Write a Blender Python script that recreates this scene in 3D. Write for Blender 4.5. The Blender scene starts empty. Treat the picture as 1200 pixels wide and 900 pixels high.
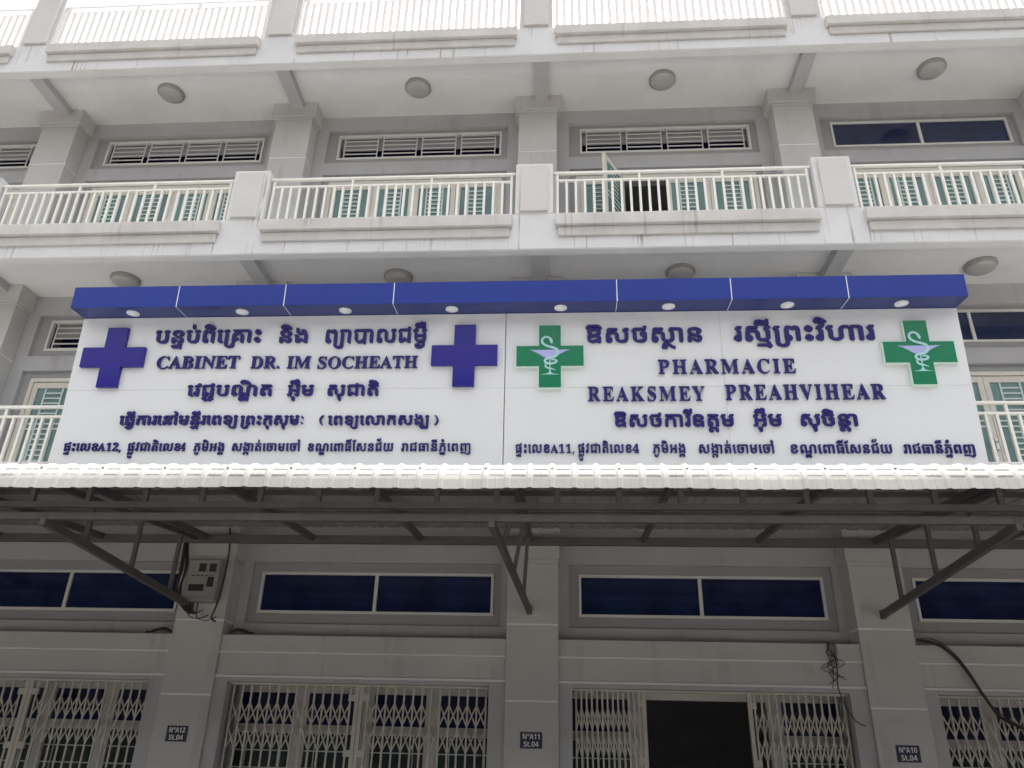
import bpy, bmesh, math, random
from mathutils import Vector, Matrix
random.seed(7)
R = math.radians
S = bpy.context.scene
COL = S.collection

# ------------------------------------------------------------------ camera
cam_d = bpy.data.cameras.new("camera")
cam = bpy.data.objects.new("camera", cam_d)
COL.objects.link(cam)
cam_d.sensor_width = 36.0
cam_d.lens = 901.825 / 1200 * 36
cam_d.clip_end = 2000
def cam_axes(yaw, pitch, roll):
    f = Vector((math.sin(yaw) * math.cos(pitch), math.cos(yaw) * math.cos(pitch), math.sin(pitch)))
    r = Vector((math.cos(yaw), -math.sin(yaw), 0))
    u = r.cross(f)
    c, s = math.cos(roll), math.sin(roll)
    return c * r + s * u, -s * r + c * u, f
r_, u_, f_ = cam_axes(-0.07256136, 0.44222803, 0.02476903)
m3 = Matrix((r_, u_, -f_)).transposed()
cam.matrix_world = Matrix.Translation((0.36855, -9.31093, 1.6964)) @ m3.to_4x4()
S.camera = cam

# ------------------------------------------------------------------ world, sun, exposure
SUN_EL, SUN_ROT = 74, 20
w = bpy.data.worlds.new("World")
S.world = w
w.use_nodes = True
nt = w.node_tree
nt.nodes.clear()
sky = nt.nodes.new("ShaderNodeTexSky")
sky.sky_type = 'NISHITA'
sky.sun_disc = False
sky.sun_elevation = R(SUN_EL)
sky.sun_rotation = R(SUN_ROT)
sky.air_density = 1.0
sky.dust_density = 9.0
sky.ozone_density = 1.0
hs = nt.nodes.new("ShaderNodeHueSaturation")
hs.inputs['Saturation'].default_value = 0.12
bg = nt.nodes.new("ShaderNodeBackground")
bg.inputs['Strength'].default_value = 0.15
wo = nt.nodes.new("ShaderNodeOutputWorld")
nt.links.new(sky.outputs[0], hs.inputs['Color'])
nt.links.new(hs.outputs[0], bg.inputs['Color'])
nt.links.new(bg.outputs[0], wo.inputs['Surface'])
sd = bpy.data.lights.new("sun", 'SUN')
sd.energy = 0.8
sd.angle = R(60)
sd.color = (1.0, 0.985, 0.96)
sun = bpy.data.objects.new("sun", sd)
COL.objects.link(sun)
# a high sun, veiled by thick cloud
az = R(SUN_ROT)
sdir = Vector((math.sin(az) * math.cos(R(SUN_EL)), math.cos(az) * math.cos(R(SUN_EL)), math.sin(R(SUN_EL))))
sun.rotation_euler = (-sdir).to_track_quat('-Z', 'Y').to_euler()
S.view_settings.view_transform = 'Standard'
S.view_settings.look = 'None'
S.view_settings.exposure = 1.72
S.view_settings.gamma = 1
S.render.engine = 'CYCLES'
S.cycles.max_bounces = 8
S.cycles.diffuse_bounces = 5

# ------------------------------------------------------------------ materials
def lin(c):
    return tuple((v / 12.92 if v <= 0.04045 else ((v + 0.055) / 1.055) ** 2.4) for v in c)
def mat(name, col, rough=0.6, var=0.06, scale=3.0, metallic=0.0, bump=0.0, spec=0.5, streak=None, coat=0.0, bscale=60, slats=0.0):
    m = bpy.data.materials.new(name)
    m.use_nodes = True
    n = m.node_tree.nodes
    l = m.node_tree.links
    b = n["Principled BSDF"]
    b.inputs['Roughness'].default_value = rough
    b.inputs['Metallic'].default_value = metallic
    b.inputs['Specular IOR Level'].default_value = spec
    b.inputs['Coat Weight'].default_value = coat
    geo = n.new("ShaderNodeNewGeometry")
    tx = n.new("ShaderNodeTexNoise")
    tx.inputs['Scale'].default_value = scale
    tx.inputs['Detail'].default_value = 6
    tx.inputs['Roughness'].default_value = 0.6
    l.new(geo.outputs['Position'], tx.inputs['Vector'])
    mr = n.new("ShaderNodeMapRange")
    mr.inputs['From Min'].default_value = 0.3
    mr.inputs['From Max'].default_value = 0.7
    mr.inputs['To Min'].default_value = 1 - var
    mr.inputs['To Max'].default_value = 1 + var
    l.new(tx.outputs['Fac'], mr.inputs['Value'])
    mix = n.new("ShaderNodeVectorMath")
    mix.operation = 'SCALE'
    mix.inputs[0].default_value = col
    l.new(mr.outputs[0], mix.inputs['Scale'])
    out = mix.outputs[0]
    if streak:
        # rain-washed dirt: narrow vertical runs, broken up by a second noise
        amount, sx, thr = streak
        mp = n.new("ShaderNodeMapping")
        mp.inputs['Scale'].default_value = (sx, 0.4, 0.22)
        l.new(geo.outputs['Position'], mp.inputs['Vector'])
        t2 = n.new("ShaderNodeTexNoise")
        t2.inputs['Scale'].default_value = 1.0
        t2.inputs['Detail'].default_value = 3
        l.new(mp.outputs[0], t2.inputs['Vector'])
        r2 = n.new("ShaderNodeMapRange")
        r2.inputs['From Min'].default_value = thr
        r2.inputs['From Max'].default_value = thr + 0.07
        l.new(t2.outputs['Fac'], r2.inputs['Value'])
        t3 = n.new("ShaderNodeTexNoise")
        t3.inputs['Scale'].default_value = 2.1
        l.new(geo.outputs['Position'], t3.inputs['Vector'])
        r3 = n.new("ShaderNodeMapRange")
        r3.inputs['From Min'].default_value = 0.42
        r3.inputs['From Max'].default_value = 0.6
        r3.inputs['To Max'].default_value = amount
        l.new(t3.outputs['Fac'], r3.inputs['Value'])
        mu = n.new("ShaderNodeMath")
        mu.operation = 'MULTIPLY'
        l.new(r2.outputs[0], mu.inputs[0])
        l.new(r3.outputs[0], mu.inputs[1])
        mc = n.new("ShaderNodeMix")
        mc.data_type = 'RGBA'
        l.new(mu.outputs[0], mc.inputs['Factor'])
        l.new(out, mc.inputs['A'])
        mc.inputs['B'].default_value = (0.13, 0.10, 0.08, 1)
        out = mc.outputs['Result']
    if slats:
        # slats of a blind close behind the pane
        sx = n.new("ShaderNodeSeparateXYZ")
        l.new(geo.outputs['Position'], sx.inputs[0])
        fr = n.new("ShaderNodeMath")
        fr.operation = 'PINGPONG'
        fr.inputs[1].default_value = slats
        l.new(sx.outputs['Z'], fr.inputs[0])
        r5 = n.new("ShaderNodeMapRange")
        r5.inputs['From Max'].default_value = slats
        r5.inputs['To Min'].default_value = 0.90
        r5.inputs['To Max'].default_value = 1.12
        l.new(fr.outputs[0], r5.inputs['Value'])
        m5 = n.new("ShaderNodeVectorMath")
        m5.operation = 'SCALE'
        l.new(out, m5.inputs[0])
        l.new(r5.outputs[0], m5.inputs['Scale'])
        out = m5.outputs[0]
    l.new(out, b.inputs['Base Color'])
    if bump:
        bn = n.new("ShaderNodeBump")
        bn.inputs['Strength'].default_value = bump
        bn.inputs['Distance'].default_value = 0.01
        t4 = n.new("ShaderNodeTexNoise")
        t4.inputs['Scale'].default_value = bscale
        t4.inputs['Detail'].default_value = 4
        l.new(geo.outputs['Position'], t4.inputs['Vector'])
        l.new(t4.outputs['Fac'], bn.inputs['Height'])
        l.new(bn.outputs[0], b.inputs['Normal'])
    return m

M = {}
M['white_paint'] = mat("white_fascia_paint", (0.675, 0.68, 0.685), 0.75, 0.07, 1.1, streak=(0.6, 30.0, 0.60), bump=0.1)
M['soffit'] = mat("soffit_paint", (0.75, 0.745, 0.745), 0.8, 0.07, 1.0)
M['grey_paint'] = mat("grey_wall_paint", (0.54, 0.535, 0.52), 0.8, 0.09, 0.8, bump=0.15, streak=(0.16, 6.0, 0.58))
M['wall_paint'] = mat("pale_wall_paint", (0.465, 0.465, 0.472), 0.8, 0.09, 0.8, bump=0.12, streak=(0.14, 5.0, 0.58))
M['recess_shade'] = mat("recess_shade", (0.36, 0.36, 0.365), 0.8, 0.05, 1.3)  # recess shade put into the colour, a step darker than the walls
M['ledge_paint'] = mat("ledge_paint", (0.57, 0.553, 0.535), 0.8, 0.10, 2.5, streak=(0.32, 20.0, 0.62), bump=0.2)
M['ped_paint'] = mat("pedestal_paint", (0.60, 0.585, 0.575), 0.8, 0.04, 2.0)
M['trim'] = mat("white_groove_trim", (0.78, 0.775, 0.77), 0.6, 0.03)
M['rail'] = mat("cream_rail_paint", (0.80, 0.79, 0.74), 0.4, 0.03, 5)
M['roofrail'] = mat("white_rail_paint", (0.78, 0.76, 0.74), 0.45, 0.03, 5)
M['frame'] = mat("white_aluminium", (0.72, 0.71, 0.68), 0.4, 0.03, 5)
M['cream_frame'] = mat("cream_door_frame", (0.72, 0.69, 0.62), 0.45, 0.03, 5)
M['gate'] = mat("cream_gate_steel", (0.58, 0.55, 0.49), 0.5, 0.08, 6)
M['blue_glass'] = mat("navy_tinted_glass", (0.012, 0.022, 0.075), 0.06, 0.35, 2.5, spec=0.6, slats=0.045)
M['teal_glass'] = mat("teal_tinted_glass", (0.11, 0.22, 0.21), 0.07, 0.25, 2.2, spec=0.5)
M['green_glass'] = mat("dark_green_glass", (0.035, 0.06, 0.05), 0.08, 0.3, 2.0)
M['dark_room'] = mat("room_plaster", (0.36, 0.35, 0.36), 0.9, 0.1)
M['grille'] = mat("grille_white_steel", (0.62, 0.72, 0.70), 0.4, 0.03)
M['louver'] = mat("vent_bar_paint", (0.66, 0.655, 0.66), 0.5, 0.04)
M['sign_white'] = mat("sign_white_panel", (0.715, 0.735, 0.76), 0.32, 0.02, 0.8, bump=0.25, bscale=1.6)
M['sign_gap'] = mat("sign_joint", (0.45, 0.45, 0.46), 0.6, 0.05)
M['header_blue'] = mat("blue_composite_panel", (0.011, 0.034, 0.27), 0.32, 0.07, 0.9, spec=0.35, bump=0.3, bscale=1.6)
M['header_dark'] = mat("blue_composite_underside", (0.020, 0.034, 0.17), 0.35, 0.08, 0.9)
M['seam_bounce_white'] = mat("white_seam_and_bounce", (0.75, 0.77, 0.82), 0.5, 0.02)
M['letter'] = mat("indigo_acrylic", (0.020, 0.015, 0.150), 0.35, 0.06, 3, spec=0.3)
M['cross_blue'] = mat("blue_acrylic", (0.022, 0.016, 0.235), 0.14, 0.06, 3, spec=0.3)
M['cross_green'] = mat("green_acrylic", (0.008, 0.185, 0.09), 0.2, 0.05, 3, spec=0.35)
M['cross_edge'] = mat("pale_acrylic_edge", (0.62, 0.78, 0.70), 0.3, 0.03)
M['bowl_mint'] = mat("mint_vinyl", (0.38, 0.66, 0.68), 0.35, 0.03)
M['bowl_lilac'] = mat("lilac_vinyl", (0.42, 0.44, 0.78), 0.35, 0.03)
M['lamp_white'] = mat("downlight_glass", (0.82, 0.83, 0.86), 0.25, 0.03)
M['lamp_grey'] = mat("ceiling_lamp_glass", (0.43, 0.42, 0.41), 0.35, 0.05)
M['lamp_rim'] = mat("ceiling_lamp_rim", (0.30, 0.29, 0.28), 0.5, 0.05)
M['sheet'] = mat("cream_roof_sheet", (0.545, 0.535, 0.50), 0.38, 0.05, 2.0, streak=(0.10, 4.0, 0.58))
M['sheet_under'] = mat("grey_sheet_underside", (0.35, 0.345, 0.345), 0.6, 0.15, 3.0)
M['steel'] = mat("dark_painted_steel", (0.12, 0.115, 0.115), 0.55, 0.12, 5)
M['steel_grey'] = mat("grey_painted_steel", (0.125, 0.122, 0.122), 0.55, 0.15, 5)
M['screw'] = mat("screw_head", (0.12, 0.11, 0.10), 0.5, 0.1)
M['plate'] = mat("navy_number_plate", (0.012, 0.018, 0.06), 0.35, 0.1, 8)
M['plate_text'] = mat("white_plate_lettering", (0.75, 0.75, 0.75), 0.5, 0.03)
M['meter'] = mat("meter_box_plastic", (0.33, 0.32, 0.305), 0.5, 0.06, 6)
M['meter_win'] = mat("meter_window", (0.05, 0.045, 0.04), 0.12, 0.1)
M['cable'] = mat("black_cable_sheath", (0.032, 0.029, 0.028), 0.6, 0.1)
M['twig'] = mat("dusty_wire", (0.07, 0.063, 0.055), 0.8, 0.2)
M['pavement'] = mat("concrete_pavement", (0.085, 0.08, 0.075), 0.9, 0.15, 1.2, bump=0.3)
M['asphalt'] = mat("concrete_road", (0.20, 0.195, 0.185), 0.9, 0.2, 2.0, bump=0.4)
M['kerb'] = mat("kerb_stone", (0.40, 0.39, 0.37), 0.85, 0.1, 2.0)
M['earth'] = mat("dry_earth", (0.24, 0.20, 0.16), 0.95, 0.2, 0.3)
M['road_paint'] = mat("road_marking", (0.75, 0.75, 0.72), 0.7, 0.1)
M['metal'] = mat("brushed_handle", (0.6, 0.6, 0.6), 0.3, 0.05, metallic=0.9)

# ------------------------------------------------------------------ mesh helpers
class MB:
    """collects shapes; build() links them as one mesh object"""
    def __init__(s):
        s.v, s.f, s.mi = [], [], []
    def add(s, verts, faces, mi=0):
        n = len(s.v)
        s.v += [tuple(v) for v in verts]
        s.f += [tuple(i + n for i in f) for f in faces]
        s.mi += [mi] * len(faces)
    def box(s, x0, x1, y0, y1, z0, z1, mi=0):
        v = [(x, y, z) for z in (z0, z1) for y in (y0, y1) for x in (x0, x1)]
        s.add(v, [(0, 2, 3, 1), (4, 5, 7, 6), (0, 1, 5, 4), (2, 6, 7, 3), (0, 4, 6, 2), (1, 3, 7, 5)], mi)
    def bar(s, a, b, w=0.04, h=None, up=(0, 0, 1), mi=0):
        a, b, h = Vector(a), Vector(b), h or w
        d = (b - a).normalized()
        up = Vector(up)
        if abs(d.dot(up)) > 0.98:
            up = Vector((0, 1, 0))
        x = d.cross(up).normalized()
        y = x.cross(d)
        v = [p + x * i * w / 2 + y * j * h / 2 for p in (a, b) for i, j in ((-1, -1), (1, -1), (1, 1), (-1, 1))]
        s.add(v, [(0, 3, 2, 1), (4, 5, 6, 7), (0, 1, 5, 4), (1, 2, 6, 5), (2, 3, 7, 6), (3, 0, 4, 7)], mi)
    def tube(s, pts, r=0.01, n=8, mi=0):
        pts = [Vector(p) for p in pts]
        rings = []
        ref = Vector((0.31, 0.83, 0.46)).normalized()
        for i, p in enumerate(pts):
            d = (pts[min(i + 1, len(pts) - 1)] - pts[max(i - 1, 0)]).normalized()
            x = d.cross(ref).normalized()
            y = d.cross(x)
            rad = r[i] if isinstance(r, (list, tuple)) else r
            rings.append([p + (x * math.cos(t) + y * math.sin(t)) * rad for t in (2 * math.pi * k / n for k in range(n))])
        v = [q for g in rings for q in g]
        f = [(i * n + k, i * n + (k + 1) % n, (i + 1) * n + (k + 1) % n, (i + 1) * n + k) for i in range(len(pts) - 1) for k in range(n)]
        f += [tuple(range(n))[::-1], tuple((len(pts) - 1) * n + k for k in range(n))]
        s.add(v, f, mi)
    def lathe(s, prof, c, n=32, mi=0):
        """profile [(r, z)] spun about the vertical through c"""
        v = [(c[0] + r * math.cos(2 * math.pi * k / n), c[1] + r * math.sin(2 * math.pi * k / n), c[2] + z) for r, z in prof for k in range(n)]
        f = [(i * n + k, i * n + (k + 1) % n, (i + 1) * n + (k + 1) % n, (i + 1) * n + k) for i in range(len(prof) - 1) for k in range(n)]
        f += [tuple(range(n)), tuple((len(prof) - 1) * n + k for k in range(n))]
        s.add(v, f, mi)
    def holes(s, x0, x1, z0, z1, y0, y1, hs):
        """a wall slab with rectangular openings"""
        xs = sorted({x0, x1, *[h[0] for h in hs], *[h[1] for h in hs]})
        zs = sorted({z0, z1, *[h[2] for h in hs], *[h[3] for h in hs]})
        for zi in range(len(zs) - 1):
            run = None
            for xi in range(len(xs) - 1):
                cx, cz = (xs[xi] + xs[xi + 1]) / 2, (zs[zi] + zs[zi + 1]) / 2
                solid = not any(h[0] < cx < h[1] and h[2] < cz < h[3] for h in hs)
                if solid and run is None:
                    run = xs[xi]
                if run is not None and (not solid):
                    s.box(run, xs[xi], y0, y1, zs[zi], zs[zi + 1])
                    run = None
            if run is not None:
                s.box(run, xs[-1], y0, y1, zs[zi], zs[zi + 1])
    def ring(s, x0, x1, z0, z1, y0, y1, t, mi=0):
        """a rectangular frame of width t"""
        s.box(x0, x0 + t, y0, y1, z0, z1, mi)
        s.box(x1 - t, x1, y0, y1, z0, z1, mi)
        s.box(x0 + t, x1 - t, y0, y1, z0, z0 + t, mi)
        s.box(x0 + t, x1 - t, y0, y1, z1 - t, z1, mi)
    def build(s, name, m, parent=None, smooth=False, bevel=0, loc=None):
        me = bpy.data.meshes.new(name)
        o_ = Vector(loc) if loc else Vector((0, 0, 0))
        me.from_pydata([tuple(Vector(v) - o_) for v in s.v], [], s.f)
        for mm in (m if isinstance(m, (list, tuple)) else [m]):
            me.materials.append(mm)
        me.polygons.foreach_set('material_index', s.mi)
        bm = bmesh.new()
        bm.from_mesh(me)
        bmesh.ops.recalc_face_normals(bm, faces=bm.faces)
        if bevel:
            es = [e for e in bm.edges if len(e.link_faces) == 2 and e.calc_face_angle(0) > 0.6]
            bmesh.ops.bevel(bm, geom=es, offset=bevel, segments=2, affect='EDGES', profile=0.5)
        bm.to_mesh(me)
        bm.free()
        if smooth:
            for p in me.polygons:
                p.use_smooth = True
        o = bpy.data.objects.new(name, me)
        COL.objects.link(o)
        o.location = o_
        if parent:
            o.parent = parent
        return o
def empty(name, loc=(0, 0, 0), rot=(0, 0, 0)):
    o = bpy.data.objects.new(name, None)
    o.empty_display_size = 0.3
    o.location = loc
    o.rotation_euler = rot
    COL.objects.link(o)
    return o
def tag(o, label=None, cat=None, group=None, kind=None):
    if label: o['label'] = label
    if cat: o['category'] = cat
    if group: o['group'] = group
    if kind: o['kind'] = kind
    return o
def B(name, m, parent, *args, bevel=0):
    b = MB()
    b.box(*args)
    return b.build(name, m, parent, bevel=bevel)

# ------------------------------------------------------------------ the ground
b = MB(); b.box(-400, 400, -400, 400, -0.6, -0.15)
tag(b.build("ground", M['earth']), kind='structure')
b = MB(); b.box(-300, 300, -15.5, -7.0, -0.15, -0.12)
tag(b.build("road", M['asphalt']), kind='structure')
b = MB()
for i in range(-20, 20):
    b.box(i * 6, i * 6 + 3, -11.3, -11.18, -0.12, -0.116)
tag(b.build("road_marking", M['road_paint']), kind='structure')
b = MB(); b.box(-300, 300, -6.85, 12, -0.15, 0.0)
tag(b.build("pavement", M['pavement']), kind='structure')
b = MB()
for i in range(-60, 60):
    b.box(i * 1.5, i * 1.5 + 1.49, -7.0, -6.85, -0.15, 0.004)
tag(b.build("kerb", M['kerb']), kind='structure')

# ------------------------------------------------------------------ unseen dark row behind the viewer, added to shade the ground floor
opp = empty("unseen_shading_building", (0, -22.0, 0))
tag(opp, "unseen dark building added across the street to shade the ground floor", "building")
MO = mat("dark_shading_plaster", (0.07, 0.062, 0.055), 0.9, 0.12, 0.8)  # kept very dark so little light returns to the ground floor
b = MB()
b.holes(-60, 60, 0, 11.5, -0.25, 0, [(x + a, x + a + 1.5, z, z + 1.7) for x in range(-60, 60, 5) for a in (0.6, 2.9) for z in (1.0, 4.6, 8.2)])
b.build("wall", MO, opp)
b = MB()
b.box(-60, 60, -0.36, -0.26, 0, 11.4)
b.build("window_glass", M['blue_glass'], opp)
b = MB()
b.box(-60, 60, -9, -0.37, 0, 11.3)
b.box(-60.2, 60.2, -9.2, 0.5, 11.5, 11.75)
for z in (3.8, 7.4):
    b.box(-60, 60, 0.001, 0.6, z, z + 0.2)
b.build("roof", MO, opp)

# ------------------------------------------------------------------ the building
WB = 4.0
KS = range(-3, 3)           # bays
KC = range(-3, 4)           # column lines
XA, XB = -12.3, 12.3
HW = 0.303                  # half a column
bld = empty("shophouse_building", (0, 0, 0))
tag(bld, "long pale grey terraced shophouse with white balcony railings on each storey", "building")
LV = {'A': 4.10, 'B': 7.61, 'R': 11.08}      # bottom edge of each balcony front
YB = -0.97
for key, zs in LV.items():
    sof = zs + 0.17
    yf = YB - (0.06 if key == 'R' else 0)
    # floor slab (bottom = soffit) and the edge beam that hangs a little lower
    B("balcony_slab", M['soffit'], bld, XA, XB, yf + 0.14, 8.0, sof, sof + 0.24)
    B("fascia_beam", M['white_paint'], bld, XA, XB, yf, yf + 0.14, zs + 0.004, zs + 0.57, bevel=0.006)
    B("beam_underside", M['soffit'], bld, XA + 0.01, XB - 0.01, yf + 0.008, yf + 0.139, zs - 0.004, zs + 0.0035)
    for k in KS:
        x0, x1 = k * WB + 0.285, (k + 1) * WB - 0.285
        b = MB()
        b.box(x0 + 0.035, x1 - 0.035, yf - 0.035, yf - 0.002, zs + 0.185, zs + 0.33)
        b.box(x0, x1, yf - 0.085, yf + 0.10, zs + 0.333, zs + 0.515)
        b.build("balcony_ledge", M['ledge_paint'], bld, bevel=0.012)
    for k in KC:
        x = k * WB
        hp = 1.02 if key == 'R' else 0.85
        top = zs + (1.66 if key == 'R' else 1.43)
        b = MB()
        b.box(x - 0.255, x + 0.255, yf + 0.002, yf + 0.25, zs + 0.573, top)
        ped = b.build("pedestal", M['white_paint'] if key != 'R' else M['ped_paint'], bld, bevel=0.01)
        b = MB()
        b.box(x - 0.185, x + 0.185, yf - 0.032, yf + 0.004, zs + 0.60, top - 0.05)
        b.build("raised_panel", M['ped_paint'], ped, bevel=0.008)
    # railings
    for k in KS:
        x0, x1 = k * WB + 0.258, (k + 1) * WB - 0.258
        yr = yf + 0.085
        if key == 'R':
            zt, z2, zb, n = zs + 1.50, zs + 1.385, zs + 0.515, 29
            mt = M['roofrail']
        else:
            zt, z2, zb, n = zs + 1.315, zs + 1.185, zs + 0.515, 27
            mt = M['rail']
        b = MB()
        xa, xb = x0 + 0.06, x1 - 0.06
        st = (xb - xa) / n
        for i in range(n + 1):
            x = xa + i * st
            tall = i % 9 == 0 if key != 'R' else i in (0, 10, 19, 29)
            hw_ = 0.029 if key == 'R' else 0.0155
            b.box(x - hw_, x + hw_, yr - hw_, yr + hw_, zb, (zt - 0.02) if tall else z2 - 0.012)
        rl = b.build("balcony_railing", mt, bld)
        b = MB()
        b.box(x0, x1, yr - 0.024, yr + 0.024, zt - (0.026 if key == 'R' else 0.018), zt + (0.026 if key == 'R' else 0.018))
        b.build("handrail", mt, rl, bevel=0.006)
        b = MB()
        b.box(xa - 0.013, xb + 0.013, yr - 0.018, yr + 0.018, z2 - 0.014, z2 + 0.014)
        b.build("lower_rail", mt, rl)

# columns of the three storeys, with capitals, brackets to the balcony edge and painted grooves
storeys = [('G', 0.0, LV['A'] + 0.17, (3.01, 2.18)), ('A', LV['A'] + 0.41, LV['B'] + 0.17, (6.67,)), ('B', LV['B'] + 0.41, LV['R'] + 0.17, (10.15,))]
for nm, z0, z1, gr in storeys:
    for k in KC:
        x = k * WB
        cap0 = z1 - 0.31 if nm != 'G' else z1 - 0.55
        b = MB()
        zz = [z0] + sorted(gr) + [cap0]
        for a, c in zip(zz[:-1], zz[1:]):
            b.box(x - HW, x + HW, 0, 0.302, a + (0.011 if a != z0 else 0), c - (0.011 if c != cap0 else 0))
        col = b.build("column", M['grey_paint'], bld, bevel=0.006)
        b = MB()
        for g in gr:
            b.box(x - HW + 0.004, x + HW - 0.004, 0.006, 0.30, g - 0.011, g + 0.011)
        b.build("groove_line", M['trim'], col)
        b = MB()
        if nm == 'G':
            b.box(x - HW - 0.012, x + HW + 0.012, -0.012, 0.301, cap0, cap0 + 0.02)
            b.box(x - HW - 0.004, x + HW + 0.004, -0.004, 0.3005, cap0 + 0.02, cap0 + 0.055)
            b.box(x - HW - 0.016, x + HW + 0.016, -0.016, 0.30, cap0 + 0.055, z1 - 0.003)
        else:
            b.box(x - HW - 0.03, x + HW + 0.03, -0.03, 0.301, cap0, cap0 + 0.035)
            b.box(x - HW - 0.065, x + HW + 0.065, -0.065, 0.30, cap0 + 0.035, z1 - 0.003)
        b.build("capital", M['grey_paint'], col, bevel=0.006)
        b = MB()
        yf = YB - (0.06 if nm == 'B' else 0)
        b.box(x - 0.04, x + 0.16, yf + 0.142, -0.066, z1 - 0.13, z1 - 0.003)
        b.box(x - 0.04, x + 0.16, -0.066, -0.0655, z1 - 0.13, z1 - 0.1)
        b.build("soffit_beam", M['wall_paint'], bld)

def transom_window(x0, x1, z0, z1, y, style):
    """style: 'bars' = vent with four barred panels; 'blue' = two navy panes"""
    b = MB()
    b.ring(x0, x1, z0, z1, y, y + 0.07, 0.035)
    if style == 'blue':
        xm = (x0 + x1) / 2
        b.box(xm - 0.022, xm + 0.022, y + 0.004, y + 0.06, z0 + 0.035, z1 - 0.035)
    wn = b.build("window", M['frame'], bld, bevel=0.004)
    if style == 'blue':
        for a, c in ((x0 + 0.035, xm - 0.022), (xm + 0.022, x1 - 0.035)):
            B("pane", M['blue_glass'], wn, a, c, y + 0.03, y + 0.04, z0 + 0.035, z1 - 0.035)
    else:
        B("pane", M['blue_glass'], wn, x0 + 0.035, x1 - 0.035, y + 0.285, y + 0.292, z0 + 0.003, z1 - 0.003)
        B("vent_head_panel", M['recess_shade'], wn, x0 + 0.036, x1 - 0.036, y + 0.10, y + 0.11, z0 + (z1 - z0) * 0.50, z1 - 0.003)  # grey panel added to stand in for the lit head of the opening
        p = (x1 - x0 - 0.12) / 4
        for i in range(4):
            xa, xb = x0 + 0.06 + i * p + 0.04, x0 + 0.06 + (i + 1) * p - 0.04
            b = MB()
            b.ring(xa, xb, z0 + 0.036, z1 - 0.036, y + 0.015, y + 0.03, 0.016)
            for j in range(1, 5):
                z = z0 + 0.036 + (z1 - z0 - 0.072) * j / 5
                b.box(xa + 0.016, xb - 0.016, y + 0.017, y + 0.028, z - 0.009, z + 0.009)
            b.build("vent_bars", M['louver'], wn)
    return wn

def door_leaf(name, w, h, glass, mframe, parent, loc, rotz=0, handle=False):
    """a leaf hinged at its left edge, standing in local x, 0..w; the grille is in front of the glass"""
    b = MB()
    b.box(0, 0.075, -0.022, 0.022, 0, h)
    b.box(w - 0.075, w, -0.022, 0.022, 0, h)
    b.box(0.075, w - 0.075, -0.022, 0.022, 0, 0.10)
    b.box(0.075, w - 0.075, -0.022, 0.022, h - 0.09, h)
    lf = b.build(name, mframe, parent, bevel=0.003)
    lf.location = loc
    lf.rotation_euler = (0, 0, rotz)
    B("pane", glass, lf, 0.075, w - 0.075, -0.002, 0.004, 0.10, h - 0.09)
    b = MB()
    xa, xb = 0.075, w - 0.075
    for fx in (0.25, 0.75):
        x = xa + (xb - xa) * fx
        b.box(x - 0.012, x + 0.012, -0.016, -0.006, 0.10, h - 0.09)
    n = 21
    for i in range(1, n):
        z = 0.10 + (h - 0.19) * i / n
        full = i in (13, 14)
        a, c = (xa, xb) if full else (xa + (xb - xa) * 0.25 + 0.008, xa + (xb - xa) * 0.75 - 0.008)
        b.box(a, c, -0.015, -0.007, z - 0.011, z + 0.011)
        if 'open' in name:
            b.box(a, c, 0.007, 0.015, z - 0.011, z + 0.011)
    b.build("grille", M['grille'], lf)
    if handle:
        b = MB()
        b.box(w - 0.055, w - 0.02, -0.05, -0.023, h * 0.43, h * 0.43 + 0.16)
        b.tube([(w - 0.037, -0.05, h * 0.43 + 0.1), (w - 0.037, -0.075, h * 0.43 + 0.1), (w - 0.13, -0.075, h * 0.43 + 0.1)], 0.009)
        b.build("handle", M['metal'], lf)
    return lf

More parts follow.
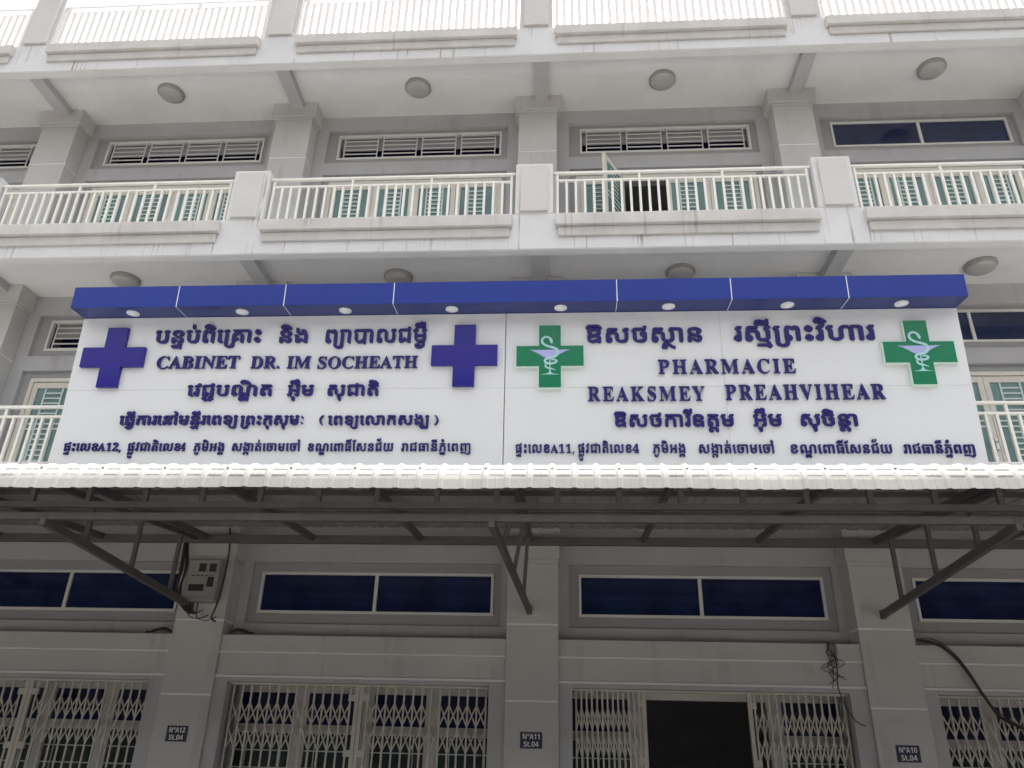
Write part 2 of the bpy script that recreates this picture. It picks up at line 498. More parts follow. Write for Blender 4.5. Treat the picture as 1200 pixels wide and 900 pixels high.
# walls, windows and doors of the two upper storeys
for nm, z0, z1 in (('A', LV['A'], LV['B']), ('B', LV['B'], LV['R'])):
    fl, sof = z0 + 0.41, z1 + 0.17
    dz = z0 - 7.61                         # offsets were measured on the upper storey
    for k in KS:
        x0 = k * WB
        blue = k == 1 or (k == 2 and nm == 'A')
        tw = (x0 + 0.67, x0 + 3.40, 10.385 + dz, 10.905 + dz)
        sr = (x0 + 0.50, x0 + 3.50, 10.275 + dz, 10.965 + dz)
        dr = (x0 + 0.50, x0 + 3.50, fl, 10.035 + dz)
        do = (x0 + 0.60, x0 + 3.42, fl, 9.95 + dz)
        b = MB()
        b.holes(x0 + HW, x0 + WB - HW, fl, sof, 0.30, 0.36, [sr, dr])
        wl = b.build("wall", M['wall_paint'], bld)
        b = MB()
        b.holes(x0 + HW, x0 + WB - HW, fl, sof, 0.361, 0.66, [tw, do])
        b.build("recessed_wall", M['recess_shade'], wl)
        transom_window(tw[0] + 0.002, tw[1] - 0.002, tw[2] + 0.002, tw[3] - 0.002, 0.345, 'blue' if blue else 'bars')
        # glazed doors: one outer frame, four leaves
        b = MB()
        t = 0.06
        b.box(do[0] + 0.002, do[0] + t, 0.37, 0.46, fl, do[3] - 0.002)
        b.box(do[1] - t, do[1] - 0.002, 0.37, 0.46, fl, do[3] - 0.002)
        b.box(do[0] + t, do[1] - t, 0.37, 0.46, do[3] - t, do[3] - 0.002)
        df = b.build("door_frame", M['cream_frame'], bld)
        lw = (do[1] - do[0] - 2 * t) / 4
        h = do[3] - t - fl - 0.012
        for i in range(4):
            xl = do[0] + t + i * lw
            if nm == 'B' and k == 0 and i == 1:
                door_leaf("open_door_leaf", lw - 0.006, h, M['teal_glass'], M['cream_frame'], df, (xl + 0.003, 0.36, fl + 0.006), R(-120), True)['label'] = "door leaf swung open over the balcony"
            else:
                door_leaf("door_leaf", lw - 0.006, h, M['teal_glass'], M['cream_frame'], df, (xl + 0.003, 0.415, fl + 0.006), 0, i == 1)

# ground floor
GH = 2.33
for k in KS:
    x0 = k * WB
    sof = LV['A'] + 0.17
    # wall with the high window, set back behind the door-head beam
    tw = (x0 + 0.545, x0 + 3.505, 3.15, 3.665)
    sr = (x0 + 0.43, x0 + 3.60, 3.02, 3.775)
    b = MB()
    b.holes(x0 + HW, x0 + WB - HW, 2.70, sof, 0.30, 0.36, [sr])
    wl = b.build("wall", M['wall_paint'], bld)
    b = MB()
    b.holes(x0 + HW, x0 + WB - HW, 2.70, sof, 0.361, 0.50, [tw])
    b.build("recessed_wall", M['recess_shade'], wl)
    transom_window(tw[0] + 0.002, tw[1] - 0.002, tw[2] + 0.002, tw[3] - 0.002, 0.345, 'blue')
    # beam over the door, two white lines, pale jambs and head
    b = MB()
    b.box(x0 + HW, x0 + WB - HW, 0.03, 0.299, 2.665, 2.85)
    b.box(x0 + HW, x0 + WB - HW, 0.045, 0.299, 2.402, 2.643)
    bm_ = b.build("door_head_beam", M['grey_paint'], bld, bevel=0.004)
    b = MB()
    b.box(x0 + HW, x0 + WB - HW, 0.022, 0.298, 2.644, 2.664)
    b.box(x0 + HW, x0 + WB - HW, 0.015, 0.298, 2.375, 2.401)
    b.build("white_line", M['trim'], bm_)
    b = MB()
    b.box(x0 + HW, x0 + 0.455, 0.04, 0.298, 0, 2.374)
    b.box(x0 + 3.51, x0 + WB - HW, 0.04, 0.298, 0, 2.374)
    b.box(x0 + 0.455, x0 + 3.51, 0.04, 0.298, GH, 2.374)
    b.build("door_jamb", M['wall_paint'], bld, bevel=0.004)
    # glazed shopfront behind the gate
    xa, xb = x0 + 0.40, x0 + 3.60
    b = MB()
    b.box(x0 + HW, xa, 0.55, 0.66, 0, 2.699)
    b.box(xb, x0 + WB - HW, 0.55, 0.66, 0, 2.699)
    b.box(xa, xb, 0.55, 0.66, 2.42, 2.699)
    b.build("shopfront_wall", M['wall_paint'], bld)
    b = MB()
    n = 4
    pw = (xb - xa) / n
    for i in range(n + 1):
        if k == 0 and i == 2:
            continue                     # this shop's middle leaves are slid away
        xm = xa + i * pw
        wd = 0.05 if i in (0, n) else 0.085
        b.box(max(xm - wd, xa), min(xm + wd, xb), 0.57, 0.64, 0, 2.419)
    gaps = [(xa + i * pw + (0.05 if i == 0 else 0.085), xa + (i + 1) * pw - (0.05 if i == n - 1 else 0.085)) for i in range(n)]
    is_open = k == 0
    for i, (a, c) in enumerate(gaps):
        b.box(a, c, 0.572, 0.638, 2.25, 2.418)
        if not (is_open and i in (1, 2)):
            b.box(a, c, 0.572, 0.638, 1.80, 1.90)
            b.box(a, c, 0.572, 0.638, 0.0, 0.14)
    if is_open:
        b.box(gaps[1][1], gaps[2][0], 0.572, 0.638, 2.25, 2.418)
    sf = b.build("shopfront", M['frame'], bld)
    for i, (a, c) in enumerate(gaps):
        if is_open and i in (1, 2):
            continue
        B("pane", M['blue_glass'], sf, a, c, 0.60, 0.606, 1.90, 2.25)
        B("pane", M['green_glass'], sf, a, c, 0.60, 0.606, 0.14, 1.80)
        b = MB()
        for fx in (0.2, 0.8):
            x = a + (c - a) * fx
            b.box(x - 0.007, x + 0.007, 0.585, 0.593, 0.14, 1.80)
        for j in range(1, 9):
            z = 0.14 + 1.66 * j / 9
            b.box(a, c, 0.584, 0.592, z - 0.007, z + 0.007)
        b.build("grille", M['grille'], sf)

# folding lattice gates
ZT = 2.325
def gate(x_wall, x_edge, n, parent, lock_w=0.055):
    """uprights between the wall side and the lock stile; crossed flats in tiers"""
    b = MB()
    s = 1 if x_edge > x_wall else -1
    e = x_edge - s * lock_w
    st = (e - x_wall) / n
    y = 0.17
    for i in range(n + 1):
        x = x_wall + i * st
        b.box(x - 0.010, x + 0.010, y - 0.008, y + 0.008, 0.03, ZT)
    gt = b.build("folding_gate", M['gate'], parent)
    for tiers in (((2.13, 1.90), (1.86, 1.63)), ((1.15, 0.92), (0.88, 0.65))):
      b = MB()
      for i in range(n):
        xa, xb = x_wall + i * st, x_wall + (i + 1) * st
        for zt, zb in tiers:
            b.bar((xa, y - 0.013, zt), (xb, y - 0.013, zb), 0.016, 0.004, up=(0, 1, 0))
            b.bar((xa, y + 0.013, zb), (xb, y + 0.013, zt), 0.016, 0.004, up=(0, 1, 0))
            b.box((xa + xb) / 2 - 0.005, (xa + xb) / 2 + 0.005, y - 0.0165, y + 0.0165, (zt + zb) / 2 - 0.005, (zt + zb) / 2 + 0.005)
      b.build("lattice", M['gate'], gt)
    # lock stile: two flats joined by plates
    b = MB()
    b.box(min(x_edge, x_edge - s * 0.045), max(x_edge, x_edge - s * 0.045), y - 0.018, y + 0.018, 0.02, ZT)
    xp = sorted((x_edge - s * 0.045, e))
    for z in (2.20, 1.62, 1.0, 0.4):
        b.box(xp[0] - 0.02, xp[1] + 0.02, y - 0.017, y + 0.017, z - 0.05, z + 0.02)
    b.build("lock_stile", M['gate'], gt)
    return gt
for k in KS:
    x0 = k * WB
    rail_m = MB()
    rail_m.box(x0 + 0.46, x0 + 3.505, 0.135, 0.205, 2.327, 2.329)
    B("gate_track", M['gate'], bld, x0 + 0.457, x0 + 3.508, 0.14, 0.20, 2.305, 2.329)
    if k == 0:
        gate(x0 + 0.50, x0 + 1.285, 12, bld, 0.075)
        gate(x0 + 3.47, x0 + 2.415, 12, bld, 0.075)
    else:
        gate(x0 + 0.50, x0 + 1.995, 13, bld, 0.10)
        gate(x0 + 3.47, x0 + 2.001, 13, bld, 0.10)

# rooms behind the openings: party walls, back wall, roof
for k in KC:
    for za, zb in ((0, LV['A'] + 0.17), (LV['A'] + 0.41, LV['B'] + 0.17), (LV['B'] + 0.41, LV['R'] + 0.17)):
        B("party_wall", M['dark_room'], bld, k * WB - 0.1, k * WB + 0.1, 0.303, 7.75, za, zb - 0.003)
B("room_partition", M['dark_room'], bld, -11.9, 11.9, 4.6, 4.7, 0.031, LV['A'] + 0.167)
B("back_wall", M['wall_paint'], bld, XA, XB, 7.75, 8.0, 0, LV['R'] + 0.168)
B("room_floor", M['dark_room'], bld, -12, 12, 0.31, 7.75, 0.002, 0.03)

# ------------------------------------------------------------------ ceiling lamps under the soffits
def ceiling_lamp(x, y, z, label):
    t = empty("ceiling_lamp", (x, y, z))
    tag(t, label, "ceiling lamp", "round lamps under the balcony soffits")
    b = MB()
    b.lathe([(0.205, -0.002), (0.205, -0.035), (0.185, -0.05)], (0, 0, 0), 40)
    b.build("base", M['lamp_rim'], t, smooth=False)
    b = MB()
    b.lathe([(0.184, -0.046), (0.18, -0.065), (0.15, -0.088), (0.09, -0.102), (0.03, -0.107)], (0, 0, 0), 40)
    b.build("diffuser", M['lamp_grey'], t, smooth=True)
zr, zb_ = LV['R'] + 0.17, LV['B'] + 0.17
for x, y, lb in ((-5.97, -0.37, "round grey ceiling lamp on the top soffit, leftmost of the upper four"),
                 (-1.91, -0.32, "round grey ceiling lamp on the top soffit, second from the left"),
                 (1.96, -0.32, "round grey ceiling lamp on the top soffit above the open door leaf"),
                 (6.03, -0.37, "round grey ceiling lamp on the top soffit above the navy two-pane window")):
    ceiling_lamp(x, y, zr, lb)
for x, y, lb in ((-6.0, -0.17, "round grey ceiling lamp on the lower soffit above the left end of the blue header"),
                 (-1.97, -0.13, "round grey ceiling lamp on the lower soffit above the middle of the clinic sign"),
                 (2.02, -0.14, "round grey ceiling lamp on the lower soffit above the middle of the pharmacy sign"),
                 (6.04, -0.19, "round grey ceiling lamp on the lower soffit, right of the blue sign header")):
    ceiling_lamp(x, y, zb_, lb)

# ------------------------------------------------------------------ the two sign boards
GLYPHS={
0:([[127,0,-5,3,-1,0,-15,-1,-8,1,-6,2,-3,2,-1,3,0,4,1,1,2,2,7,1,20,2,1,1,0,4,3,2,-9,5,-7,4,-3,1,-2,0,0,-1,-1,-7,-1,-2,-8,0,-5,2,-1,2,-1,1,0,21,1,2,2,0,7,0,3,-1,3,-2,1,-4,9,-4,10,-6,2,0,3,1,1,2,1,4,0,3,-2,2,-16,4,-9,3,-8,4,-5,5,-3,5,0,4,1,3,3,6,7,3,5,2,6,0,11,0,7,-1,7,-2,5,-3,3,-3,2,-4,1,-5,-2,-5,-4,-2,-8,-2,-4,0,-3,2,-1,2,0,5,4,2,2,2,-1,2,-1,1,-9,1,-8,-1,-4,-2,-1,-2,-1,-2,0,-4,2,-3,7,-2,14,-3,5,-1,8,-5,4,-4,1,-3,1,-5,-1,-7,-4,-4,-8,-4,6,-2,2,-2,1,-1,0,-3,-1,-2,-3,-3,4,-5,0,-7,-1,-1,-2,-1],[372,3,-8,1,-8,4,-5,3,-3,5,-1,5,0,48,0,2,-6,6,-1,2,0,2,2,4,5,4,2,0,12,0,4,-2,1,-2,0,-4,-1,-2,-9,0,-2,-1,1,-1,7,-7,1,-2,0,-49,1,-4,1,-1,2,0,7,-1,4,2,3,4,1,6,5,2,-4,3,-1,3,0,28,1,5,3,4,5,3,5,2,7,1,10,0,6,-1,5,-1,6,-3,3,-2,5,-5,1,-4,1,-5,0,-26,-1,-1,-1,-1,-9,0,-3,2,-2,2,-1,30,-1,3,-2,1,-7,0,-6,0,-3,-1,-4,-2,-2,-3,0,-3,0,-5,2,-1,10,0,3,-1,2,-1,1,-2,0,-5,-1,-1,-9,-1,-4,-1,-2,-2,-1,-3,-2,-5,-4,-2,4,-3,1,-3,-1,-7,-1,-3,-2,-3,-4,-2,-5,-2,-8,-1],[508,27,-4,1,-6,2,-5,5,-2,3,-1,4,2,4,3,4,4,2,5,1,6,-1,7,-4,3,-3,2,-3,1,-5,-1,-3,-2,-3,-2,-1,-3,-2],[36,27,-6,1,-7,1,-3,2,-6,4,-5,6,-1,5,0,23,-7,8,-1,3,1,2,7,7,13,0,4,-1,2,-2,0,-5,-1,-2,-1,0,-9,0,-1,0,0,-1,8,-8,1,-2,0,-25,1,-3,2,-2,7,-1,7,1,4,2,3,2,2,4,0,23,-1,1,-7,9,0,1,1,3,5,5,2,1,13,0,4,-1,2,-2,0,-5,-1,-2,-1,0,-9,0,-2,-1,1,-1,8,-8,1,-2,0,-24,-2,-7,-3,-4,-6,-3,-7,-2],[188,27,-8,1,-4,1,-4,2,-5,3,-5,7,-2,7,0,22,-7,7,-1,3,1,2,2,2,5,5,14,0,3,-1,2,-2,0,-5,0,-2,-2,0,-8,0,-1,0,-1,-1,8,-8,1,-2,0,-23,1,-5,3,-2,7,-1,6,1,5,2,3,3,1,3,0,23,-1,2,-7,7,0,2,1,2,5,6,3,1,12,0,4,-1,2,-2,0,-5,-1,-2,-1,0,-9,0,-1,-1,0,-1,8,-8,1,-2,0,-23,-1,-7,-3,-5,-6,-3,-7,-2],[248,27,-6,3,-4,3,-1,2,0,43,2,6,1,2,3,2,6,1,6,0,9,-5,7,4,4,1,6,0,6,-3,3,-2,2,-3,2,-3,0,-3,0,-46,0,-1,-2,-1,-8,0,-3,2,-2,2,-1,45,0,1,-2,0,-5,-4,-3,-1,-4,2,-5,4,-2,0,-3,-1,-1,-3,0,-20,1,-2,6,-3,4,-5,1,-3,0,-5,-1,-4,-4,-3,-5,-2],[324,27,-7,3,-3,2,-1,2,0,35,-1,1,-7,8,0,1,0,2,1,2,5,5,2,1,14,0,3,-2,2,-2,0,-4,-1,-2,-10,0,-1,-1,-1,0,9,-9,1,-1,0,-29,1,-1,4,-1,3,-2,1,-2,0,-4,0,-1,-1,-1],[464,27,-4,2,-2,3,0,43,0,2,-1,1,-2,1,-67,0,-3,1,-2,2,-1,3,0,4,2,0,73,0,6,-1,5,-2,5,-5,1,-3,0,-4,0,-45,0,-1,-1,-1],[504,37,2,0,3,1,1,3,0,2,-2,0,-4,-1,-1,-3,0,-1],[506,64,-5,1,-5,3,-4,5,-1,5,1,5,2,3,5,3,4,1,6,-1,7,-3,5,-6,2,-4,-1,-5,-2,-3,-2,-2,-5,-2],[504,74,2,0,3,1,1,2,0,2,-2,1,-4,-2,-1,-2,0,-2],[185,93,-4,2,-2,2,0,17,1,1,1,1,8,-1,3,-1,1,-3,0,-18,-2,-1],[248,93,-5,2,-3,3,-2,4,1,3,1,4,3,3,4,2,6,2,6,0,5,-1,10,-3,14,-7,4,-4,1,-2,0,-5,-1,-2],[256,103,10,0,4,1,-4,1,-7,0,-3,0,0,-1]],1045.4),
1:([[5,0,-3,2,-2,3,0,21,1,2,9,0,3,-1,2,-2,2,-4,9,-4,8,-6,2,0,3,0,2,2,1,2,1,4,-1,3,-1,1,-15,3,-7,2,-9,5,-4,2,-4,5,-2,5,0,2,1,4,2,4,3,3,4,2,6,2,5,0,11,0,8,-1,6,-2,6,-3,4,-5,2,-5,-2,-5,-2,-3,-3,-1,-3,-1,-6,-1,-3,1,-2,2,-1,2,0,4,4,3,1,2,0,2,-2,0,-9,1,-8,-1,-3,-2,-2,-2,-1,-2,0,-2,1,-3,3,-2,22,-5,6,-3,4,-3,5,-4,2,-5,0,-6,-3,-5,-3,-4,-4,-2,-5,-1,-5,0,-3,1,-6,3,-8,5,-4,1,-2,-1,0,-7,-1,-2,-1,0],[81,0,-3,2,-2,2,0,23,-1,2,-3,2,-1,1,-1,5,1,1,2,1,9,0,5,-2,2,-2,2,-2,1,-2,0,-12,1,-2,1,0,7,6,2,0,3,-1,11,-8,1,1,0,1,0,22,-1,2,-1,1,-11,-2,-10,0,-6,1,-7,4,-4,4,-1,3,-1,18,1,2,2,1,7,-1,3,-1,2,-2,1,-2,0,-14,1,-2,1,-1,5,0,3,1,0,1,-1,4,0,3,2,3,3,2,5,1,3,0,5,-2,4,-2,3,-3,1,-2,0,-4,0,-4,5,-5,2,-5,0,-35,0,-1,-2,-1,-11,0,-3,2,-9,6,-2,1,-1,0,-12,-9],[9,66,-5,2,-2,3,-2,4,1,5,2,3,3,3,4,2,5,1,6,0,4,-1,9,-2,9,-4,6,-4,4,-3,2,-3,0,-5,-2,-1],[18,76,10,0,3,1,-3,1,-7,0,-3,0,-1,-1]],268.0),
2:([[464,0,-6,1,-4,3,-6,5,-1,2,0,4,1,3,3,2,3,2,6,1,7,1,3,-1,2,-2,1,-1,0,-5,-1,-1,-8,-1,-1,-2,1,0,5,0,6,1,4,3,3,4,2,6,1,1,9,0,3,-2,1,-1,1,-2,-1,-3,-1,-5,-4,-5,-4,-3,-4,-2,-7,-2,-6,-1],[66,3,-8,1,-8,4,-5,4,-2,4,-1,5,0,4,1,1,3,1,-3,3,-1,2,-1,44,0,1,-2,0,-4,-3,-3,-2,-5,2,-6,4,-3,0,-1,-3,-1,-3,0,-19,1,-1,7,-4,2,-2,2,-3,1,-4,-1,-3,0,-3,-2,-2,-3,-2,-3,-1,-3,-1,-5,0,-7,3,-4,3,-1,4,0,41,2,5,1,3,2,1,5,2,6,0,11,-4,8,4,3,0,5,0,3,0,5,-3,4,-4,2,-4,0,-3,1,-46,-2,-2,-3,0,-1,-1,5,-4,0,-5,1,-2,2,-1,1,0,7,0,3,1,3,2,2,3,0,49,-1,2,-5,6,-1,3,0,2,3,3,4,4,2,0,33,0,5,-1,4,-2,5,-4,2,-4,0,-6,0,-43,0,-1,-2,-1,-8,0,-4,2,-2,2,0,45,-1,2,-2,1,-24,0,-1,-1,1,-1,7,-7,1,-2,0,-54,-1,-3,-1,-2,-2,-2,-4,-2,-7,-2,-5,-1],[193,23,-4,2,-2,3,-1,1,-6,-2,-6,-1,-5,0,-6,1,-8,4,-3,3,-3,4,-2,3,-1,3,0,24,-5,7,-1,3,1,3,8,8,2,0,71,0,4,0,5,-3,5,-5,1,-2,1,-4,0,-46,-1,-2,-1,0,-9,0,-3,2,-2,2,0,45,0,2,-1,1,-65,0,-1,0,-1,-1,-1,-1,1,-2,7,-7,1,-1,0,-26,1,-3,4,-1,4,0,6,2,6,4,4,3,1,3,0,24,0,2,2,0,8,0,3,-2,2,-1,1,-3,-1,-44,0,-2,-1,0],[267,27,-7,4,-3,3,0,2,0,38,1,6,2,3,2,2,4,2,6,2,13,0,6,0,5,-2,4,-1,5,-4,5,-5,1,-7,1,-29,1,-2,1,-1,6,0,6,0,4,2,2,3,1,3,0,23,-1,2,-6,7,-1,2,1,2,5,6,3,1,13,0,3,-1,2,-2,0,-1,0,-4,0,-2,-2,0,-9,0,-1,-1,1,-1,7,-8,1,-2,0,-25,-2,-7,-3,-3,-4,-3,-4,-1,-7,-1,-6,0,-7,1,-6,1,-9,5,-2,2,-2,4,-1,5,0,27,-1,4,-1,2,-2,0,-7,1,-5,-1,-4,-2,-3,-3,-1,-4,1,-16,1,-1,6,-3,4,-4,1,-3,0,-3,0,-4,-2,-4,-4,-3,-5,-1],[373,27,-3,2,-2,3,0,35,-1,2,-4,5,-1,2,0,2,1,3,7,7,2,1,34,1,2,0,1,1,1,6,1,1,8,0,4,-1,2,-2,0,-1,0,-8,-1,-3,-4,-3,-6,-1,-36,0,-2,-1,0,-1,1,-2,6,-7,1,-1,0,-22,1,-1,1,1,7,5,2,0,3,-2,10,-7,1,1,0,1,1,32,1,1,8,0,3,-1,2,-2,1,-1,1,-2,0,-41,-1,-1,-2,-1,-10,0,-3,2,-10,7,-1,0,-13,-9],[472,27,-6,1,-10,3,-6,4,-3,3,-2,3,-1,6,0,23,-7,7,-1,3,0,1,2,3,6,5,13,0,4,-1,1,-2,1,-1,0,-4,-1,-2,-1,0,-9,0,-1,-1,1,-1,7,-8,1,-4,2,-2,22,0,2,1,0,2,0,4,-7,7,-1,3,1,2,6,7,14,0,3,-1,2,-2,0,-5,0,-2,-2,0,-8,0,-2,-1,1,-1,8,-8,1,-2,0,-23,-2,-7,-3,-5,-6,-3,-6,-2],[469,38,8,0,3,1,3,2,1,1,1,3,1,4,0,3,-2,1,-22,0,-1,0,-1,-2,0,-6,1,-5,2,-1],[452,93,-4,1,-2,3,-2,2,-1,3,0,3,2,4,2,3,3,2,9,2,5,0,7,-1,1,1,0,4,2,1,6,0,5,-3,8,0,3,-1,2,-2,0,-20,-1,-2],[461,103,10,0,3,1,-3,1,-7,0,-3,0,-1,-1]],1009.0),
3:([[30,0,-5,1,-9,4,-4,3,-4,3,-3,6,-3,7,-2,8,1,11,2,7,2,4,4,6,5,4,7,4,7,2,8,1,7,-1,9,-3,2,-1,3,2,2,3,1,0,1,-1,0,-21,-1,-1,-1,0,-6,10,-5,5,-4,3,-6,1,-3,0,-6,-1,-1,-1,-4,-3,-4,-7,-2,-9,0,-13,0,-7,3,-10,4,-6,6,-4,8,-1,4,1,6,2,5,3,6,6,1,-1,1,-1,0,-1,-5,-5,-4,-4,-5,-2,-7,-2,-5,-1],[296,0,-2,2,-42,50,0,-1,0,-41,0,-2,1,-2,3,-1,3,-1,1,0,0,-2,-1,0,-20,0,-1,0,0,1,1,1,5,1,1,2,1,2,1,4,0,46,-5,6,-4,2,0,1,0,1,21,0,34,-41,0,1,0,33,0,2,-1,1,-6,2,-1,1,0,1,1,1,20,0,1,-1,0,-2,-4,-1,-3,-1,-1,-4,-1,-60,0,-1],[65,2,0,2,4,2,3,4,24,60,1,1,2,0,1,-3,25,-57,3,-5,4,-2,0,-2,-1,0,-30,0,-1,1,0,1,4,1,2,1,2,2,-1,5,-4,8,-21,1,-1,-1,-4,-10,0,-3,2,-3,6,-1,0,-1,0,-1,-1,0],[134,2,-1,1,0,1,5,1,2,2,1,2,1,3,0,47,-2,5,-2,2,-5,1,0,2,1,1,31,0,7,-1,8,-2,5,-3,4,-5,1,-5,-1,-5,-2,-3,-3,-3,-4,-3,-4,-1,-1,-1,6,-2,6,-3,3,-3,2,-4,1,-4,0,-4,-2,-5,-2,-4,-7,-4,-8,-3,-5,0],[199,2,0,2,6,2,2,2,1,3,0,49,-1,3,-1,2,-2,1,-5,1,0,1,0,1,1,1,32,-1,1,-1,0,-1,-6,-1,-2,-2,-1,-2,0,-51,1,-3,1,-1,2,-2,5,-1,0,-1,0,-1,-1,0],[312,2,-1,0,0,2,7,2,1,2,1,2,0,51,-2,4,-2,1,-4,1,0,2,1,1,55,-1,0,-1,0,-18,0,-1,-1,0,-1,1,-1,5,-2,4,-3,3,-3,1,-8,3,-10,-1,-2,-1,-1,-4,0,-21,0,-1,6,1,4,1,3,4,3,8,1,1,1,-1,0,-32,0,-1,-1,0,-1,1,-1,3,-1,5,-3,4,-5,2,-5,0,-1,-1,0,-21,1,-4,2,-2,5,0,6,0,5,1,4,2,3,2,4,4,4,8,2,0,1,-1,-4,-20,-1,0],[389,2,-1,1,1,1,5,1,2,1,1,3,1,2,0,54,-1,1,-3,0,-4,-1,-5,-3,-4,-5,-2,-7,-1,-1,-1,0,-1,1,1,19,1,1,58,-1,0,-1,0,-18,-1,-1,-1,0,-1,1,-1,4,-2,5,-4,4,-5,2,-4,1,-2,0,-1,-1,0,-54,1,-3,1,-2,3,-1,4,-1,0,-1,0,-1,-1,0],[162,5,2,0,5,1,2,1,2,2,1,3,1,4,0,8,-2,7,-3,3,-2,1,-5,1,-4,0,-1,0,0,-1,0,-26,1,-2],[83,26,17,0,1,0,0,1,-8,19,-1,2,-1,-1,-8,-20],[158,39,3,0,7,2,2,2,2,3,1,3,0,8,-1,3,-2,3,-1,2,-3,1,-6,0,-1,-1,-1,-2,0,-23]],872.0),
4:([[154,0,-2,1,-3,3,0,3,0,3,3,3,2,0,3,0,2,-1,2,-1,0,-3,0,-4,-2,-3,-3,-1],[2,2,-1,1,0,1,4,1,2,1,2,6,0,45,-1,5,-1,2,-2,2,-5,1,0,2,1,0,36,0,7,-1,6,-2,4,-3,4,-3,3,-3,3,-5,2,-6,1,-8,0,-4,-1,-11,-4,-8,-1,-2,-7,-6,-10,-5,-10,-1],[74,2,0,2,6,2,1,1,1,3,0,50,-2,4,-2,2,-4,1,0,2,1,0,36,0,7,-1,5,-2,5,-3,4,-5,1,-3,0,-6,0,-3,-2,-3,-3,-4,-4,-2,-5,-2,0,-1,17,-26,3,-3,3,-1,0,-2,0,-1,-20,1,-20,30,-1,1,-1,0,-1,0,-1,-1,0,-19,1,-4,1,-2,1,-2,6,-1,0,-2,-1,-1],[28,5,5,0,5,1,3,2,3,3,3,5,1,4,2,10,-1,16,-2,9,-4,6,-2,1,-4,3,-6,1,-5,-1,-1,-1,0,-3,0,-51,1,-3],[99,36,3,0,4,0,4,2,4,2,2,4,1,7,-1,5,-2,5,-4,4,-4,0,-4,0,-2,-1,-1,-1,-1,-4,0,-22]],322.5),
5:([[1,0,-1,1,0,1,6,2,2,2,1,2,0,52,-1,3,-2,1,-5,1,-1,1,0,1,1,1,33,0,0,-1,0,-2,-5,-1,-3,-1,0,-2,-1,-3,0,-47,1,-4,1,-2,2,-1,5,-1,0,-1,0,-1,-1,-1],[40,0,-1,1,0,1,7,3,1,2,1,2,0,50,-1,3,-1,1,-3,2,-3,0,-1,1,0,2,24,0,1,0,20,-46,0,1,1,1,19,44,1,0,22,0,1,0,0,-2,0,-1,-4,-1,-3,-2,0,-2,-1,-4,0,-44,0,-4,2,-4,6,-2,0,-1,0,-1,-31,0,-1,1,0,1,4,1,2,1,2,3,0,2,0,48,-1,-1,-1,-3,-21,-49,-1,-4,-1,0,-2,1,-23,53,-1,2,-1,-47,1,-3,2,-2,2,-1,4,-1,1,-1,-1,-1]],256.8),
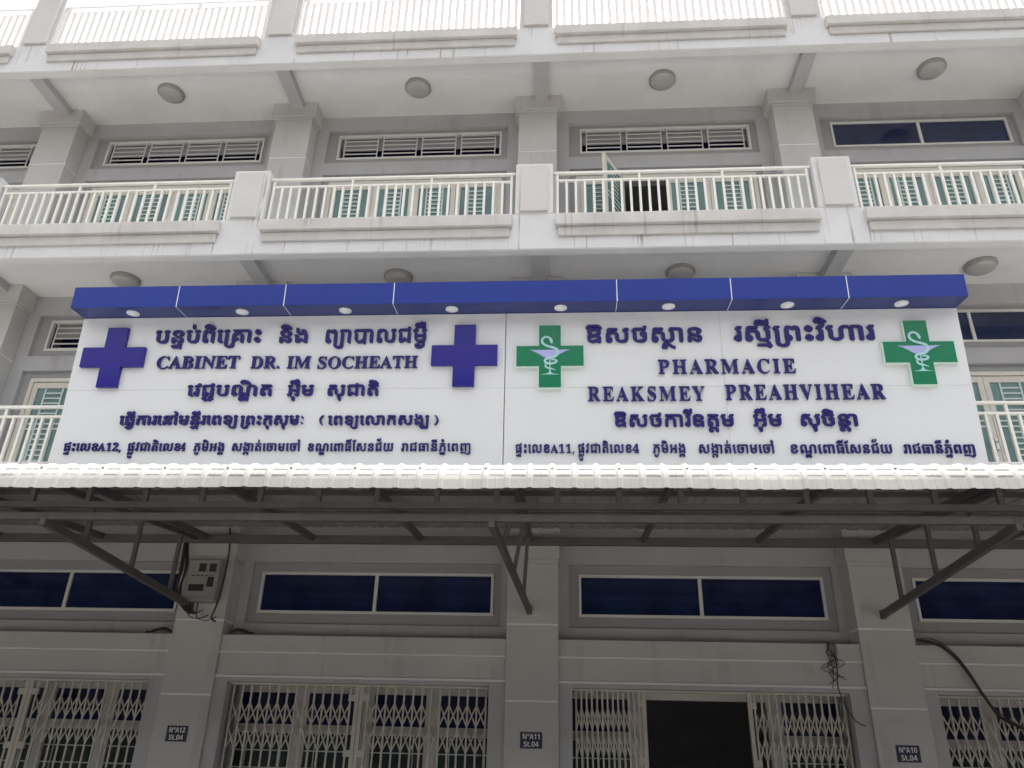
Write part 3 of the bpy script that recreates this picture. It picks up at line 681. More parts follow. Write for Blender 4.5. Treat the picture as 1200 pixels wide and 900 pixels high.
6:([[1,0,-1,1,0,23,1,1,1,0,1,-1,2,-7,4,-7,3,-3,4,-2,4,-1,6,0,2,1,2,1,3,3,2,4,0,4,-1,3,-2,2,-5,3,-13,7,-5,3,-5,6,-2,5,-1,3,1,7,2,6,4,5,7,3,4,1,5,0,13,-3,2,0,1,1,1,2,3,0,0,-1,0,-20,-1,-1,-1,0,-3,7,-3,5,-4,3,-6,3,-3,1,-4,-1,-4,-2,-2,-1,-1,-3,-1,-4,1,-3,4,-4,4,-2,17,-9,4,-3,2,-2,3,-5,1,-5,0,-6,-1,-4,-2,-3,-5,-6,-3,-2,-5,-2,-6,-1,-5,0,-4,1,-10,2,-2,-1,-1,-2],[87,0,-6,1,-7,3,-5,3,-3,3,-3,4,-4,7,-2,6,-1,4,0,10,1,5,3,7,4,5,5,6,4,2,7,3,8,2,7,0,7,-2,5,-2,6,-4,5,-4,4,-6,2,-6,2,-9,0,-5,-1,-7,-4,-8,-5,-7,-4,-4,-5,-3,-5,-2,-8,-2],[164,0,-7,2,-6,2,-4,3,-3,2,-3,4,-3,5,-3,7,-1,6,0,10,3,10,4,7,5,5,4,3,7,3,9,2,4,0,8,-2,8,-2,2,-1,2,1,3,4,1,0,1,-1,0,-21,-1,-1,-2,0,-3,6,-6,8,-4,3,-7,2,-4,0,-6,-1,-4,-4,-4,-6,-2,-9,0,-6,0,-11,0,-5,3,-9,4,-6,6,-4,8,-1,7,2,5,2,4,3,4,5,1,0,2,-2,-4,-6,-5,-4,-6,-3,-6,-1,-5,-1],[203,2,-1,0,0,2,6,2,2,1,0,3,0,51,0,2,-1,2,-2,1,-5,1,0,1,0,1,32,1,1,-1,0,-2,-5,-1,-2,-1,-1,-2,-1,-5,0,-18,1,-1,1,0,21,0,1,1,0,22,-1,2,-1,1,-6,2,0,1,0,1,32,1,1,-1,0,-2,-5,-1,-2,-1,-2,-5,1,-49,0,-2,2,-3,1,-1,4,-1,1,-1,0,-1,-33,0,0,1,0,1,6,2,2,2,0,3,0,23,-1,0,-21,0,-1,0,-1,-1,0,-20,1,-4,1,-2,1,-1,3,-1,3,-1,0,-1,0,-1,-1,0],[280,2,0,2,6,2,2,2,0,2,0,51,-1,4,-3,1,-4,1,0,2,1,1,56,-1,0,-1,0,-18,0,-1,-1,0,-1,1,-2,5,-2,4,-3,3,-2,1,-9,3,-9,-1,-3,-1,-1,-4,0,-21,1,-1,5,1,4,1,4,4,2,8,2,1,1,-1,0,-32,0,-1,-1,0,-2,1,0,3,-2,5,-2,4,-6,2,-5,0,-1,-1,0,-21,1,-4,2,-2,6,0,6,0,5,1,3,2,3,2,4,4,5,8,2,0,0,-1,-4,-20,-1,0],[343,2,-1,0,0,2,5,2,3,4,24,60,1,1,1,0,2,-3,24,-57,4,-5,3,-2,0,-2,-1,0,-30,0,0,1,0,1,3,1,3,1,1,2,-1,5,-3,8,-21,1,-1,-1,-4,-10,0,-3,2,-3,5,-1,0,-1,0,-1,-1,0],[423,2,-1,1,0,1,6,1,1,1,2,3,0,2,1,54,-1,1,-4,0,-4,-1,-4,-3,-4,-5,-2,-7,-1,-1,-1,0,-1,1,0,19,1,1,58,-1,1,-1,0,-18,-1,-1,-1,0,-1,1,-1,4,-3,5,-4,4,-4,2,-4,1,-3,0,0,-1,0,-54,0,-3,2,-2,2,-1,4,-1,1,-1,0,-1,-1,0],[474,2,0,2,5,1,2,2,1,5,0,47,-1,5,-2,2,-5,1,0,1,0,1,32,1,1,-1,0,-1,0,-1,-4,-1,-3,-1,-1,-3,-1,-22,1,-1,1,0,21,0,1,1,0,22,-1,2,-2,2,-5,1,0,1,0,1,32,1,1,-1,0,-2,-5,-1,-2,-2,-1,-2,-1,-4,0,-44,1,-4,1,-3,1,-1,6,-2,0,-1,0,-1,-33,0,0,1,0,1,5,2,2,1,1,2,0,25,-1,0,-21,0,-1,0,-1,-1,1,-23,2,-4,2,-1,4,-1,0,-1,0,-1,-1,0],[88,4,4,0,5,1,5,4,4,7,1,8,1,5,0,14,-1,4,-1,5,-2,6,-2,4,-3,2,-3,2,-4,2,-3,-1,-5,-1,-5,-4,-3,-7,-2,-8,0,-5,0,-14,1,-7,1,-5,4,-8,4,-3],[361,26,17,0,1,0,0,1,-8,19,-1,2,-1,-1,-8,-20]],1094.0),
7:([[98,0,-4,1,-6,4,-4,3,-1,3,-1,4,1,4,1,2,2,2,6,3,-6,2,-3,1,-1,2,0,37,-1,2,-5,6,0,2,0,1,3,4,7,6,34,1,2,0,1,1,0,6,1,1,9,0,2,0,4,-2,1,-3,0,-4,-1,-5,-2,-2,-2,-1,-6,-2,-37,0,-2,-1,0,-1,1,-3,5,-5,2,-2,0,-22,1,-1,1,1,7,4,2,1,4,-2,9,-7,1,1,0,1,1,32,2,1,8,0,3,-1,2,-2,1,-3,0,-42,-2,-1,-8,0,-3,-1,8,-5,4,-1,3,-2,1,-2,0,-5,-1,-1,-5,-1,-4,-5,-3,-2,-3,-1,-3,-1,-4,0,-7,4,-6,-3,-4,-1],[281,0,-5,3,-1,1,-1,2,0,6,1,3,-1,3,0,5,1,2,2,2,-4,3,-1,2,0,41,0,4,-1,1,-2,0,-7,1,-7,-2,-2,-1,-2,-2,-1,-4,0,-17,2,-1,6,-4,3,-2,2,-4,0,-6,-2,-5,-4,-3,-5,-1,-6,0,-8,4,-3,3,-1,2,0,39,2,5,2,3,3,3,3,1,5,2,5,0,10,0,5,0,6,-2,3,-2,3,-2,4,-4,3,-5,0,-3,1,-26,1,-1,6,4,2,1,2,-1,9,-7,1,1,0,1,0,32,2,6,4,4,4,2,6,2,5,0,9,0,10,-2,6,-3,4,-3,2,-2,2,-3,1,-7,0,-40,-1,-1,-1,-1,-9,0,-3,2,-3,2,0,43,0,3,-2,1,-5,1,-3,0,-5,-1,-5,-3,-1,-2,-1,-2,0,-43,-1,-1,-5,0,-1,-1,4,-4,2,-2,0,-6,-2,-2,2,-4,-1,-7,-1,-1,-7,0,-6,2,-20,-2],[98,11,3,1,4,3,2,0,2,0,7,-4,3,0,0,1,0,1,-3,3,-1,2,0,2,0,3,2,1,2,1,3,1,4,0,0,1,-12,9,-1,0,-1,0,-13,-9,1,-1,3,-2,1,-2,0,-4,0,-2,-4,-1,-2,-1,-1,-2],[295,23,4,0,14,4,-10,7,-2,1,-10,-7,-5,-2,1,-1],[19,27,-6,3,-4,4,-1,35,0,1,-7,7,-1,2,0,2,1,1,5,6,3,1,13,0,3,-2,2,-2,0,-4,-1,-2,-10,0,-1,0,0,-1,9,-10,0,-29,2,-1,4,-1,3,-2,1,-2,0,-4,-1,-2,-1,0],[50,27,-4,1,-6,3,-4,3,-1,4,-1,4,1,3,1,2,4,4,7,2,0,2,0,14,-9,9,-1,1,0,2,2,3,5,5,1,0,6,1,2,1,1,1,0,5,1,1,1,0,8,0,4,-1,2,-3,0,-7,-1,-3,-2,-2,-3,-2,-5,-1,-6,0,-1,-1,1,-1,9,-7,1,-2,0,-36,-1,-2,-2,-2,-4,-1],[186,27,-6,1,-7,2,-3,1,-6,4,-5,6,-1,5,0,23,-7,8,-1,3,1,2,7,7,13,0,4,-1,1,-2,1,-5,-1,-2,-1,0,-9,0,-1,0,0,-1,8,-8,1,-2,0,-25,1,-3,2,-2,7,0,7,0,4,2,3,2,2,4,0,23,-1,1,-7,9,0,1,1,3,5,5,2,1,13,0,4,-1,1,-2,1,-5,-1,-2,-1,0,-9,0,-2,-1,1,-1,8,-8,1,-2,0,-24,-2,-7,-3,-4,-6,-3,-7,-1],[394,27,-8,4,-1,2,-2,2,0,27,1,4,3,4,6,3,7,2,6,1,7,0,7,-1,6,-1,5,-3,5,-3,3,-5,2,-6,0,-28,-1,-2,-1,0,-8,0,-4,2,-2,1,0,3,-1,29,0,1,-2,1,-8,1,-6,0,-4,-2,-3,-2,-2,-3,0,-4,1,-2,6,-3,4,-4,1,-2,1,-2,0,-3,-1,-5,-3,-3,-4,-2,-3,-1],[389,79,-4,2,-2,2,0,5,1,1,2,1,49,-1,4,-2,1,-1,1,-2,0,-4,-2,-1],[282,93,-5,2,-3,3,-2,3,1,5,1,4,4,3,4,2,5,1,6,0,5,-1,11,-3,8,-4,6,-4,3,-3,1,-2,0,-5,-2,-1],[290,103,11,0,2,1,-1,1,-2,0,-7,0,-3,0,-1,-1]],881.6),
8:([[33,0,-3,2,-2,2,-1,10,-4,3,-1,2,0,4,1,2,15,0,3,-2,2,-2,1,-2,-1,-18,-2,-1],[5,27,-3,2,-1,1,-1,2,0,3,1,2,5,1,1,1,1,2,0,27,0,2,-6,7,-2,3,1,2,5,6,2,1,1,0,12,0,3,-1,2,-2,1,-2,0,-3,-1,-2,-1,0,-9,0,-1,0,0,-1,8,-9,1,-1,1,-3,2,-1,21,0,2,0,0,2,0,4,-7,8,-1,2,1,3,6,6,14,0,3,-1,2,-1,1,-3,0,-3,-1,-2,-1,0,-9,0,-2,-1,1,-1,8,-8,1,-2,0,-35,0,-2,-2,-1,-5,-2,-11,0,-3,1,-3,2,0,2,0,5,2,1,4,1,2,1,0,11,-1,2,-1,0,-21,0,-2,0,0,-2,-1,-18,-1,-4,-2,-1,-3,-1],[111,27,-8,1,-4,1,-4,2,-6,4,-5,6,-1,7,0,22,-7,7,-1,3,1,2,2,2,5,5,13,0,4,-1,1,-2,1,-1,0,-4,-1,-2,-1,0,-9,0,-1,-1,0,-1,8,-8,1,-4,2,-1,22,0,2,0,0,2,0,4,-7,7,-1,3,1,3,6,6,14,0,3,-1,2,-2,1,-5,-1,-2,-2,0,-8,0,-2,-1,1,-1,8,-8,1,-2,0,-23,-2,-7,-3,-4,-6,-4,-7,-1],[108,38,8,0,3,1,3,2,2,2,0,2,1,3,0,4,-2,1,-22,0,-1,0,-1,-2,0,-6,1,-5,2,-2],[18,93,-5,2,-2,2,-2,3,0,3,0,4,2,3,2,2,4,2,7,2,11,-1,4,3,4,2,6,1,4,-1,5,-2,4,-4,1,-2,1,-4,-2,-6,1,-3,1,-4,-2,-2],[26,103,10,0,4,1,-4,1,-7,0,-3,0,0,-1]],287.0),
9:([[66,0,-3,2,-2,2,-1,10,-4,3,-2,2,0,4,1,2,15,0,4,-2,2,-2,0,-2,0,-18,-2,-1],[11,27,-6,3,-2,1,-2,3,-1,3,0,26,2,5,5,5,0,1,-3,4,-1,2,3,4,4,5,2,1,30,-1,3,0,3,-2,1,-2,0,-1,0,-4,-1,-1,-28,0,-2,0,0,-1,1,-1,1,-1,10,0,9,-2,6,-3,3,-2,4,-4,2,-4,1,-5,0,-14,1,-2,2,-2,5,0,6,0,4,2,3,3,1,4,0,22,-8,9,0,2,0,2,6,6,2,1,13,0,3,-1,2,-2,0,-1,1,-4,-1,-2,-2,0,-8,0,-2,-1,1,-1,8,-8,1,-2,0,-23,-1,-5,-2,-5,-4,-3,-7,-3,-7,-1,-5,0,-8,1,-6,2,-4,1,-5,4,-4,6,-1,4,0,14,-1,4,-2,2,-6,0,-7,0,-4,-2,-2,-3,-1,-3,0,-3,1,-2,6,-3,3,-3,2,-3,1,-5,-1,-5,-3,-3,-3,-2,-5,-1],[117,27,-4,2,-1,2,-1,37,0,1,-4,5,-1,3,0,2,1,2,7,8,3,1,32,0,4,1,0,6,1,1,1,0,8,0,3,-1,2,-1,1,-2,0,-3,1,-1,17,-1,4,0,6,-3,4,-4,2,-3,1,-4,0,-46,-1,-2,-2,0,-8,0,-4,2,-1,2,0,45,-1,2,-1,1,-64,0,-2,-1,-1,-1,1,-2,6,-7,1,-1,1,-22,1,-1,1,1,6,5,2,0,3,-1,11,-8,1,1,0,1,0,32,2,1,8,0,3,-1,2,-2,1,-3,0,-41,-1,-2,-1,0,-11,0,-3,2,-9,7,-2,0,-1,0,-12,-9],[233,27,-7,4,-3,2,-1,3,0,24,1,6,3,4,5,3,7,2,7,1,7,0,6,-1,8,-2,7,-4,3,-3,3,-4,1,-6,0,-27,-1,-2,-1,0,-8,0,-4,2,-1,1,-1,2,0,26,-1,4,-1,2,-1,0,-8,1,-6,0,-5,-2,-3,-3,-1,-4,0,-2,1,-2,6,-3,5,-5,1,-6,-1,-5,-3,-3,-3,-2,-5,-1],[227,79,-3,2,-2,2,0,5,1,1,1,1,50,-1,4,-2,2,-1,0,-2,0,-4,-2,-1],[233,93,-5,2,-2,3,-2,4,0,3,2,4,2,3,6,3,5,1,6,0,4,-1,9,-2,7,-3,7,-4,5,-4,2,-3,0,-5,-2,-1],[242,103,10,0,3,1,-3,1,-7,0,-3,0,-1,-1]],560.0),
10:([[64,0,-7,2,-5,2,-3,2,-3,5,0,3,0,2,2,1,15,3,24,7,-12,9,-1,0,-14,-9,-11,0,-5,3,-1,3,0,35,-1,1,-4,6,-1,2,0,2,1,2,6,6,2,2,1,0,48,0,3,-1,2,-3,0,-4,-1,-2,-46,0,-1,0,-2,-2,1,-2,7,-7,1,-1,0,-21,1,-2,1,1,7,5,2,0,3,-2,9,-6,1,-1,1,1,0,9,-9,6,-2,2,-2,3,0,3,1,3,1,3,3,1,3,2,5,1,6,-1,3,-1,4,-2,2,-2,1,-2,0,-38,-1,-2,-5,0,-1,-1,3,-3,1,-2,0,-6,-2,-4,-1,-2,-3,-3,-7,-4,-11,-2],[529,0,-5,3,-1,0,-16,-1,-8,1,-6,3,-3,2,-1,2,0,2,1,2,2,2,2,1,27,3,0,1,0,4,2,2,-8,4,-7,5,-4,1,-1,0,-1,-1,0,-7,-1,-2,-9,0,-4,2,-2,2,0,1,0,21,1,2,8,0,3,0,3,-3,2,-4,9,-4,10,-6,2,0,2,1,2,3,1,2,0,4,-2,2,-17,4,-7,2,-9,5,-6,6,-1,3,-1,3,1,4,0,3,2,2,2,3,7,3,9,1,12,0,8,-1,10,-4,5,-5,1,-3,1,-2,0,-3,-1,-3,-2,-2,-5,-3,-6,-1,-4,1,-3,1,-1,2,0,5,4,2,1,3,0,1,-1,1,-10,1,-7,-1,-5,-3,-2,-4,1,-4,2,-2,7,-2,14,-3,5,-1,5,-3,4,-3,4,-5,1,-3,0,-4,-1,-5,-2,-3,-3,-2,-7,-4,6,-2,2,-2,1,-1,0,-2,-1,-3,-3,-3,4,-5,0,-6,-1,-2,-2,-1],[770,3,-10,2,-6,3,-3,1,-3,4,-2,3,-1,5,0,4,2,1,7,0,4,-2,2,-2,1,-7,2,-1,9,0,4,1,3,3,1,4,0,47,-1,2,-6,7,-1,3,3,3,5,5,14,0,3,-1,1,-2,1,-6,-2,-1,-9,0,-1,-1,8,-8,1,-2,0,-54,-1,-3,-2,-2,-2,-2,-3,-2,-8,-2,-5,-1],[19,27,-6,3,-4,4,-1,35,0,1,-7,7,-1,2,0,2,1,1,5,6,3,1,13,0,3,-2,2,-2,0,-4,-1,-2,-10,0,-1,0,0,-1,9,-10,0,-29,2,-1,4,-1,3,-2,1,-2,0,-4,-1,-2,-1,0],[124,27,-4,2,-1,3,0,27,1,5,0,3,4,4,4,2,7,2,6,1,10,0,7,-1,5,-2,7,-4,4,-3,2,-4,1,-5,0,-28,-1,-2,-1,0,-8,0,-4,2,-2,1,0,2,0,27,-1,3,-1,2,-1,1,-9,0,-5,0,-3,-1,-3,-2,-2,-3,-1,-4,0,-26,-1,-1,-1,-1],[201,27,-4,2,-2,3,0,44,0,2,-3,1,-67,0,-3,1,-3,2,0,3,0,4,2,0,74,0,5,-1,5,-2,5,-5,1,-5,0,-47,0,-1,-1,-1],[237,27,-4,1,-6,3,-3,3,-3,4,0,6,2,4,4,3,6,2,1,2,0,15,-7,7,-1,3,1,2,3,3,4,4,14,0,3,-1,2,-2,0,-6,-1,-1,-10,0,-1,-1,8,-8,2,-2,0,-34,-1,-4,-2,-2,-4,-1],[275,27,-6,3,-3,2,-1,2,-1,35,0,1,-7,8,-1,1,1,2,1,2,5,5,2,1,13,0,4,-2,1,-2,0,-4,-1,-2,-10,0,-1,0,0,-1,9,-10,0,-29,2,-1,4,-1,3,-2,1,-2,0,-4,-1,-1,-1,-1],[304,27,-4,2,-1,3,0,21,1,2,8,0,3,0,3,-3,2,-4,9,-4,10,-6,2,0,3,2,1,2,1,4,-1,3,-1,1,-15,3,-8,3,-9,4,-4,3,-4,5,-1,5,1,6,3,4,3,2,3,2,10,2,12,0,5,0,5,-1,7,-3,1,0,1,4,1,0,23,1,0,1,0,13,-2,1,-4,1,-4,2,-2,2,1,5,2,1,12,0,4,-1,4,-2,4,-4,1,-4,0,-16,-1,-1,-3,-1,-1,0,5,-6,1,-5,0,-47,0,-1,-2,-1,-8,0,-3,2,-3,2,0,45,0,2,-3,1,-16,0,0,-1,1,-4,0,-2,-1,-3,-2,-3,-5,-3,-7,-1,-2,0,-3,2,-2,2,0,1,0,4,5,3,0,2,0,1,-2,1,-9,1,-7,-1,-5,-2,-1,-2,-1,-3,1,-4,2,-2,3,-1,19,-4,5,-2,5,-3,5,-5,2,-3,1,-6,-1,-5,-2,-3,-4,-3,-5,-2,-7,-1,-5,1,-6,3,-7,5,-5,1,-1,-1,0,-7,-1,-2,-1,0],[438,27,-6,1,-10,3,-7,4,-4,6,-1,6,0,22,-2,3,-6,6,0,2,0,1,2,2,5,6,14,0,4,-1,1,-2,1,-1,0,-4,-1,-2,-1,0,-9,0,-1,-1,0,-1,8,-8,1,-4,2,-2,21,0,2,1,0,2,0,4,-7,7,-1,3,1,2,2,2,5,5,14,0,3,-1,2,-2,0,-5,0,-2,-2,0,-8,0,-2,-1,1,-1,7,-7,1,-2,0,-26,-1,-5,-3,-4,-5,-4,-8,-1],[570,27,-5,1,-7,4,-3,4,-1,4,0,5,2,3,3,3,7,2,1,2,0,15,-7,8,-1,3,3,3,5,5,13,0,4,-1,1,-2,1,-6,-2,-1,-9,0,-1,-1,8,-8,1,-2,0,-36,-1,-2,-3,-2,-3,-1],[608,27,-3,1,-4,2,-4,4,0,35,-1,1,-5,6,-2,3,0,2,1,2,5,5,2,1,14,0,3,-2,2,-2,0,-4,-1,-2,-10,0,-1,0,-1,-1,10,-10,0,-29,1,-1,4,-1,3,-2,1,-2,0,-4,0,-1,-1,-1],[642,27,-7,4,-3,2,-1,3,0,41,1,4,2,3,4,4,5,1,4,0,3,0,8,-4,2,0,5,3,5,1,7,0,5,-3,5,-4,1,-3,1,-3,0,-47,-1,-1,-1,-1,-8,0,-4,2,-2,2,0,46,-1,0,-1,0,-6,-4,-2,-1,-4,2,-6,4,-1,0,-3,-1,-1,-3,-1,-20,1,-2,7,-3,3,-4,1,-2,1,-3,0,-5,-2,-4,-4,-3,-5,-1],[732,27,-6,1,-4,2,-5,2,-5,4,-2,4,-1,3,0,10,1,1,8,0,4,-1,2,-3,0,-8,1,-2,2,-2,4,0,6,0,4,3,2,3,0,6,-1,1,-17,4,-10,5,-3,2,-4,4,-2,3,-1,4,1,3,1,4,1,2,3,3,6,3,9,1,12,0,7,-1,6,-2,5,-3,5,-5,1,-3,1,-4,0,-2,-1,-1,-10,1,-3,1,-2,2,0,4,-1,2,-2,0,-5,1,-5,0,-6,-1,-3,-2,-2,-2,-1,-2,-1,-3,1,-2,2,-2,5,-1,13,-3,2,1,4,3,4,0,7,-3,3,-3,1,-3,-1,-3,-3,-4,0,-8,0,-4,-4,-5,-4,-3,-6,-1,-6,-1],[434,38,9,0,3,1,3,2,2,4,0,6,0,1,-2,1,-21,0,-1,0,-1,-2,0,-8,1,-3,2,-1],[51,93,-5,2,-3,4,-1,2,0,5,1,2,3,4,3,2,4,1,4,1,6,0,8,-2,11,-4,1,1,0,6,2,1,6,0,3,-1,2,-2,0,-20,-1,-2],[496,93,-6,2,-3,4,-1,2,0,5,2,3,3,3,2,2,5,1,3,1,7,0,8,-2,11,-4,1,1,0,6,1,1,7,0,3,-1,1,-2,1,-20,-1,-2],[59,103,11,0,3,1,-2,1,-2,0,-6,0,-3,0,-1,-1],[504,103,11,0,2,1,-1,1,-2,0,-7,0,-3,0,-1,-1]],1597.1),
11:([[194,0,-3,2,-2,2,-1,10,-4,3,-1,2,-1,4,1,2,16,0,3,-2,2,-2,0,-2,0,-18,-2,-1],[307,0,-3,2,-2,2,0,10,-5,3,-1,2,-1,4,1,2,16,0,4,-2,1,-2,1,-2,0,-18,-2,-1],[33,3,-9,1,-6,3,-6,5,-3,4,-1,3,0,50,-1,2,-7,7,0,2,1,2,5,6,3,1,12,0,4,-1,1,-2,1,-5,-1,-2,-1,0,-9,0,-1,0,0,-1,8,-9,1,-2,0,-51,1,-1,2,-1,6,0,5,1,3,2,1,2,0,5,1,2,8,0,1,1,-7,5,-2,2,-1,3,0,38,1,6,2,4,5,3,5,2,6,-1,9,-4,7,3,4,1,6,0,6,-3,5,-5,2,-3,0,-4,0,-45,0,-1,-2,-1,-8,0,-3,2,-2,2,-1,44,0,2,-1,1,-1,-1,-5,-4,-3,-1,-5,2,-5,4,-2,0,-2,-1,-1,-3,0,-20,1,-2,6,-3,4,-5,1,-4,0,-6,-2,-3,-3,-2,-5,-2,-5,0,-2,-1,4,-3,1,-4,-1,-7,-2,-2,-2,-3,-5,-2,-3,-1,-8,-1],[134,27,-4,1,-7,3,-4,4,-2,3,0,6,1,3,3,3,4,2,5,1,7,-1,6,-4,4,-4,1,-2,1,-3,0,-2,-1,-3,-2,-2,-2,-3,-3,-1],[170,27,-4,2,-1,3,0,26,1,8,2,3,3,2,3,2,7,2,6,1,11,0,6,-1,5,-2,7,-4,4,-4,2,-2,1,-5,0,-29,-1,-2,-1,0,-8,0,-4,2,-1,1,-1,3,-1,29,0,2,-2,1,-9,1,-5,-1,-4,-2,-3,-1,-1,-3,-1,-2,0,-28,0,-1,-2,-1],[252,27,-5,3,-3,1,-2,3,-1,3,1,26,1,5,5,5,0,2,-3,3,-1,2,2,2,6,7,2,1,30,-1,2,0,3,-2,1,-2,0,-1,0,-4,-1,-1,-28,0,-1,0,-1,-1,1,-1,2,-1,10,0,7,-1,5,-2,6,-4,4,-4,2,-4,0,-4,0,-14,1,-3,1,-1,1,-1,6,0,6,0,4,2,2,3,1,3,0,23,-1,2,-6,7,-1,2,1,2,5,6,3,1,13,0,3,-1,2,-2,0,-1,0,-4,0,-2,-2,0,-9,0,-1,-1,0,-1,8,-8,1,-2,0,-25,-2,-7,-3,-3,-4,-3,-4,-1,-7,-1,-5,0,-8,1,-6,1,-6,3,-5,4,-3,5,-1,5,0,13,-1,4,-2,2,-6,0,-6,0,-4,-2,-3,-3,-1,-4,0,-2,1,-2,7,-3,4,-5,1,-5,-1,-6,-2,-3,-4,-2,-4,-1],[381,27,-6,1,-10,3,-7,4,-4,5,-1,6,0,23,-8,9,0,2,1,3,6,6,14,0,4,-1,1,-2,1,-1,0,-4,-1,-2,-1,0,-9,0,-2,-1,1,-1,8,-8,1,-1,0,-3,2,-1,21,0,2,0,0,2,0,4,-1,2,-6,6,-1,2,1,1,1,2,6,6,2,1,12,-1,3,-1,2,-2,0,-5,0,-2,-2,0,-8,0,-2,-1,1,-1,7,-7,1,-2,0,-25,-1,-6,-3,-4,-5,-3,-8,-2],[438,33,-6,2,-3,4,-1,2,0,2,1,1,2,2,2,0,3,0,5,-3,3,-3,0,-3,-1,-2,-2,-2],[130,37,3,0,2,2,1,2,0,2,-2,0,-3,-1,-2,-3,0,-1],[377,38,3,0,7,1,5,2,1,2,1,2,0,6,0,1,-2,1,-21,0,-1,0,-1,-2,0,-8,0,-3,2,-1],[132,64,-7,3,-3,2,-4,4,-1,3,0,5,2,4,4,3,6,2,6,-1,7,-3,5,-6,2,-5,-1,-5,-2,-2,-3,-2,-5,-2],[439,69,-3,1,-3,1,-4,4,-1,2,0,2,3,3,3,1,3,-1,4,-2,2,-3,1,-2,0,-3,-2,-2],[130,74,2,0,3,1,1,2,0,2,-2,1,-4,-2,-1,-2,0,-1],[170,79,-3,2,-2,2,0,5,1,1,1,1,50,-1,4,-2,1,-1,1,-2,0,-4,-2,-1]],888.7),
12:([[15,0,-3,4,-4,5,-2,5,-3,7,-2,12,-1,5,0,10,1,9,2,7,2,7,3,6,6,9,2,1,5,0,1,0,0,-1,-6,-11,-4,-9,-2,-9,-1,-8,0,-12,1,-7,2,-7,4,-12,6,-10,-1,-1]],44.3),
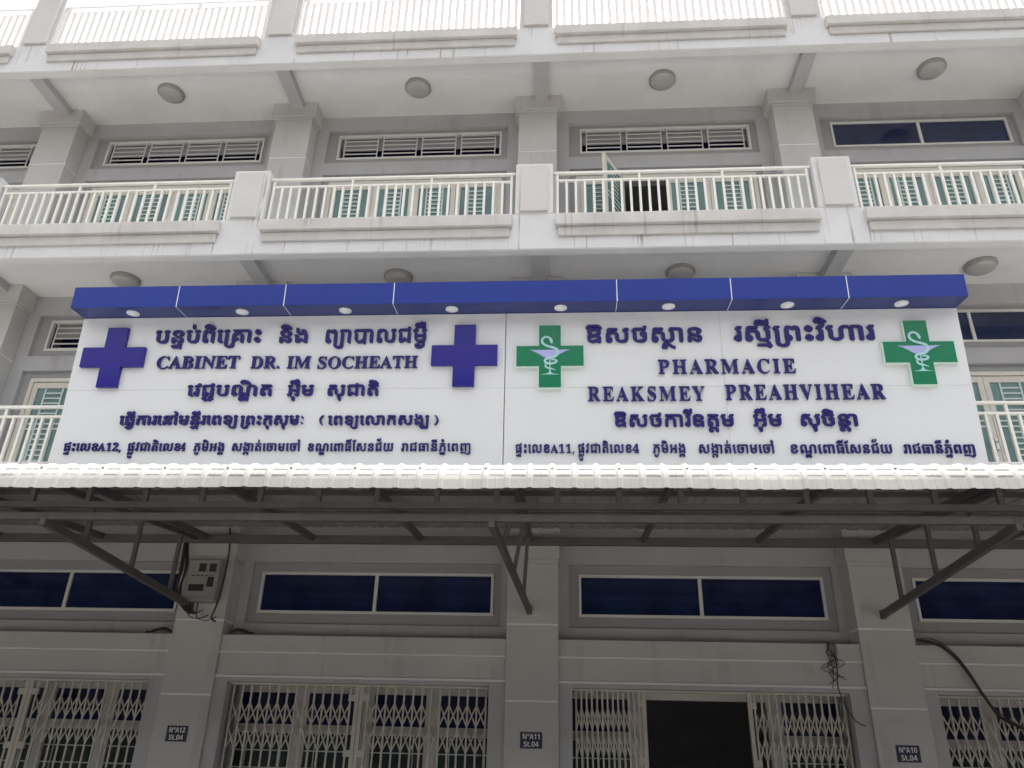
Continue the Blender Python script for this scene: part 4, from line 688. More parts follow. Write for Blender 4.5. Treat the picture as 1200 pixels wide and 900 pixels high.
13:([[180,0,-6,1,-4,2,-4,2,-3,2,-4,4,-1,2,-1,4,0,5,2,1,6,0,5,-1,2,-3,0,-6,1,-1,2,-1,4,0,5,0,4,2,2,2,1,2,0,2,0,47,-1,2,-6,7,0,3,2,4,5,5,14,0,3,-2,2,-2,0,-4,0,-2,-2,-1,-9,0,-1,0,1,-2,7,-7,1,-2,0,-51,0,-4,-2,-3,-2,-2,-5,-3,-10,-2],[643,0,-4,1,-5,3,-5,4,-2,3,-1,5,-3,3,0,3,1,1,1,0,10,0,2,0,4,-3,0,-1,1,-6,1,-1,1,0,3,0,1,3,1,9,-1,0,-7,0,-2,1,-11,8,-2,1,-14,-9,-11,0,-4,1,-2,2,0,23,-1,2,-3,2,-2,2,0,5,1,1,11,0,4,-2,3,-2,2,-2,1,-3,0,-11,1,-1,1,0,7,5,2,1,3,-2,10,-7,1,0,0,2,0,21,0,3,-2,0,-9,-2,-6,-1,-10,2,-8,4,-4,5,-2,4,0,17,1,2,9,0,4,-2,1,-1,1,-2,0,-15,0,-2,2,0,5,0,3,1,0,1,-2,4,1,3,2,3,4,2,5,0,5,-1,5,-2,3,-3,2,-5,-1,-5,5,-5,2,-5,0,-35,0,-3,1,0,6,-1,3,-2,2,-2,0,-6,2,-1,2,0,1,1,2,3,0,50,-1,3,-6,6,-1,3,5,6,2,2,2,1,12,0,4,-2,1,-2,1,-4,-1,-2,-1,-1,-9,0,-1,0,0,-2,8,-7,1,-2,0,-54,-2,-5,-2,-2,-2,-2,-7,-2,-7,0,-8,2,-9,-2],[18,25,-6,3,-3,3,-1,35,-1,2,-6,7,-1,2,0,1,1,2,5,5,3,2,13,0,3,-2,2,-3,0,-4,-1,-1,-10,-1,-1,0,0,-1,9,-10,1,-29,1,-1,4,-1,3,-2,1,-2,0,-4,-1,-1,-1,-1],[53,25,-6,3,-3,3,-1,2,0,42,1,4,1,3,2,2,3,2,6,1,5,-1,9,-4,7,4,6,1,5,-1,7,-3,4,-5,1,-5,0,-46,0,-2,-2,-1,-8,1,-3,1,-2,3,-1,45,-1,1,-1,0,-5,-4,-3,-1,-5,2,-4,3,-2,0,-3,-1,-1,-3,0,-20,1,-1,6,-4,4,-4,1,-3,0,-6,-2,-4,-4,-3,-4,-2],[142,25,-5,1,-5,2,-5,2,-4,4,-2,3,-1,3,0,11,2,1,7,0,5,-2,2,-2,0,-9,1,-2,1,-1,4,-1,6,1,5,2,2,4,0,6,-2,1,-17,4,-11,5,-4,3,-3,4,-1,4,0,5,1,4,3,3,3,2,4,2,5,1,6,1,9,0,5,-1,8,-2,5,-3,3,-2,3,-3,2,-3,0,-3,0,-3,-2,-1,-8,0,-3,2,-2,1,-1,5,-1,1,-3,1,-6,0,-8,-1,-5,-2,-1,-2,-1,-2,0,-3,1,-2,1,-1,4,-1,15,-3,1,0,3,2,2,1,5,0,5,-2,3,-3,1,-2,0,-4,-3,-5,0,-8,-1,-4,-2,-3,-2,-2,-4,-2,-5,-2,-5,-1],[237,25,-7,3,-2,2,-1,2,-1,35,-1,2,-6,6,-1,2,1,1,1,2,5,5,2,2,13,0,4,-2,1,-3,0,-4,-1,-1,-9,-1,-1,0,-1,-1,8,-8,1,-1,1,-30,1,-1,4,-1,3,-2,1,-2,0,-4,-1,-1,-1,-1],[272,25,-5,2,-3,2,-2,2,-1,3,0,37,1,4,1,2,2,4,5,3,7,2,7,1,11,-1,8,-2,7,-5,5,-5,1,-5,0,-27,0,-4,2,-2,5,-1,7,1,3,0,3,3,2,3,0,25,-1,2,-6,6,-1,2,1,3,6,6,3,1,33,0,4,-1,6,-3,3,-3,1,-2,1,-3,1,-6,0,-42,-1,-2,-10,0,-4,2,-1,2,-1,45,0,1,-1,1,-2,0,-21,0,-3,0,0,-1,8,-8,1,-3,0,-27,-1,-3,-2,-3,-3,-3,-3,-1,-6,-2,-5,-1,-8,0,-6,1,-5,2,-9,5,-4,5,-2,7,0,29,-1,2,-1,0,-7,1,-7,-1,-3,-1,-3,-3,-1,-4,0,-16,2,-2,5,-3,5,-5,1,-4,-1,-6,-2,-3,-4,-3,-4,-1],[413,25,-5,2,-1,3,0,31,3,5,2,2,6,3,6,2,6,0,8,0,8,-1,6,-2,6,-3,4,-4,2,-3,1,-4,0,-29,-1,-2,-1,-1,-8,1,-4,1,-1,2,-1,2,0,29,-1,2,-1,1,-8,1,-6,-1,-4,-1,-3,-1,-1,-2,-2,-3,0,-29,0,-1,-2,-1],[494,25,-5,2,-3,2,-2,2,-1,4,1,25,1,5,2,3,3,2,0,1,-3,4,0,3,1,2,6,6,2,1,30,0,2,-1,3,-2,1,-1,0,-2,0,-3,-1,-1,-28,-1,-1,0,-1,-1,1,-1,2,0,9,-1,9,-1,7,-3,3,-3,4,-3,2,-5,0,-3,0,-15,1,-2,1,-1,1,-1,5,-1,7,1,4,1,2,3,1,3,0,23,-1,2,-6,7,-1,2,1,2,5,7,3,1,13,0,3,-2,2,-1,0,-2,0,-3,0,-2,-2,-1,-9,0,-1,0,0,-2,8,-7,1,-3,0,-25,-2,-6,-3,-4,-7,-3,-8,-2,-13,1,-9,3,-7,5,-4,5,-1,5,0,14,-1,4,-3,1,-8,0,-5,-1,-3,-2,-2,-3,-1,-4,1,-2,7,-4,4,-4,1,-6,-1,-5,-2,-4,-4,-2,-4,-1],[413,77,-4,2,-1,2,0,5,0,1,2,0,49,0,4,-2,1,-2,1,-1,0,-4,-2,-2]],1379.7),
14:([[0,0,0,1,5,7,4,12,3,10,1,8,0,12,-1,7,-2,9,-3,9,-7,11,1,1,5,0,2,-1,5,-6,2,-4,3,-9,4,-14,0,-5,0,-10,-2,-13,-3,-8,-3,-8,-3,-5,-4,-4]],44.3),
15:([[35,0,0,2,-1,1,-20,-1,-4,0,-2,1,-2,2,0,1,0,4,2,2,3,2,19,2,4,1,1,1,-2,0,0,1,0,2,1,1,12,0,1,-1,0,-3,-2,-2,-2,-2,-7,-1,-16,-3,-3,-1,0,-1,2,-1,24,3,4,0,0,-7,-1,-2,-2,-1],[81,26,-5,2,-3,2,-3,4,0,4,1,5,3,3,3,3,5,1,5,-1,3,-3,3,-3,1,-5,-2,-5,-2,-4,-5,-2],[6,27,-1,1,0,36,-1,2,-4,7,0,2,1,3,7,7,29,1,2,0,0,1,0,6,1,1,11,0,1,-1,0,-10,-2,-3,-2,-2,-6,-1,-31,0,-1,-1,-1,-1,1,-2,7,-8,0,-25,1,-1,10,7,1,1,8,-7,2,-1,0,10,-1,1,-2,1,-4,1,-3,3,-1,3,0,4,1,2,3,3,4,3,3,0,7,0,4,-1,1,-1,1,-3,0,-38,-1,0,-11,0,-11,8,-1,0,-11,-8],[116,27,-4,2,-1,2,0,36,-5,7,-1,2,1,3,5,6,13,1,1,-1,0,-1,0,-7,-1,0,-7,0,-1,-1,7,-8,0,-31,2,-1,5,-1,0,-7,0,-1,-1,0],[147,27,-4,2,-2,3,0,39,1,5,2,3,2,2,4,2,5,2,12,1,5,-1,5,-2,5,-3,3,-4,1,-4,0,-28,0,-3,2,-3,2,-1,3,-1,5,0,3,0,2,2,2,3,0,3,0,23,0,1,-5,6,0,3,0,2,6,6,12,1,1,-1,0,-8,-1,0,-7,0,0,-1,5,-6,2,-3,0,-25,-2,-6,-3,-4,-3,-2,-4,-2,-7,-1,-5,0,-6,1,-5,1,-6,4,-2,4,-2,6,0,29,-1,2,-2,2,-3,1,-6,0,-5,-2,-2,-3,0,-21,1,-1,3,-1,2,-1,3,-2,2,-4,0,-7,-3,-4,-4,-3,-3,-1],[255,27,-6,1,-4,2,-3,2,-3,3,-2,5,0,15,1,1,19,3,9,3,3,2,2,3,0,2,0,3,-1,3,-5,2,-8,0,-3,-1,-3,-1,-2,-3,2,-2,3,-1,0,-6,-1,-1,-6,0,-5,1,-3,2,-2,4,0,5,2,5,2,1,4,3,4,1,6,2,11,0,6,-2,4,-1,3,-2,2,-1,2,-3,1,-3,0,-3,0,-4,-1,-3,-4,-4,-6,-4,-12,-4,-11,-3,-1,-1,1,-7,1,-3,4,-2,3,0,6,0,3,0,2,2,2,2,0,9,1,1,11,0,1,0,0,-1,0,-6,0,-4,-2,-4,-2,-2,-5,-4,-5,-1,-5,-1],[80,34,3,0,1,0,2,3,0,2,-2,3,-4,0,-1,-1,-1,-1,0,-4],[154,35,1,-1,1,1,1,2,0,4,-2,1,-1,0,0,-1],[37,58,2,0,0,4,0,1,-2,0,-1,-2,0,-2],[79,63,-5,3,-3,3,-1,5,0,4,2,4,4,3,5,1,5,0,3,-2,3,-4,2,-5,-1,-4,-2,-4,-3,-2,-3,-2],[80,70,2,0,2,1,2,2,0,2,0,2,-2,2,-4,0,-1,-1,-1,-2,0,-3]],568.7),
16:([[183,0,-1,2,5,22,1,0,9,0,0,-1,-1,-3,-3,-10,-4,-9,-1,-1],[1,13,-1,1,0,1,4,2,2,2,2,3,23,58,1,2,2,0,1,-1,24,-57,4,-6,1,-1,3,-2,0,-1,-1,-1,-30,0,-1,1,1,1,5,2,2,1,0,1,0,4,-4,9,-21,0,-2,-1,-2,-6,-2,-3,0,-3,1,-1,2,-1,5,-2,0,-2,-1,0],[77,13,-1,1,0,4,8,0,3,1,1,1,1,2,0,50,0,1,-1,0,-5,-5,-3,-2,-3,-2,-2,1,-3,1,-1,2,-1,3,1,1,9,4,13,8,10,0,1,-1,0,-60,1,-3,2,-1,3,-1,7,0,0,-1,0,-3,-1,-1],[126,13,-1,1,1,9,17,18,6,7,5,8,2,10,0,4,-2,6,-3,3,-5,0,-3,-2,-2,-3,-2,-7,0,-5,-3,0,-3,1,-3,1,-3,3,-1,4,1,5,2,3,3,2,4,2,6,2,5,1,7,-1,5,-1,4,-2,4,-3,3,-6,1,-2,0,-4,-2,-6,-4,-7,-7,-8,-22,-21,2,-1,23,0,4,3,1,2,2,5,5,0,0,-1,0,-20,-1,0],[19,37,17,0,1,1,-9,21,-1,0,-1,-3,-7,-17]],394.1),
17:([[23,0,-5,2,-5,3,-1,3,-1,3,1,10,1,1,8,-1,1,-1,0,-8,1,-2,2,-2,3,0,3,1,1,2,0,9,0,1,10,0,0,-1,0,-10,0,-3,-2,-2,-3,-3,-3,-1,-4,-1],[5,28,-1,1,0,4,2,7,2,5,4,3,3,1,5,1,4,-2,3,-3,4,-8,2,-1,1,0,2,0,1,2,1,5,0,5,1,1,9,1,1,-1,0,-6,-2,-7,-2,-4,-3,-2,-2,-1,-4,-1,-2,0,-4,1,-5,4,-4,8,-2,1,-2,-2,-1,-2,-1,-10,-1,0],[6,55,-1,1,0,36,0,1,-5,7,0,3,1,2,7,8,30,1,1,1,0,6,1,1,11,0,1,-1,0,-10,-2,-3,-3,-2,-2,-1,-34,0,-2,-1,0,-1,2,-3,5,-5,1,-2,0,-25,1,-1,11,7,9,-7,1,0,0,10,0,1,-5,1,-4,3,-2,3,0,4,1,2,1,2,2,3,6,2,6,0,3,0,4,-2,1,-3,0,-38,-1,-1,-11,1,-11,8,-2,-1,-10,-7],[76,55,-5,1,-3,1,-1,3,-2,3,0,5,2,4,2,2,3,2,4,1,0,1,0,16,-7,8,-1,1,0,2,6,8,1,0,4,1,2,0,0,2,0,5,1,1,11,0,1,-1,0,-8,-1,-4,-2,-2,-2,-1,-3,-1,-6,0,0,-1,7,-6,2,-3,0,-35,-2,-3,-2,-2,-4,-1],[110,55,-1,1,0,37,-4,7,-1,2,2,4,6,7,2,1,28,0,1,0,1,1,0,6,0,1,11,0,1,-1,0,-6,1,-1,15,0,5,-1,4,-2,3,-2,1,-4,1,-4,0,-45,-1,-1,-11,-1,-1,1,0,46,-1,2,-1,1,-4,1,-51,0,-1,0,-1,-1,0,-2,8,-9,0,-25,1,-1,10,8,2,-1,8,-7,1,0,0,31,1,1,10,0,1,0,0,-43,0,-1,-1,-1,-11,1,-10,8,-1,1,-12,-9],[211,55,-2,0,-3,2,-1,1,-1,3,0,22,2,6,2,4,5,3,4,1,5,1,6,1,6,-1,6,-1,3,-1,5,-3,3,-4,1,-6,0,-28,-1,-1,-10,0,-1,1,-1,28,0,3,-2,2,-2,1,-8,1,-5,-1,-4,-2,-1,-4,0,-4,1,-1,4,-1,3,-2,2,-3,1,-4,0,-3,-1,-4,-2,-3,-3,-2,-6,-2],[277,55,-5,1,-2,3,0,36,0,1,-5,6,0,2,1,3,5,6,13,1,0,-1,1,-1,0,-7,-1,0,-8,0,-1,-1,8,-9,0,-29,1,-2,0,-1,5,0,0,-7,0,-1,-1,-1],[308,55,-5,1,-1,2,-1,2,0,38,1,6,4,4,3,3,5,1,10,1,9,-1,5,-1,4,-3,3,-5,1,-6,0,-28,1,-2,2,-2,4,-2,3,0,4,1,2,1,2,3,1,3,0,24,-6,8,0,1,0,1,7,8,12,1,1,-1,0,-7,0,-1,-8,0,-1,0,0,-1,7,-8,0,-1,0,-27,-1,-5,-3,-3,-2,-2,-4,-2,-5,-1,-6,-1,-10,2,-5,1,-4,3,-3,5,-1,3,0,28,0,4,-2,2,-2,2,-4,1,-3,0,-5,-2,-3,-3,-1,-2,0,-19,1,-1,4,-1,2,-1,2,-1,1,-2,1,-2,1,-4,-1,-5,-2,-4,-4,-2,-5,-2],[418,55,-8,1,-5,1,-2,1,-3,3,-2,4,-2,4,0,14,1,0,20,4,9,3,3,2,1,2,1,4,0,2,-3,3,-3,1,-6,1,-6,-1,-3,-2,-1,-3,1,-1,3,-2,0,-6,-1,0,-7,0,-4,1,-3,3,-2,4,0,3,1,3,3,4,4,2,4,2,5,1,7,1,11,-2,6,-2,3,-2,2,-3,2,-6,0,-2,-2,-5,-3,-5,-6,-3,-10,-4,-13,-3,-1,-1,0,-5,1,-3,2,-3,3,-1,7,-1,5,1,2,2,2,2,0,3,0,6,1,1,1,0,10,0,1,-1,0,-9,-1,-3,-2,-4,-5,-3,-5,-2,-4,-1],[75,62,1,0,0,1,0,5,0,1,-2,0,-1,-2,0,-3],[217,62,2,1,2,2,-1,4,-2,1,-1,-1,0,-6],[314,62,1,0,1,1,1,3,0,2,-2,2,-1,0,-1,-1,0,-6],[38,85,1,0,0,1,0,4,0,1,-2,-1,-1,-1,0,-2],[205,105,-1,1,0,6,1,1,1,1,45,0,0,-1,1,-1,0,-6,0,-1,-1,0],[211,120,-3,1,-1,2,-2,4,1,4,1,2,3,3,4,3,3,1,4,0,6,0,8,-3,7,-4,5,-4,2,-2,0,-6,0,-1,-1,0],[215,127,19,0,1,0,0,1,-8,4,-3,0,-4,0,-2,0,-2,-1,-1,-3]],887.7),
18:([[17,0,-1,1,1,4,6,1,2,1,2,1,1,2,-1,8,-1,0,-25,1,-1,1,0,5,28,46,2,1,12,-1,0,-1,1,-44,1,-1,8,0,0,-1,0,-5,-8,-1,-1,0,0,-8,1,-2,1,-2,3,0,4,-1,0,-1,0,-3,-1,-1],[8,25,18,0,1,0,1,22,0,2,0,10,-1,-1,-19,-31]],105.0),
19:([[26,0,-7,2,-2,2,-1,2,-1,3,0,12,1,1,8,-1,1,-1,0,-8,0,-2,3,-2,3,0,2,0,2,2,0,10,0,1,10,0,0,-1,0,-10,-1,-5,-4,-3,-4,-1,-4,-1],[209,1,-1,1,0,12,1,2,3,3,3,2,8,1,13,0,5,-1,4,-1,3,-3,2,-2,0,-2,0,-11,-1,-1,-10,0,0,1,-1,11,-1,2,-1,1,-5,1,-5,0,-4,-1,-2,-2,-1,-3,1,-1,4,2,3,1,3,-4,-1,-2,-9,-4,-2,-2],[10,27,-4,1,-3,3,-2,2,-1,4,1,1,4,2,1,0,2,-3,2,0,1,1,0,2,-3,12,0,5,1,6,4,4,7,4,4,1,8,0,6,0,6,-2,4,-2,4,-3,2,-5,1,-3,0,-28,-1,-1,-11,0,-1,0,0,28,0,3,-2,2,-2,2,-5,1,-3,0,-3,-1,-4,-1,-2,-2,-1,-3,0,-4,3,-12,0,-4,-2,-6,-2,-2,-2,-1,-5,-1],[96,28,-6,0,-8,2,-4,3,-2,3,-2,3,0,4,0,25,-6,7,0,2,1,2,5,7,13,0,1,-1,0,-7,-1,0,-8,0,-1,-1,8,-8,0,-8,1,0,20,0,1,0,0,1,0,6,-5,8,0,3,6,7,13,0,1,-1,-1,-7,-1,0,-7,0,-1,-1,7,-7,1,-2,0,-23,-1,-7,-3,-5,-5,-3,-8,-2],[136,28,-1,1,0,6,1,1,4,1,1,1,0,29,0,2,-5,6,0,2,1,3,4,6,2,0,11,0,1,0,1,-7,-1,-1,-8,0,-1,-1,8,-8,0,-7,0,-1,20,0,1,0,1,1,0,6,-6,8,1,3,6,7,13,0,0,-1,0,-7,-1,0,-8,0,0,-1,7,-7,1,-2,0,-35,-2,-3,-3,-2,-4,0,-9,0,-1,1,0,6,1,1,3,1,2,1,-1,14,-1,0,-19,0,-1,0,0,-1,0,-19,-1,-2,-2,-1,-5,-1],[208,28,-1,1,0,23,-1,1,-3,1,0,1,0,6,0,1,11,0,4,-1,2,-4,0,-17,1,0,10,8,10,-8,1,0,0,1,0,20,-1,4,-3,3,-10,-2,-6,0,-4,0,-5,3,-4,3,-1,5,0,18,1,0,9,0,1,0,1,-18,2,-3,3,-1,2,0,4,1,0,1,-2,3,0,4,2,4,2,2,2,1,5,1,3,-1,3,-2,2,-1,2,-4,0,-4,-2,-4,4,-4,2,-3,1,-3,-1,-36,-1,0,-11,0,-9,8,-2,1,-2,-1,-10,-8],[95,36,4,0,3,1,3,1,2,2,1,2,0,9,0,1,-21,0,-1,0,0,-9,1,-2,2,-3],[8,78,-1,1,0,6,0,1,1,0,45,0,1,0,1,-1,0,-6,-1,-1,-1,0],[77,93,-3,1,-1,2,-1,3,0,4,2,4,2,2,3,3,4,1,7,0,10,-2,8,-5,5,-3,2,-3,0,-6,0,-1,-1,0],[82,100,20,0,-1,1,-4,2,-7,3,-4,-1,-2,0,-2,-2,-1,-2]],509.4),
20:([[97,0,-1,1,0,9,1,4,1,2,2,2,5,2,8,2,9,0,5,-1,5,-1,4,-2,2,-3,1,-2,0,-12,-1,-1,-10,0,0,1,-1,11,-1,2,-5,2,-7,0,-3,-1,-2,-2,-1,-2,0,-10,0,-1],[5,27,-3,2,-1,1,-1,2,0,26,2,6,5,5,-4,6,0,2,6,8,26,0,1,0,0,-7,0,-1,-21,0,-1,-1,1,-1,3,-3,10,-1,6,-1,4,-1,4,-4,2,-2,1,-6,0,-17,2,-2,1,-1,4,-2,5,0,4,2,2,2,1,3,0,25,-5,8,-1,1,1,2,6,7,12,0,1,0,0,-7,0,-1,-8,0,-1,-1,7,-7,0,-2,0,-27,-1,-5,-4,-4,-2,-1,-4,-2,-7,-1,-11,0,-8,3,-3,3,-3,4,-1,4,0,14,-1,5,-1,1,-3,2,-8,0,-3,-1,-2,-2,-1,-3,-1,-6,1,-1,3,-1,4,-1,2,-3,2,-6,-1,-4,-2,-4,-2,-2,-3,-1,-3,-1],[97,27,-1,1,0,23,-1,2,-3,1,0,7,0,1,10,0,3,-1,2,-2,1,-3,1,-17,1,1,10,7,10,-8,1,0,0,1,0,19,-1,4,-1,2,-2,2,-9,-2,-9,0,-5,2,-3,1,-3,4,-1,4,0,18,1,0,9,0,1,0,1,-17,1,-3,3,-2,4,0,3,2,-2,3,0,5,2,3,2,2,3,1,6,0,4,-1,2,-3,1,-3,0,-4,-2,-4,5,-4,2,-3,0,-4,0,-35,-1,0,-11,0,-11,9,-12,-9],[162,27,-1,1,0,45,-1,2,-3,2,-16,0,0,1,0,6,1,1,22,0,3,-1,2,-1,3,-3,2,-5,-1,-47,-1,-1],[198,27,-4,1,-1,2,-1,2,1,25,0,4,3,4,6,4,5,1,6,1,6,0,6,-1,5,-1,5,-3,3,-5,1,-4,0,-30,-1,0,-10,0,-1,0,0,30,-2,3,-2,1,-3,1,-7,0,-4,-1,-3,-2,-1,-3,0,-5,1,-1,3,-1,2,-1,2,-1,2,-2,1,-3,0,-5,-1,-4,-3,-3,-5,-3],[263,27,-3,1,-1,3,-1,36,0,1,-5,6,0,3,2,3,4,5,12,0,1,0,0,-1,0,-7,-1,0,-7,0,0,-1,7,-9,0,-30,1,-1,5,-1,1,-7,-1,-1,-1,0],[307,27,-8,2,-4,1,-4,4,-2,4,-1,3,0,24,-4,6,-1,3,2,4,6,7,1,0,64,0,4,-1,3,-2,2,-2,1,-4,0,-48,0,-1,-1,0,-10,0,-1,1,0,45,-2,3,-3,1,-55,0,-1,-1,-1,-1,1,-2,7,-7,1,-23,1,-4,2,-2,2,-1,3,-1,7,1,4,1,2,4,1,4,0,4,-6,2,-2,2,-2,1,-1,4,0,3,0,2,1,2,2,2,2,2,5,1,7,0,4,-1,2,-2,0,-2,1,-22,-1,-4,-2,-5,-4,-3,-6,-3,-7,-1],[406,27,-5,0,-7,3,-5,3,-2,3,-2,7,0,24,-5,8,0,2,6,8,13,0,1,-1,-1,-7,-1,0,-7,0,-1,-1,7,-8,1,-7,1,-1,20,0,1,1,0,6,-6,8,0,2,1,2,5,6,13,0,1,-1,0,-7,-1,0,-7,0,-1,-1,1,-1,5,-5,1,-3,0,-24,-1,-7,-3,-4,-5,-3,-6,-2],[456,27,-3,2,-2,3,0,35,-5,8,0,2,1,3,5,5,12,0,1,0,1,-1,-1,-7,-1,0,-7,0,-1,-1,7,-8,1,-30,1,-2,5,-1,0,-7,0,-1,-1,0],[499,27,-6,1,-6,3,-2,2,-2,2,-2,4,0,26,-4,6,-1,3,2,4,6,7,65,0,5,-1,2,-2,2,-3,1,-3,0,-48,0,-1,-1,0,-10,0,-1,1,-1,44,0,3,-2,1,-2,1,-56,0,-1,-2,1,-1,7,-9,1,-24,1,-3,2,-1,4,-1,6,-1,5,2,2,1,1,4,0,8,-7,2,-3,4,0,2,0,4,0,2,2,3,5,3,3,0,6,0,5,-1,2,-3,0,-26,-2,-5,-2,-3,-2,-1,-6,-3,-8,-1],[13,35,1,-1,1,1,1,3,0,3,-2,1,-1,0,-1,-1],[205,35,1,-1,1,1,1,2,0,3,0,1,-2,1,-1,0,0,-1],[404,36,8,-1,4,2,2,1,1,2,1,3,0,8,0,1,-21,0,-1,-1,0,-8,0,-3,2,-2],[321,58,1,0,1,0,0,4,-1,1,-1,0,-2,-2,0,-2],[514,58,1,0,1,4,-1,1,-2,-1,-1,-1,0,-2],[193,77,-1,1,0,6,1,1,1,0,44,0,1,0,1,-1,0,-6,-1,-1,-1,0],[545,88,-1,1,0,13,-1,2,-6,0,-1,7,1,1,11,0,4,0,2,-2,2,-2,1,-3,0,-17,-1,-1],[210,92,0,2,0,17,1,1,8,0,1,-1,-1,-18,-1,-1]],1118.0),
